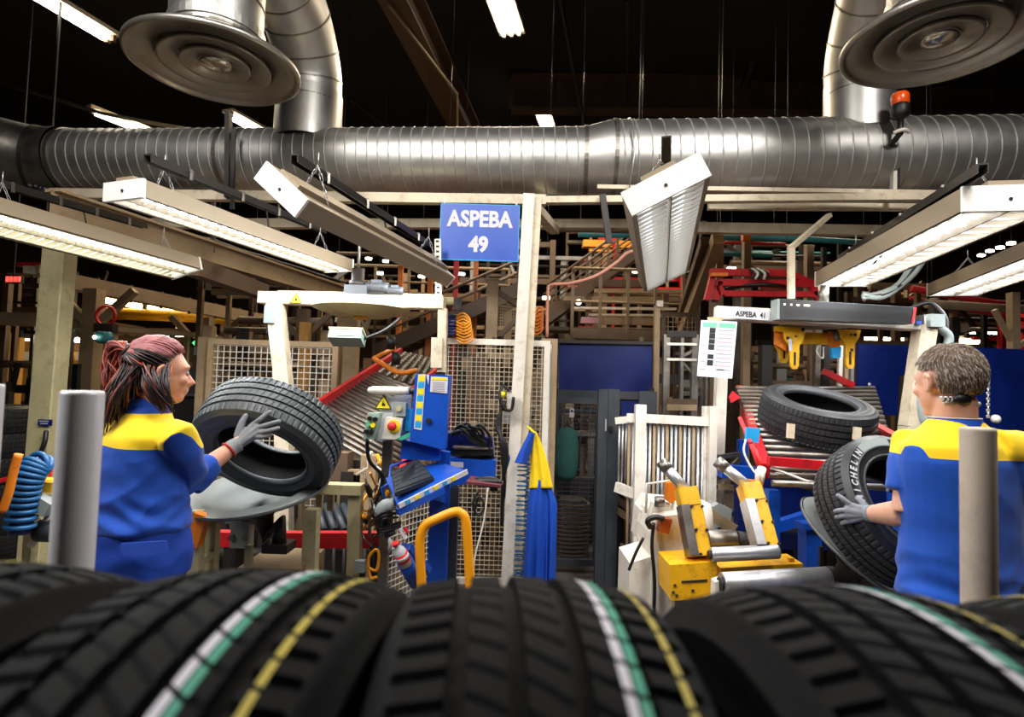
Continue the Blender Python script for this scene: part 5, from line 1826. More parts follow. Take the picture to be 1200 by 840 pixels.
MB().tube([V(122, 367, 8.8), V(225, 371, 9.2), V(312, 377, 9.6)], .09, 14).build('pipe', YEL, t)  # glow of the yellow tubes put into the pipe colour
for f in (135, 220, 300):
    MB().bar(V(f, 366, 9.2), V(f, 350, 9.2), .03, .03, (0, 1, 0)).build('hanger', BROWN, t)
ceiling_tube('white tube low behind the woman head', V(187, 397.5, 9), V(224, 397.5, 9), 1, .1, TUBEW, .03)
ceiling_tube('short white tube left of the first braced column', V(74, 398, 9), V(93, 399, 9), 1, .1, TUBEW, .03)
c = V(230, 402, 8.0)
t = thing('exit_sign', 'small green lit exit sign behind the woman face', 'sign', c)
MB().box(c, (.13, .03, .12)).build('case', BLACKP, t)
m = MB(); M_ = Matrix.Translation(c+Vector((0, -.02, 0)))
m.plate([M_ @ Vector(q) for q in ((-.05, 0, 0), (0, 0, .045), (0, 0, .015), (.05, 0, .03), (.05, 0, -.01), (.01, 0, -.02), (0, 0, -.045))], (0, 1, 0), .004)
m.build('lit_arrow', LEDG, t)
# back wall with warm light painted ochre, desk and boxes far left
t = thing('warm_wall_patch', 'stretch of back wall with warm light painted in ochre at the left edge', 'partition', at_floor(60, 10.5))
PL([(-40, 393), (105, 396), (105, 470), (-40, 470)], 10.5, .1).build('panel', WALLM, t)
PL([(17, 402), (22, 402), (22, 470), (17, 470)], 10.4, .08).build('post', BROWN, t)
PL([(55, 402), (95, 404), (95, 410), (55, 409)], 10.3, .05).build('rail', TAN, t)
for px, m_ in ((27, WHITEP), (75, YORG), (88, WHITEP)):
    PL([(px, 412), (px+9, 412), (px+9, 422), (px, 422)], 10.2, .1).build('notice', m_, t)
t = thing('floodlight', 'small floodlight on the ochre painted back wall', 'lamp', V(30, 395, 9.9))
MB().box(V(30, 390, 9.9), (.12, .1, .16)).build('case', BLACKP, t)
MB().box(V(29, 398, 9.85), (.11, .06, .03)).build('glass', SPARK, t)
t = thing('red_counter', 'small red lit counter display at the left edge', 'display', V(14, 327, 6.5))
MB().box(V(16, 327, 6.5), (.2, .05, .09)).build('case', BLACKP, t)
for i in range(4):
    MB().box(V(8.5+4.6*i, 327, 6.46), (.028, .01, .06)).build('digit', LEDR, t)
MB().bar(V(16, 324, 6.5), Vector((V(16, 324, 6.5).x, 6.5, 8.26)), .012, .012, (0, 1, 0)).build('hanger', DARK, t)
t = thing('control_box', 'cream control box hung left of the olive column', 'box', V(35, 315, 6))
PL([(27, 311), (42, 312), (42, 321), (27, 320)], 6, .1).build('case', CREAM, t)
PL([(41, 310), (46, 310), (46, 320), (42, 321)], 6, .1).build('door', TAN, t)
MB().bar(V(22, 310, 6.05), V(56, 310, 6.05), .05, .04).build('rail', RED, t)
p = V(50, 310, 6.1); MB().bar(p, (p.x, p.y, 8.26), .02, .02, (0, 1, 0)).build('hanger', DARK, t)
t = thing('teal_tool', 'teal machine head with lamps left of the woman head', 'machine', V(122, 397, 6.5))
MB().tube([V(114, 396, 6.5), V(116, 395, 6.5), V(128, 396, 6.5), V(132, 397, 6.5)], [.03, .07, .07, .03], 14).build('body', TEAL, t)
MB().lathe([(.1, -.02), (.13, 0), (.1, .02)], frame_of(V(124, 370, 6.6), (0, -1, 0)), 20, closed=True).build('red_ring', RED, t)
MB().ball(V(111, 395, 6.4), .022, 8).build('lamp', SPARK, t)
MB().bar(V(113, 384, 6.6), V(135, 385, 6.6), .1, .1).build('carriage', DARK, t)
t = thing('black_board', 'black framed board behind the face of the woman', 'board', at_floor(219, 5.6))
PL([(205, 433), (230, 434), (230, 462), (205, 462)], 5.6, .04).build('upper_board', CHAR, t)
PL([(203, 463), (230, 464), (230, 500), (203, 500)], 5.6, .04).build('lower_board', BLACKP, t)
MB().bar(V(203, 462.5, 5.57), V(231, 463, 5.57), .03, .02).build('rail', DULL, t)
a = V(205, 500, 5.65); MB().bar((a.x, a.y, 0), a, .04, .04, (0, 1, 0)).build('leg', DARK, t)
a = V(229, 500, 5.65); MB().bar((a.x, a.y, 0), a, .04, .04, (0, 1, 0)).build('leg', DARK, t)

# tyre stacks in the dark at the left edge
for k, (px, Y, n, dz) in enumerate(((-6, 4.9, 6, .205), (88, 6.4, 5, .21), (-62, 5.6, 7, .205))):
    p = at_floor(px, Y)
    for i in range(n):
        put_tyre('fine', ('black tyre in the stack at the left edge, {} from the floor', 'black tyre in the stack between column and grey post, {} from the floor', 'black tyre in the rear stack cut by the left edge, {} from the floor')[k].format(
            ('first', 'second', 'third', 'fourth', 'fifth', 'sixth', 'seventh')[i]), Vector((p.x+.012*sin(i*3), p.y, .12+dz*i)), (0, .0, 1), i*.7, 'stacked black tyres', up=(0, 1, 0))
t = thing('tyre_shelf', 'steel shelf frame beside the dark tyre stacks', 'shelf', at_floor(60, 5.6))
for y0 in (507, 516, 545):
    MB().bar(V(8, y0, 5.2), V(80, y0+2, 5.2), .03, .02).build('rail', DULL, t)
for px in (10, 78):
    a = V(px, 460, 5.2); MB().bar((a.x, a.y, 0), a, .04, .04, (0, 1, 0)).build('post', DARK, t)

# ================================================================== stairs and platforms in the middle


def stair(label, P, Q, width, n, mm, hand=.9, side=1):
    """P foot, Q head of the near stringer (world points); runs up along PQ, width goes back (+y)"""
    t = thing('staircase', label, 'stairs', P)
    W_ = Vector((0, width, 0))
    for o in (Vector((0, 0, 0)), W_):
        MB().bar(P+o, Q+o, .05, .2).build('stringer', mm, t)
        MB().tube([P+o+Vector((0, 0, hand)), Q+o+Vector((0, 0, hand))], .022, 8).build('handrail', mm, t)
        MB().tube([P+o+Vector((0, 0, hand*.55)), Q+o+Vector((0, 0, hand*.55))], .015, 8).build('mid_rail', mm, t)
        for i in range(4):
            a = P.lerp(Q, (i+.3)/3.6)+o
            MB().bar(a, a+Vector((0, 0, hand)), .035, .035, (0, 1, 0)).build('baluster', mm, t)
    for i in range(n):
        a = P.lerp(Q, (i+.5)/n)
        MB().bar(a, a+W_, .2, .03).build('tread', mm, t)
    return t


stair('brown steel staircase rising to the right behind the left beam', V(440, 412, 8.0), V(622, 333, 8.0), .9, 12, BROWN, .42)
stair('brown steel staircase rising to the right of the gantry post', V(640, 372, 9.0), V(770, 275, 9.0), .9, 12, BROWN, .5)


def platform(label, x0, x1, y, Y, rail_y, posts, mm, deck=.12, depth=1.2, name='platform'):
    a, b = V(x0, y, Y), V(x1, y, Y)
    t = thing(name, label, 'platform', (a.x, a.y, 0))
    D = Vector((0, depth, 0))
    MB().box((a+b+D)/2, (abs(b.x-a.x), depth, deck)).build('deck', mm, t)
    zr = V((x0+x1)/2, rail_y, Y).z
    MB().tube([(a.x, a.y, zr), (b.x, b.y, zr)], .024, 8).build('top_rail', mm, t)
    MB().tube([(a.x, a.y, (zr+a.z)/2), (b.x, b.y, (zr+a.z)/2)], .018, 8).build('mid_rail', mm, t)
    for i in range(posts):
        q = a.lerp(b, i/(posts-1))
        MB().bar((q.x, q.y, a.z), (q.x, q.y, zr), .04, .04, (0, 1, 0)).build('rail_post', mm, t)
    for q in (a, b):
        MB().bar((q.x, q.y+.1, 0), (q.x, q.y+.1, a.z), .12, .12, (0, 1, 0)).build('column', mm, t)


platform('platform with thin railing behind the sideways work lamp', 400, 596, 347, 9.1, 313, 6, TAN)
platform('platform with railing above the blue middle screen', 670, 800, 392, 8.0, 316, 5, TAN, .14)
t = thing('stacked_girders', 'stack of long tan girders on the middle platform', 'girder', V(740, 380, 8.6))
for x0, x1, y, h, m_, Y in ((705, 770, 376, .1, TAN, 8.3), (705, 772, 387, .08, TAN, 8.25), (660, 800, 350, .07, TAN, 8.7), (672, 792, 361, .03, WHITEP, 8.5), (690, 800, 369, .03, WHITEP, 8.45), (697, 760, 332, .11, BROWN, 8.9), (697, 800, 341, .06, TAN, 8.9)):
    MB().bar(V(x0, y, Y), V(x1, y+1, Y), .1, h).build('girder', m_, t)
PL([(682, 371), (702, 372), (702, 379), (681, 378)], 8.2, .1).build('pink_box', PPINK, t)
PL([(678, 382), (696, 382), (696, 388), (678, 387)], 8.15, .1).build('red_box', RED, t)
MB().box(V(697, 388, 8.3), (1.6, .5, .05)).build('shelf_plate', BROWN, t)
for px in (690, 780):
    a = V(px, 345, 8.6); MB().bar((a.x, a.y, V(740, 392, 8.0).z+.07), a, .08, .08, (0, 1, 0)).build('leg', BROWN, t)
c = V(678, 354, 8.2); MB().ball(c, .04, 8).build('small_lamp', SPARK, t)

t = thing('guard_post', 'tan post with a white box on top right of the blue middle screen', 'post', at_floor(770, 5.5))
a = V(770, 358, 5.5); MB().bar((a.x, a.y, 0), a, .05, .05, (0, 1, 0)).build('shaft', TAN, t)
MB().box(V(773, 356, 5.48), (.055, .05, .06)).build('white_box', WHITEP, t)
t = thing('barred_gate', 'grey steel frame with cross bars left of the instruction sheet', 'frame', at_floor(797, 4.7))
Y = 4.7
for px, w_ in ((781, .05), (814, .05), (799, .025)):
    a = V(px, 392, Y); MB().bar((a.x, a.y, 0), a, w_, .05, (0, 1, 0)).build('post', DULL, t)
for py, m_, w_ in ((391, DARK, .05), (403, WHITEP, .02), (421, WHITEP, .02), (470, BROWN, .04), (477, TAN, .05)):
    MB().bar(V(781, py, Y-.02), V(816, py+.6, Y-.02), .03, w_).build('cross_bar', m_, t)
MB().bar(V(800, 418, Y), V(814, 409, Y), .02, .02).build('brace', DULL, t)
MB().bar(V(800, 425, Y), V(814, 440, Y), .02, .02).build('brace', DULL, t)
mesh_panel('brown mesh screen above the grey steel frame', at_floor(776, 6.2), at_floor(816, 6.2), V(790, 400, 6.2).z, V(790, 366, 6.2).z, .05, .006, BROWN, TAN, .04)
t = thing('sloping_beams', 'pair of brown beams slanting down behind the tilted lamp', 'beam', V(820, 330, 6))
MB().bar(V(842, 278, 5.4), V(800, 390, 7.2), .1, .14).build('beam', TAN, t)
MB().bar(V(826, 282, 5.6), V(795, 378, 7.4), .08, .1).build('beam', BROWN, t)
t = thing('pink_hose', 'thin pinkish hose sagging from the gantry post to the tilted lamp', 'hose', V(690, 325, 4.6))
MB().tube(spline([V(641, 395, 4.6), V(642, 345, 4.6), V(646, 334, 4.6), V(668, 332, 4.5), V(697, 324, 4.4), V(722, 308, 4.35), V(735, 297, 4.3), V(748, 293, 4.25)], 8), .013, 8).build('hose', mat('hose_pink', '#c58a74', .5, 0, .1, 8), t)
t = thing('yellow_coil', 'bundle of yellow cable coiled right of the gantry post', 'cable', V(631, 375, 4.75))
for i in range(6):
    m = MB(); c = V(631, 366+4*i, 4.75)
    m.tube([c+Vector((.035*cos(a), .02*sin(a), .045*sin(a+.5))) for a in [2*pi*k/14 for k in range(14)]], .009, 6, closed=True); m.build('turn', ORANGE, t)
for px, py0, py1, m_, lab, Y in ((470, 312, 347, ORANGE, 'short orange post on the platform left of the slotted strip', 8.6), (505, 308, 350, ORANGE, 'orange post beside the slotted strip', 8.4), (558, 305, 344, ORANGE, 'orange post below the blue hanging sign', 8.5), (535, 304, 346, RED, 'red post below the blue hanging sign', 8.6),
                              (578, 328, 397, TAN, 'wide tan post between the sign and the mesh fence', 6.2)):
    tp = thing('bollard_post', lab, 'post', V(px, py1, Y))
    a = V(px, py0, Y); w_ = .12 if px == 578 else .07
    MB().bar((a.x, a.y, 0), a, w_, w_, (0, 1, 0)).build('shaft', m_, tp)
    MB().box(a, (w_*1.15, w_*1.15, .02)).build('cap', m_, tp)
t = thing('mesh_gusset', 'triangular brown mesh panel right of the wide tan post', 'fence', V(598, 365, 6.2))
MB().bar(V(582, 340, 6.2), V(612, 361, 6.2), .05, .05).build('top_bar', BROWN, t)
MB().bar(V(586, 393, 6.2), V(613, 366, 6.2), .05, .05).build('lower_bar', BROWN, t)
m = MB()
for i in range(14):
    m.bar(V(582+2.2*i, 341+1.5*i, 6.22), V(582+2.2*i, 394-.5*i, 6.22), .006, .006, (0, 1, 0))
for i in range(14):
    m.bar(V(582, 343+3.6*i, 6.22), V(612, 350+3*i, 6.22), .006, .006)
m.build('wire_mesh', TAN, t, kind='stuff')

# ================================================================== upper right: teal pipes, posts and far lamps
for lab, pts, r, m_, Y in (('teal pipe above the red carrier frame', ((842, 278), (940, 280), (1010, 284)), .035, TEAL, 6.6), ('thin teal pipe just above the red carrier', ((838, 297), (905, 299)), .03, TEAL, 6.8),
                           ('pale blue pipe left of the tilted work lamp', ((678, 275), (748, 276)), .035, TEAL, 7.5), ('brown ceiling pipe behind the gantry beams', ((640, 268), (745, 270)), .04, BROWN, 7),
                           ('long brown pipe high behind the sign', ((395, 297), (520, 300)), .03, BROWN, 8.2), ('maroon pipe under the teal pipe', ((842, 284), (920, 286)), .02, RED, 6.5),
                           ('tan pipe behind the right portal beam', ((1085, 356), (1290, 368)), .045, TAN, 6.0), ('grey pipe behind the right lamps', ((1090, 352), (1290, 358)), .03, DULL, 7.2)):
    m = MB(); m.tube([V(x, y, Y) for x, y in pts], r, 10)
    tp = thing('overhead_pipe', lab, 'pipe', V(*pts[0], Y)); m.build('pipe', m_, tp)
    for x, y in (pts[0], pts[-1]):
        q = V(x+2, y, Y); MB().bar(q, (q.x, q.y, 8.26), .005, .005, (0, 1, 0)).build('hanger', BLACKP, tp)
for px, y0, y1, Y, lab, m_ in ((875, 277, 316, 6.2, 'tan post standing behind the left part of the red carrier', TAN), (948, 288, 333, 6.2, 'tan post behind the bent hanger arm', TAN), (843, 285, 312, 6.3, 'short tan post at the left end of the teal pipe', TAN),
                              (1187, 343, 410, 5.6, 'tan post behind the lamp at the right edge', TAN), (1117, 372, 410, 6.2, 'dark post above the wide blue screen', DARK), (936, 305, 330, 7, 'thin post above the red carrier', BROWN)):
    tp = thing('pipe_post', lab, 'post', at_floor(px, Y))
    a = V(px, y0, Y); MB().bar((a.x, a.y, 0), a, .075, .075, (0, 1, 0)).build('shaft', m_, tp)
    MB().box((a.x, a.y, .01), (.2, .2, .02)).build('base_plate', m_, tp)
    if px == 1187:
        MB().bar(V(1165, 363, Y), V(1184, 398, Y), .04, .04).build('brace', TAN, tp)
        MB().bar(V(1205, 398, Y), V(1190, 408, Y), .04, .04).build('brace', TAN, tp)
    if px == 875:
        MB().box(V(874, 278, 6.1), (.08, .06, .08)).build('orange_box', ORANGE, tp)
ceiling_tube('far bright tube above the wide blue screen', V(1137, 391, 10), V(1290, 396, 10), 1, .1, TUBEW, .045)
ceiling_tube('far yellowish tube row left of the portal leg hoses', V(1105, 399, 11), V(1146, 400, 11), 1, .1, TUBEY, .05)
ceiling_tube('far yellow tube row behind the gripper', V(1012, 396, 11), V(1064, 398, 11), 1, .1, TUBEY, .04)
t = thing('yellow_crane', 'crane bridge with lamplight painted in yellow far behind the tilted lamp', 'crane', V(705, 288, 11))
MB().bar(V(683, 286, 11), V(750, 288, 11), .2, .13).build('girder', YORG, t)  # yellow lamplight put into the girder colour
MB().bar(V(690, 293, 11), V(727, 294, 11), .1, .06).build('lower_girder', YORG, t)
MB().box(V(712, 279, 11), (.35, .2, .12)).build('trolley', RED, t)
MB().bar(V(716, 276, 10.8), V(724, 300, 10.8), .06, .06, (0, 1, 0)).build('red_arm', RED, t)
for px in (700, 735):
    a = V(px, 290, 11.1); MB().bar((a.x, a.y, 0), a, .12, .12, (0, 1, 0)).build('leg', BROWN, t)

# small far lamps strewn through the hall
rng = random.Random(5)
spots = [(1185, 285, 9), (1172, 290, 9.5), (1160, 294, 10), (1150, 299, 10.5), (445, 320, 9.5), (494, 324, 9.7), (253, 332, 9), (297, 342, 9.5), (541, 321, 10), (745, 318, 9), (857, 315, 7.5), (1032, 366, 9),
         (452, 306, 11), (432, 303, 10.5), (1096, 290, 10), (640, 349, 8)]
names = ['far right, top of the string', 'far right, second of the string', 'far right, third of the string', 'far right, last of the string', 'behind the gear motors', 'left of the slotted strip', 'left of the runway beam end',
         'above the left portal beam', 'below the hanging sign', 'left of the tilted lamp', 'above the red carrier', 'under the grey hoses', 'high behind the sideways lamp', 'high left of the sideways lamp', 'behind the glowing right lamp', 'right of the gantry post']
for (x, y, Y), nm in zip(spots, names):
    c = V(x, y, Y)
    tp = thing('spot_lamp', 'tiny far hall lamp, '+nm, 'lamp', c, 'tiny far hall lamps')
    MB().box(c, (.1, .06, .035)).build('lens', SPARK, tp)
    MB().bar(c+Vector((0, 0, .02)), Vector((c.x, c.y, 8.26)), .004, .004, (0, 1, 0)).build('hanger', BLACKP, tp)

# ================================================================== racks, conveyors and frames deeper in the hall


def clutter(label, x0, x1, y0, y1, Y0, Y1, nv, nh, seed, pal, name='steelwork', feet=True, diag=2):
    """an open steel frame with uprights, rails, braces and boxes filling a stretch of the hall"""
    r = random.Random(seed)
    a = V((x0+x1)/2, y1, (Y0+Y1)/2)
    t = thing(name, label, 'frame', (a.x, a.y, 0 if feet else a.z))
    for i in range(nv):
        Y = r.uniform(Y0, Y1)
        x = x0+(x1-x0)*(i+r.random()*.7)/nv
        p, q = V(x, y0+r.random()*(y1-y0)*.25, Y), V(x, y1, Y)
        w_ = r.choice((.05, .06, .08, .1))
        MB().bar((p.x, p.y, 0 if feet else q.z), p, w_, w_, (0, 1, 0)).build('upright', r.choice(pal), t)
    for i in range(nh):
        Y = r.uniform(Y0, Y1)
        y = y0+(y1-y0)*(i+r.random()*.8)/nh
        xa = x0+(x1-x0)*r.random()*.3
        xb = x1-(x1-x0)*r.random()*.3
        m = MB()
        if r.random() < .35:
            m.cyl(V(xa, y, Y), V(xb, y+(xb-xa)*.02, Y), r.choice((.02, .03, .045)), 8); m.build('pipe', r.choice(pal), t)
        else:
            m.bar(V(xa, y, Y), V(xb, y+(xb-xa)*.02, Y), .06, r.choice((.03, .05, .07, .1))); m.build('rail', r.choice(pal), t)
    for i in range(diag):
        Y = r.uniform(Y0, Y1)
        xa = r.uniform(x0, x1)
        MB().bar(V(xa, y1, Y), V(xa+r.choice((-1, 1))*(x1-x0)*.3, y0, Y), .04, .05).build('brace', r.choice(pal), t)
    for i in range(max(2, nh//3)):
        Y = r.uniform(Y0, Y1)
        x, y = r.uniform(x0, x1), r.uniform(y0, y1)
        MB().box(V(x, y, Y), (r.uniform(.1, .35), .15, r.uniform(.06, .2))).build('equipment_box', r.choice(pal+[GREY, CHAR, BLACKP]), t)
    return t


PB = [BROWN, TAN, BROWN, DARK, DARK, DULL]
clutter('dark conveyor framing at the upper left below the first lamp', 0, 100, 318, 395, 7.6, 10, 6, 8, 1, PB)
clutter('dark machine frame behind the woman, under the yellow tubes', 105, 235, 385, 440, 7.5, 10, 7, 7, 2, PB+[TAN])
clutter('brown framing behind the left wire mesh fence', 240, 390, 372, 480, 6.3, 7.3, 9, 9, 3, [TAN, BROWN, WALLM, DARK, TAN])
clutter('dark framing above the left portal beam', 235, 398, 318, 352, 7, 8.4, 6, 5, 4, PB)
clutter('brown steelwork behind the gear motors', 395, 520, 318, 395, 10.7, 12, 7, 8, 5, PB)
clutter('brown steelwork behind the centre mesh fence', 552, 640, 395, 560, 5.5, 7.4, 9, 12, 6, PB+[TAN])
clutter('steelwork low behind the yellow hoop', 455, 640, 560, 690, 4.8, 5.3, 8, 9, 7, [BROWN, DARK, DARK, TAN])
clutter('brown pipework behind the upper staircase', 520, 700, 280, 400, 10.6, 11.4, 8, 10, 8, PB)
clutter('pipework above the middle platform', 660, 840, 262, 350, 11.6, 12.7, 9, 10, 9, PB+[RED])
clutter('steelwork behind the grey steel frame', 772, 850, 395, 560, 6.0, 8, 8, 12, 10, PB+[STEEL, TAN])
clutter('pipework above the red carrier', 835, 1000, 285, 330, 8, 11, 8, 7, 11, PB+[TEAL])
clutter('dark roller bed behind the lying tyre', 868, 1005, 400, 470, 5.6, 7.5, 6, 16, 12, [BROWN, TAN, DULL, BROWN, DARK], diag=0)
clutter('pipework above the wide blue screen', 1090, 1260, 345, 410, 7, 10, 7, 9, 13, PB+[RED])
clutter('steelwork behind the LED board and hoses', 985, 1110, 330, 405, 6.5, 9, 7, 8, 14, PB)
clutter('machine parts under the right conveyor', 840, 1000, 560, 680, 3.9, 5.2, 8, 10, 15, [DARK, BROWN, NAVY, DULL, DARK])
clutter('dark machine parts below the left conveyor', 385, 450, 530, 660, 3.7, 4.05, 7, 8, 16, [DARK, BROWN, DARK, TAN])
clutter('dark machine parts behind the left dish', 215, 330, 585, 680, 4.2, 5, 8, 7, 17, [DARK, DARK, BROWN, DARK])
clutter('framing behind the dark mesh gate', 650, 760, 470, 680, 5.6, 7.5, 8, 12, 18, [DARK, BROWN, DARK, DULL])
clutter('framing behind the steel tube fence', 730, 826, 500, 680, 4.9, 5.6, 7, 8, 19, [DARK, BROWN, DARK])
clutter('dark shelving behind the tyre stacks', -60, 110, 425, 640, 6.6, 7.4, 8, 10, 20, [DARK, BLACKP, BROWN, DARK])
clutter('machine frames right of the man', 1100, 1290, 560, 700, 3.6, 5, 6, 8, 21, [DARK, BROWN, DARK])
for k, (x0, x1, y, Y, m_, lab) in enumerate(((-200, 430, 480, 13, DARK, 'low dark wall of machine cabinets far left'), (430, 800, 480, 14, DARK, 'low dark wall of machine cabinets far behind'), (800, 1400, 480, 13, DARK, 'low dark wall of machine cabinets far right'))):
    a, b = at_floor(x0, Y), at_floor(x1, Y)
    tp = thing('machine_row', lab, 'machine', (a+b)/2)
    n = 9
    r = random.Random(40+k)
    for i in range(n):
        q = a.lerp(b, (i+.5)/n)
        h = r.uniform(1.6, 2.9)
        MB().box((q.x, q.y, h/2), (abs(b.x-a.x)/n*.96, 1, h)).build('cabinet', r.choice([DARK, BROWN, CHAR, DARK]), tp)
# loose cables and small parts below the control panel
t = thing('cable_tangle', 'tangle of cables and yellow tubes below the control panel', 'cable', V(435, 640, 3.2))
r = random.Random(11)
for i in range(16):
    x, y = r.uniform(425, 450), r.uniform(525, 600)
    m = MB(); m.tube(spline([V(x+r.uniform(-9, 9), y+k*r.uniform(10, 18), 3.15+r.uniform(-.1, .2)) for k in range(5)], 5), r.choice((.006, .009, .012)), 6)
    m.build('cable', r.choice([BLACKP, BLACKP, BROWN, WHITEP, YORG, DULL]), t)
m = MB(); m.tube(spline([V(430, 664, 3.0), V(441, 668, 3.0), V(444, 650, 3.0), V(440, 644, 3.0), V(432, 655, 3.0), V(434, 676, 3.0), V(442, 676, 3.0)], 6), .008, 6); m.build('yellow_tube', YORG, t)
m = MB(); m.tube([V(418, 556, 3.2), V(432, 548, 3.15), V(432, 535, 3.15), V(436, 529, 3.15)], .009, 6); m.build('white_hook', WHITEP, t)
MB().box(V(422, 663, 3.05), (.05, .04, .06)).build('terminal_block', GREY, t)
MB().bar(V(425, 660, 3.1), (V(425, 660, 3.1).x, 3.1, 0), .03, .03, (0, 1, 0)).build('stake', DARK, t)

# ================================================================== people
def remesh(mb, voxel, smooth=4, post=None, attr=None, name='body'):
    """one closed skin round everything in mb"""
    me = mb.mesh(name, [], fix=True)
    o = bpy.data.objects.new(name, me)
    COL.objects.link(o)
    md = o.modifiers.new('skin', 'REMESH')
    md.mode = 'VOXEL'
    md.voxel_size = voxel
    sm = o.modifiers.new('soft', 'SMOOTH')
    sm.iterations = smooth
    sm.factor = .5
    dg = bpy.context.evaluated_depsgraph_get()
    out = bpy.data.meshes.new_from_object(o.evaluated_get(dg))
    bpy.data.objects.remove(o)
    bpy.data.meshes.remove(me)
    out.name = name
    nv = len(out.vertices)
    cs, ns = [0.]*(nv*3), [0.]*(nv*3)
    out.vertices.foreach_get('co', cs)
    out.vertices.foreach_get('normal', ns)
    pts = [Vector(cs[i:i+3]) for i in range(0, nv*3, 3)]
    if post:
        pts = [p+post(p, Vector(ns[3*i:3*i+3])) for i, p in enumerate(pts)]
        out.vertices.foreach_set('co', [k for p in pts for k in p])
    if attr:
        for an, fn in attr.items():
            a = out.attributes.new(an, 'FLOAT', 'POINT')
            a.data.foreach_set('value', [fn(p) for p in pts])
    out.polygons.foreach_set('use_smooth', [True]*len(out.polygons))
    out.update()
    return out


def link_mesh(name, me, m_, parent, label=None):
    me.materials.clear()
    for x in (m_ if isinstance(m_, (list, tuple)) else [m_]):
        me.materials.append(x)
    o = bpy.data.objects.new(name, me)
    COL.objects.link(o)
    o.parent = parent
    if parent.parent is None:
        o.matrix_parent_inverse = Matrix.Translation(-parent.location)
    if label:
        o['label'] = label
    return o


def two_tone(name, a, b, attr):
    """cloth of two colours sewn along the seam where the attribute passes zero"""
    m = mat(name, a, .8, 0, .1, 7, bump=.12, bscale=420)
    nt = m.node_tree
    bs = nt.nodes['Principled BSDF']
    old = bs.inputs['Base Color'].links[0].from_socket
    at = nt.nodes.new('ShaderNodeAttribute')
    at.attribute_name = attr
    gt = nt.nodes.new('ShaderNodeMath')
    gt.operation = 'GREATER_THAN'
    gt.inputs[1].default_value = 0
    nt.links.new(at.outputs['Fac'], gt.inputs[0])
    mx = nt.nodes.new('ShaderNodeMixRGB')
    nt.links.new(gt.outputs[0], mx.inputs[0])
    nt.links.new(old, mx.inputs[1])
    mx.inputs[2].default_value = (*srgb(b), 1)
    nt.links.new(mx.outputs[0], bs.inputs['Base Color'])
    bs.inputs['Sheen Weight'].default_value = .15
    return m


def skin_mat(name, c):
    m = mat(name, c, .5, 0, .08, 14, bump=.06, bscale=220)
    b = m.node_tree.nodes['Principled BSDF']
    b.inputs['Subsurface Weight'].default_value = .15
    b.inputs['Subsurface Radius'].default_value = (.02, .008, .004)
    b.inputs['Subsurface Scale'].default_value = .5
    return m


def basis(yaw):
    """forward and right of somebody turned by yaw to the right of straight away from the camera"""
    return Vector((sin(yaw), cos(yaw), 0)), Vector((cos(yaw), -sin(yaw), 0))


def oval(c, a, b, R_, F_, n=28, p=2.4):
    out = []
    for i in range(n):
        t = 2*pi*i/n
        ca, sa = cos(t), sin(t)
        k = (abs(ca)**p+abs(sa)**p)**(-1/p)
        out.append(c+R_*(a*ca*k)+F_*(b*sa*k))
    return out


def head_parts(mb, C, F_, up, s=1.0):
    R_ = F_.cross(up).normalized()
    U = R_.cross(F_).normalized()
    M3 = Matrix((R_, F_, U)).transposed()

    def P(x, y, z):
        return C+M3 @ Vector((x*s, y*s, z*s))

    def E(c, r):
        mb.ball(P(*c), tuple(k*s for k in r), 20, 0, M3)
    E((0, -.012, .03), (.076, .098, .09))
    E((0, .032, -.025), (.063, .062, .085))
    E((0, .05, -.088), (.04, .042, .027))
    E((0, .04, .02), (.066, .055, .06))
    mb.tube([P(0, .088, .012), P(0, .104, -.012), P(0, .115, -.03), P(0, .1, -.04)], [.008*s, .01*s, .014*s, .01*s], 10)
    for q in (-1, 1):
        E((q*.012, .098, -.034), (.009, .011, .008))
        E((q*.038, .07, -.022), (.024, .022, .02))
        mb.tube([P(q*.012, .09, .024), P(q*.034, .087, .03), P(q*.052, .07, .024)], [.009*s, .01*s, .008*s], 8)
        # ear: rim, bowl and lobe
        E((q*.078, -.006, -.006), (.009, .021, .033))
        mb.tube([P(q*.08, .008, .016), P(q*.088, -.006, .03), P(q*.092, -.024, .016), P(q*.088, -.022, -.012), P(q*.082, -.006, -.034)], [.006*s]*5, 8)
    E((0, .094, -.058), (.024, .011, .007))
    E((0, .091, -.069), (.021, .011, .008))
    return P, M3


def eyes(t, P, M3, s, skin):
    for q in (-1, 1):
        e = MB().ball(P(q*.031, .081, .004), .0125*s, 14).build('eye', mat('eye_white', '#a89c94', .2, 0, .02), t) if 'eye_white' not in MATS else MB().ball(P(q*.031, .081, .004), .0125*s, 14).build('eye', MATS['eye_white'], t)
        MB().ball(P(q*.031, .0905, .004), .0055*s, 10).build('iris', MATS.get('iris') or mat('iris', '#3a2616', .2, 0, .1), e)
        MB().tube([P(q*.018, .091, .026), P(q*.034, .09, .033), P(q*.05, .076, .027)], [.003*s, .004*s, .002*s], 6).build('eyebrow', MATS.get('brow') or mat('brow', '#3a2a22', .8, 0, .1), t)


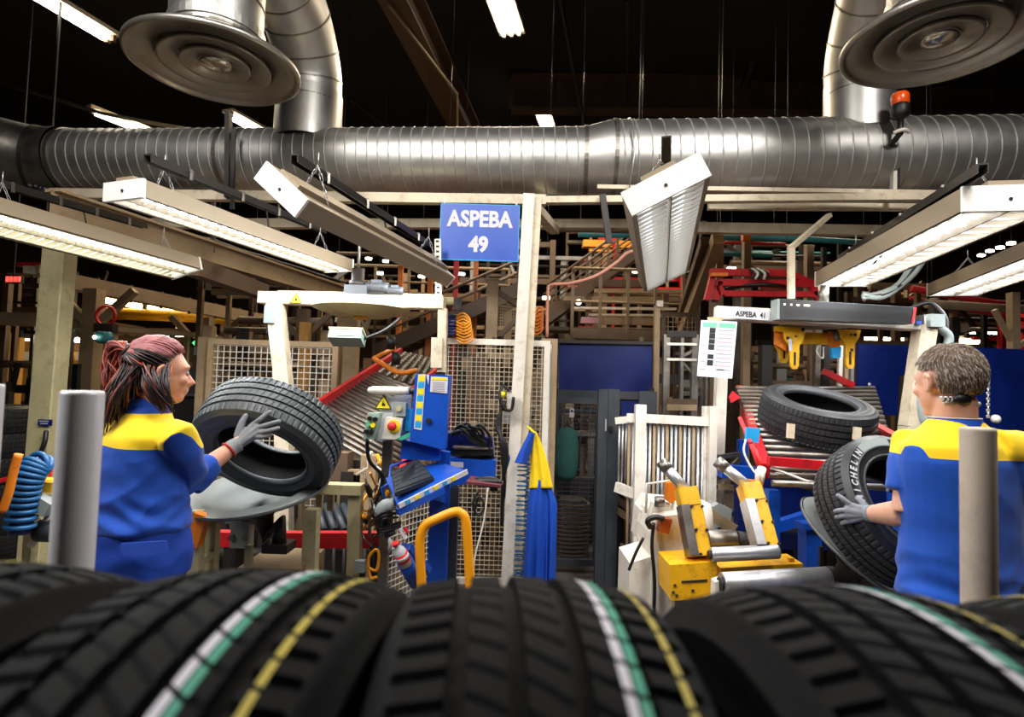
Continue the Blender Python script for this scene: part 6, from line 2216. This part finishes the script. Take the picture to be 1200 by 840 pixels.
def hand_parts(mb, wrist, knuckles, chains, r=.0098, thumb=None):
    """wrist point, four knuckle points, finger chains (lists of points after the knuckle), thumb chain from the palm side"""
    for k, ch in zip(knuckles, chains):
        mb.tube([wrist, wrist.lerp(k, .55), k], [.021, .017, .0125], 10)
        pts = [k]+ch
        n = len(pts)
        mb.tube(pts, [r*1.12-(.26*r)*i/(n-1) for i in range(n)], 10)
        mb.ball(ch[-1], r*.88, 10)
    for a, b in zip(knuckles[:-1], knuckles[1:]):
        mb.tube([a, b], [.0125, .0125], 10)
        mb.tube([wrist.lerp(a, .6), wrist.lerp(b, .6)], [.0155, .0155], 10)
    if thumb:
        n = len(thumb)
        mb.tube(thumb, [.019-.0085*i/(n-1) for i in range(n)], 10)
        mb.ball(thumb[-1], .0102, 10)


def fold_fn(axis_pts, amp, freq, seed):
    """soft creases running across a limb or trunk"""
    def f(co, no):
        x, y, z = co.x*freq*3.1+seed, co.y*freq*2.7+seed*1.7, co.z*freq*4.3
        a = .5*(sin(x+1.3*sin(z*.7+seed))+sin(z+1.7*sin(y*.8+x*.5)))
        b = sin(z*2.1+2*sin(x*.9)+seed)*sin(y*1.9+x*1.1)
        return no*(amp*((1-abs(a)*2)*.55+b*.35+.25))
    return f


GLOVE = mat('glove_grey', '#8e9299', .85, 0, .18, 30, bump=.5, bscale=420)
SKIN1 = skin_mat('skin_warm', '#d79b80')
SKIN2 = skin_mat('skin_pale', '#dba58c')
TROUS = mat('trouser_blue', '#00379c', .8, 0, .12, 8, bump=.15, bscale=380)
SHOE = mat('shoe_black', '#17171a', .5, 0, .15, 8)


def legs(mb, hip, R_, F_, zh, w_, r0, inflate=0, foot=True):
    for s_ in (-1, 1):
        h = hip+R_*s_*w_
        h = Vector((h.x, h.y, zh))
        k = Vector((h.x, h.y, .5))+F_*.03+R_*s_*.02
        a = Vector((h.x, h.y, .1))-F_*.01+R_*s_*.03
        mb.tube([h, h.lerp(k, .5), k, k.lerp(a, .35), k.lerp(a, .75), a], [r0+inflate, r0*.86+inflate, r0*.66+inflate, r0*.62+inflate, r0*.45+inflate*1.5, r0*.4+inflate*1.5], 16)
        if foot:
            mb.tube([a-F_*.05-Vector((0, 0, .055)), a-Vector((0, 0, .05)), a+F_*.09-Vector((0, 0, .06)), a+F_*.17-Vector((0, 0, .068))], [.036, .042, .04, .03], 14)


def shoes(t, hip, R_, F_, w_):
    for s_ in (-1, 1):
        h = hip+R_*s_*w_
        a = Vector((h.x, h.y, .1))-F_*.01+R_*s_*.03
        m = MB()
        m.tube([a-F_*.07-Vector((0, 0, .05)), a-F_*.03-Vector((0, 0, .045)), a+F_*.08-Vector((0, 0, .055)), a+F_*.16-Vector((0, 0, .06)), a+F_*.2-Vector((0, 0, .066))], [.03, .047, .046, .042, .025], 16)
        e = m.build('shoe', SHOE, t)
        m = MB(); m.bar(a-F_*.09-Vector((0, 0, .09)), a+F_*.21-Vector((0, 0, .09)), .085, .02, bev=.006); m.build('sole', DARK, e)


# ------------------------------------------------------------------ the woman at the left
YW = 2.15
sw = YW/FPX
F, R = basis(rad(38))
UP = Vector((0, 0, 1))
foot = at_floor(162, YW)
wm = thing('person', 'woman with red ponytail in blue and yellow jacket tilting a tyre at the left', 'person', foot)


def zc(py, px=163):
    return V(px, py, YW).z


ctr = lambda px, py: V(px, py, YW)
tors = [(163, 668, .185, .15), (162, 640, .19, .155), (161, 612, .178, .145), (160, 585, .17, .138), (160, 552, .17, .132), (161, 525, .175, .125), (163, 509, .178, .112), (165, 497, .155, .095), (168, 487, .105, .08), (170, 478, .075, .07)]
bm_ = MB()
bm_.loft([oval(ctr(x, y), a-.024, b-.024, R, F) for x, y, a, b in tors])
HC = V(187, 437, YW-.0)
HF = Vector((.74, .67, -.04)).normalized()
neck0 = ctr(170, 486)
bm_.tube([neck0, HC-HF*.02-UP*.06], [.062, .056], 18)
Pw, Mw = head_parts(bm_, HC, HF, UP, .98)
sh = V(207, 510, YW-.09)
el = V(223, 561, YW+.09)
wr = V(274, 523, YW+.215)
bm_.tube([sh-R*.05, sh, sh.lerp(el, .5), el], [.04, .045, .042, .039], 16)
bm_.tube([el, el.lerp(wr, .25), el.lerp(wr, .7), wr, wr.lerp(V(300, 500, YW+.26), .35)], [.039, .041, .033, .027, .026], 16)
# left arm forward, hidden behind the body, hand under the tyre
shl = V(122, 507, YW+.14)
ell = shl+F*.2+Vector((.02, .0, -.2))
wrl = V(214, 556, YW+.38)
bm_.tube([shl+R*.05, shl, shl.lerp(ell, .5), ell], [.05, .055, .047, .04], 16)
bm_.tube([ell, ell.lerp(wrl, .3), wrl], [.04, .038, .027], 14)
legs(bm_, ctr(162, 650), R, F, zc(665), .088, .092)
body = remesh(bm_, .0068, 5)
link_mesh('body', body, SKIN1, wm)
eyes(wm, Pw, Mw, .98, SKIN1)

jk = MB()
jk.loft([oval(ctr(x, y), a+(.012 if y > 500 else .004), b+(.012 if y > 500 else .004), R, F) for x, y, a, b in tors[2:]]+[oval(ctr(172, 472), .066, .064, R, F)])
jk.tube([sh-R*.07+UP*.0, sh-R*.01, sh.lerp(el, .3)+UP*.0, sh.lerp(el, .7), el+Vector((-.008, 0, -.008))], [.055, .066, .069, .066, .062], 18)
cuff = el.lerp(wr, .52)
jk.tube([el+Vector((-.008, 0, -.008)), el.lerp(wr, .2), el.lerp(wr, .4), cuff], [.06, .06, .053, .044], 18)
jk.tube([shl+R*.07, shl, shl.lerp(ell, .6), ell], [.058, .072, .066, .058], 18)
jk.tube([ell, ell.lerp(wrl, .5), ell.lerp(wrl, .8)], [.058, .05, .042], 16)
# elastic hem
jk.loft([oval(ctr(161, y), a, b, R, F) for y, a, b in ((618, .182, .15), (612, .196, .164), (604, .19, .156))])
zy0 = zc(516)


def yoke_w(co):
    d = co-ctr(164, 516)
    lat = abs(d.dot(R))
    side = .222+(co.z-1.312)*.68-lat
    low = co.z-zy0+d.dot(R)*.09
    coll = zc(483)-co.z if True else 1
    return min(side, low, coll)*20


WJ = two_tone('jacket_cloth', '#0046b0', '#f6cf0a', 'yoke')
ff = fold_fn(None, .0075, 7.5, 2.2)


def post_w(co, no):
    """creases gather at the waist and in the elbow"""
    g_ = ff(co, no)
    k = .55+1.0*max(0, 1-abs(co.z-zc(598))/.13)+.9*max(0, 1-(co-el).length/.17)
    w_ = no*(.004*sin(co.z*95+4*sin(co.x*17+co.y*11)))*max(0, 1-abs(co.z-zc(594))/.1)
    return g_*k+w_


me = remesh(jk, .0066, 9, post_w, {'yoke': yoke_w}, 'jacket')
link_mesh('jacket', me, WJ, wm, 'blue work jacket with yellow shoulders')
m = MB(); m.loft([oval(ctr(171, y), a, b, R, F) for y, a, b in ((484, .083, .08), (474, .074, .073), (466, .072, .072), (468, .066, .066), (482, .07, .07))], cap=False); m.build('collar', CBLUE, wm)
m = MB(); cd = (wr-el).normalized(); MM = frame_of(el.lerp(wr, .52), cd)
tr = MB()
tr.loft([oval(ctr(x, y), a+.006, b+.006, R, F) for x, y, a, b in tors[:3]])
legs(tr, ctr(162, 650), R, F, zc(662), .09, .094, .016, False)
me = remesh(tr, .0085, 4, fold_fn(None, .006, 7, 5), None, 'trousers')
link_mesh('trousers', me, TROUS, wm)
# back pocket with flap, belt loop
pk = [V(141, 637, YW-.215), V(193, 634, YW-.215), V(194, 647, YW-.222), V(170, 652, YW-.224), V(143, 650, YW-.222)]
m = MB(); m.plate(pk, (.2, 1, 0), .012); m.build('pocket_flap', TROUS, wm)
shoes(wm, ctr(162, 650), R, F, .088)
# right glove
Yg = YW+.235
kn = [V(297, 497, Yg+.012), V(302, 501, Yg+.004), V(302, 507, Yg), V(298, 512, Yg)]
chs = [[V(305, 491, Yg+.005), V(311, 486, Yg+.012), V(316, 482.5, Yg+.018)], [V(312, 498, Yg-.002), V(320, 495.5, Yg+.004), V(327, 493.5, Yg+.012)],
       [V(311, 505.5, Yg-.008), V(319, 503.5, Yg-.004), V(326, 501.5, Yg+.004)], [V(305, 512, Yg-.006), V(312, 511, Yg-.002), V(317, 509, Yg+.006)]]
gm = MB()
hand_parts(gm, wr+Vector((.012, .0, .006)), kn, chs, .0098, [V(279, 512, Yg-.004), V(281, 503, Yg), V(284, 494, Yg+.006), V(288, 487, Yg+.014)])
gm.tube([wr-(wr-el).normalized()*.022, wr, wr+Vector((.02, .01, .012))], [.033, .032, .03], 16)
me = remesh(gm, .0026, 2, None, None, 'glove')
link_mesh('glove', me, GLOVE, wm, 'grey knitted glove')
M = frame_of(wr-(wr-el).normalized()*.024, wr-el)
m = MB(); m.tube([M @ Vector((.033*cos(a), .033*sin(a), 0)) for a in [2*pi*i/20 for i in range(20)]], .0045, 8, closed=True); m.build('glove_hem', mat('hem_red', '#b5302f', .8, 0, .1), wm)
# left glove under the tyre
gm = MB()
d_ = (wrl-ell).normalized()
sd = d_.cross(UP).normalized()
kn = [wrl+d_*.085+sd*k for k in (-.03, -.01, .01, .03)]
hand_parts(gm, wrl+d_*.01, kn, [[k+d_*.03, k+d_*.055+UP*.012, k+d_*.07+UP*.03] for k in kn], .0098, [wrl+d_*.02-sd*.03, wrl+d_*.05-sd*.05+UP*.01, wrl+d_*.08-sd*.055+UP*.02])
gm.tube([wrl-d_*.03, wrl, wrl+d_*.02], [.034, .032, .03], 14)
me = remesh(gm, .0035, 2, None, None, 'glove')
link_mesh('glove', me, GLOVE, wm)

# hair: under-cap, combed strands, ponytail, loose lower lengths
HR1 = mat('hair_rose', '#a8686a', .42, 0, .35, 40, spec=.5)
HR2 = mat('hair_copper', '#9c452c', .45, 0, .4, 40, spec=.5)
HR3 = mat('hair_dark', '#2c1c1e', .42, 0, .4, 40, spec=.5)
r = random.Random(3)


def skull(P, az, pol, k=1.0):
    """point on the inflated skull; az from forward to the right, pol from the top"""
    return P(.079*k*sin(pol)*sin(az), -.012+.101*k*sin(pol)*cos(az), .03+.093*k*cos(pol))


def cap_mesh(P, keep, k=1.03, n=40):
    m = MB()
    h = n//2
    vs, fs = [], []
    for i in range(h+1):
        for j in range(n):
            vs.append(skull(P, 2*pi*j/n, pi*i/h, k))
    for i in range(h):
        for j in range(n):
            az, pol = 2*pi*(j+.5)/n, pi*(i+.5)/h
            if az > pi:
                az -= 2*pi
            if keep(abs(az), pol):
                j2 = (j+1) % n
                fs.append((i*n+j, i*n+j2, (i+1)*n+j2, (i+1)*n+j))
    m.add(vs, fs, 0, True)
    return m


def keep_w(az, pol):
    lim = 1.0 if az < .9 else (1.0+(az-.9)*1.1)
    return pol < min(lim, 2.5)


hr = wm
cap_mesh(Pw, keep_w, 1.035).build('hair_cap', HR3, hr)
tie = Pw(0, -.112, .075)
ms = [MB(), MB(), MB()]
for i in range(330):
    az = r.uniform(-2.9, 2.9)
    front = abs(az) < 1.5
    p0 = r.uniform(.75, 1.02) if abs(az) < 1.0 else r.uniform(.9, 1.25+.55*min(1, abs(az)-1.0))
    pts = []
    a_, b_ = skull(Pw, az, p0, 1.05)-Pw(0, -.012, .03), tie-Pw(0, -.012, .03)
    for k in range(8):
        u = k/7
        q = a_.lerp(b_, u)
        la = a_.length*(1-u)+b_.length*u
        q = q.normalized()*la
        pol = math.acos(max(-1, min(1, (Mw.transposed() @ q).z/q.length)))
        pts.append(Pw(0, -.012, .03)+q*(1.0+.05*sin(pi*u)+.02*r.random()))
    low = (Mw.transposed() @ a_).z < .02
    ms[2 if low and r.random() < .8 else (1 if r.random() < .15 else 0)].tube(pts, [.0022]+[.0034]*5+[.003, .002], 5)
for i in range(260):
    e = V(r.uniform(119, 152), r.uniform(438, 462), YW+r.uniform(-.06, .06))
    o1 = V(r.uniform(124, 148), r.uniform(404, 422), YW+r.uniform(-.05, .05))
    pts = spline([tie, tie.lerp(o1, .6)+UP*.02, o1, o1.lerp(e, .6)+Vector((r.uniform(-.02, .01), 0, .01)), e], 3)
    ms[1 if r.random() < .72 else (0 if r.random() < .7 else 2)].tube(pts, [.003]*(len(pts)-3)+[.0024, .0016, .0006], 5)
for i in range(240):
    az = r.uniform(1.2, 4.6)
    s0 = skull(Pw, az, r.uniform(1.5, 2.1), 1.02)
    u = r.random()
    e = V(118+u*50+r.uniform(-3, 3), 512-38*u**.8+r.uniform(-14, 6), YW-.13+.12*u+r.uniform(-.03, .02))
    if az < 2.2:
        e = V(r.uniform(186, 206), r.uniform(470, 486), YW-.09)
    mid = s0.lerp(e, .5)+Vector((r.uniform(-.015, .015), -.03, .005))
    pts = spline([s0, mid, e], 5)
    ms[2 if r.random() < .88 else 1].tube(pts, [.0032]*(len(pts)-3)+[.0026, .0016, .0005], 5)
for nm, m_, mm in (('hair_strands', ms[0], HR1), ('hair_strands', ms[1], HR2), ('hair_strands', ms[2], HR3)):
    m_.build(nm, mm, hr, kind='stuff', fix=False)
M = frame_of(tie, tie-Pw(0, 0, .03))
m = MB(); m.tube([M @ Vector((.019*cos(a), .019*sin(a), .004)) for a in [2*pi*i/16 for i in range(16)]], .006, 8, closed=True); m.build('hair_tie', BLACKP, wm)
m = MB(); c = Pw(.086, -.004, -.036); m.ball(c, .004, 8); m.build('ear_stud', STEEL, wm)

# ------------------------------------------------------------------ the man at the right
YM = 2.0
F, R = basis(rad(-16))
foot = at_floor(1125, YM)
mn = thing('person', 'man with short greying hair in blue and yellow T-shirt holding a tyre upright', 'person', foot)
ctm = lambda px, py: V(px, py, YM)
tors = [(1125, 735, .175, .13), (1125, 700, .19, .135), (1125, 660, .187, .13), (1125, 615, .182, .122), (1125, 570, .192, .125), (1125, 540, .2, .122), (1124, 522, .19, .11), (1122, 507, .14, .085), (1119, 495, .08, .068)]
bm_ = MB()
bm_.loft([oval(ctm(x, y), a-.022, b-.022, R, F) for x, y, a, b in tors])
HC = V(1111, 449, YM+.01)
HF = Vector((-.13, .99, -.08)).normalized()
bm_.tube([ctm(1119, 502), HC-HF*.03-UP*.05], [.066, .06], 18)
Pm, Mm = head_parts(bm_, HC, HF, UP, 1.06)
sh = V(1072, 524, YM+.05)
el = V(1062, 602, YM+.02)
wr = V(1020, 602, YM+.235)
bm_.tube([sh+R*.06, sh, sh.lerp(el, .5), el], [.045, .05, .05, .045], 16)
bm_.tube([el, el.lerp(wr, .25), el.lerp(wr, .7), wr, wr+(wr-el)*.08], [.044, .047, .037, .029, .028], 16)
shr = V(1183, 524, YM-.05)
elr = shr+Vector((.05, .05, -.27))
wrr = elr+F*.24+Vector((-.05, 0, .06))
bm_.tube([shr-R*.06, shr, shr.lerp(elr, .5), elr], [.055, .06, .05, .045], 16)
bm_.tube([elr, elr.lerp(wrr, .3), wrr], [.044, .044, .029], 14)
legs(bm_, ctm(1125, 720), R, F, ctm(1125, 730).z, .09, .092)
me = remesh(bm_, .0068, 5)
link_mesh('body', me, SKIN2, mn)
eyes(mn, Pm, Mm, 1.04, SKIN2)
ts = MB()
ts.loft([oval(ctm(x, y), a+(.014 if y > 520 else .006), b+(.014 if y > 520 else .006), R, F) for x, y, a, b in tors[1:]]+[oval(ctm(1118.5, 491), .07, .064, R, F)])
ts.tube([sh+R*.075, sh+R*.0, sh.lerp(el, .35), sh.lerp(el, .68)], [.06, .08, .074, .07], 18)
ts.tube([shr-R*.075, shr, shr.lerp(elr, .35), shr.lerp(elr, .62)], [.06, .08, .074, .07], 18)
zm0 = ctm(1125, 534).z


def yoke_m(co):
    d = co-ctm(1124, 538)
    lat = abs(d.dot(R))
    side = .2+(co.z-zm0)*.12-lat
    low = co.z-zm0
    coll = ctm(1119, 496.5).z-co.z-.0
    return min(side, low)*20


TSH = two_tone('tshirt_cloth', '#004cb6', '#f6cb0a', 'yoke')
fm = fold_fn(None, .006, 6, 9.1)


def post_m(co, no):
    k = .5+1.4*max(0, 1-abs(co.z-ctm(1125, 680).z)/.12)
    w_ = no*(.004*sin(co.z*80+4*sin(co.x*15+co.y*12)))*max(0, 1-abs(co.z-ctm(1125, 680).z)/.11)
    return fm(co, no)*k+w_


me = remesh(ts, .0066, 8, post_m, {'yoke': yoke_m}, 'tshirt')
link_mesh('tshirt', me, TSH, mn, 'blue T-shirt with yellow shoulders')
m = MB()
for y, a in ((497, .081), (494, .0765), (490.5, .073)):
    pass
m.loft([oval(ctm(1119, y), a, b, R, F) for y, a, b in ((498, .084, .079), (495, .079, .075), (491, .0735, .07), (489.5, .071, .067), (492, .068, .064))], cap=False)
m.build('collar', CBLUE, mn)
m = MB(); rg = oval(ctm(1119, 489.5), .0725, .0685, R, F); m.tube(rg, .0022, 6, closed=True); m.build('collar_edge', PAPER, mn)
tr = MB()
tr.loft([oval(ctm(x, y), a-.002, b-.002, R, F) for x, y, a, b in tors[:3]])
legs(tr, ctm(1125, 720), R, F, ctm(1125, 730).z, .092, .094, .016, False)
me = remesh(tr, .0085, 4, fold_fn(None, .006, 7, 1), None, 'trousers')
link_mesh('trousers', me, TROUS, mn)
shoes(mn, ctm(1125, 720), R, F, .09)
Yg = YM+.27
kn = [V(997, 592, Yg), V(991, 598, Yg), V(992, 604, Yg), V(996, 610, Yg)]
chs = [[V(991, 587, Yg+.002), V(986, 583, Yg+.008), V(982, 580.5, Yg+.016)], [V(985, 598, Yg+.004), V(981, 598.5, Yg+.014), V(979, 599, Yg+.028)],
       [V(986, 605, Yg+.004), V(982.5, 605.5, Yg+.014), V(980.5, 606, Yg+.028)], [V(991, 611.5, Yg+.004), V(988.5, 612.5, Yg+.014), V(987, 613, Yg+.026)]]
gm = MB()
hand_parts(gm, wr, kn, chs, .0098, [V(1015, 598, Yg-.01), V(1012, 592, Yg), V(1008, 587, Yg+.012), V(1003, 584, Yg+.022)])
gm.tube([wr-(wr-el).normalized()*.03, wr, wr+(wr-el).normalized()*.02], [.035, .033, .031], 16)
me = remesh(gm, .0026, 2, None, None, 'glove')
link_mesh('glove', me, GLOVE, mn, 'grey knitted glove')
gm = MB()
d_ = (wrr-elr).normalized()
sd = d_.cross(UP).normalized()
kn = [wrr+d_*.085+sd*k for k in (-.03, -.01, .01, .03)]
hand_parts(gm, wrr+d_*.01, kn, [[k+d_*.03, k+d_*.05-UP*.018, k+d_*.055-UP*.04] for k in kn], .0098, [wrr+d_*.02-sd*.03, wrr+d_*.05-sd*.05, wrr+d_*.08-sd*.05-UP*.02])
gm.tube([wrr-d_*.03, wrr, wrr+d_*.02], [.034, .032, .03], 14)
me = remesh(gm, .0035, 2, None, None, 'glove')
link_mesh('glove', me, GLOVE, mn)
# short hair
HM = mat('hair_greying', '#6d5a4c', .55, 0, .35, 60, spec=.35)
HM2 = mat('hair_grey', '#a2968c', .5, 0, .3, 60, spec=.4)


def keep_m(az, pol):
    lim = 1.1 if az < .8 else 1.1+(az-.8)*.72
    if 1.2 < az < 1.8:
        lim = min(lim, 1.5)
    elif az >= 1.8:
        lim = 2.3
    return pol < min(lim, 2.3)


cap_mesh(Pm, keep_m, 1.05, 48).build('hair_cap', HM, mn)
ms = [MB(), MB()]
r = random.Random(8)
for i in range(2600):
    az = r.uniform(-pi, pi)
    pol = math.acos(r.uniform(-.66, 1))
    if not keep_m(abs(az), pol+.02):
        continue
    p0 = skull(Pm, az, pol, 1.03)
    nrm = (p0-Pm(0, -.012, .03)).normalized()
    dn_ = (skull(Pm, az+.12*sin(pol*3), pol+.3, 1.03)-p0).normalized()
    L = .026-.012*(pol/2.1)
    p1 = p0+nrm*.006+dn_*L*.5+Vector((r.uniform(-.003, .003), 0, r.uniform(-.003, .003)))
    p2 = p0+nrm*(.006+.004*r.random())+dn_*L
    ms[1 if r.random() < (.3+.25*(pol > 1.3)) else 0].tube([p0, p1, p2], [.0017, .0014, .0005], 3, caps=False)
ms[0].build('hair_strands', HM, mn, kind='stuff', fix=False)
ms[1].build('hair_strands', HM2, mn, kind='stuff', fix=False)
# neckband with a black pad at the nape
nb = []
for i in range(24):
    a = pi*(.12+.76*i/23)
    nb.append(ctm(1117, 473)+R*(.074*cos(a))-F*(.07*sin(a)-.004)+UP*.004*sin(3*a))
e = MB().tube(nb, .008, 8).build('neckband', mat('neckband_grey', '#a9a6a4', .5, .2, .4, 90), mn, label='grey patterned neckband with a black pad')
c = V(1128, 468, YM-.075)
MB().ball(c, (.031, .012, .019), 16).build('black_pad', BLACKP, e)
for i in range(7):
    q = V(1104+2.7*i, 467+(i % 2), YM-.068)
    MB().box(q, (.006, .01, .014), Matrix.Rotation(.6 if i % 2 else -.6, 3, 'Y')).build('pattern_link', INK if i % 2 else PAPER, e)
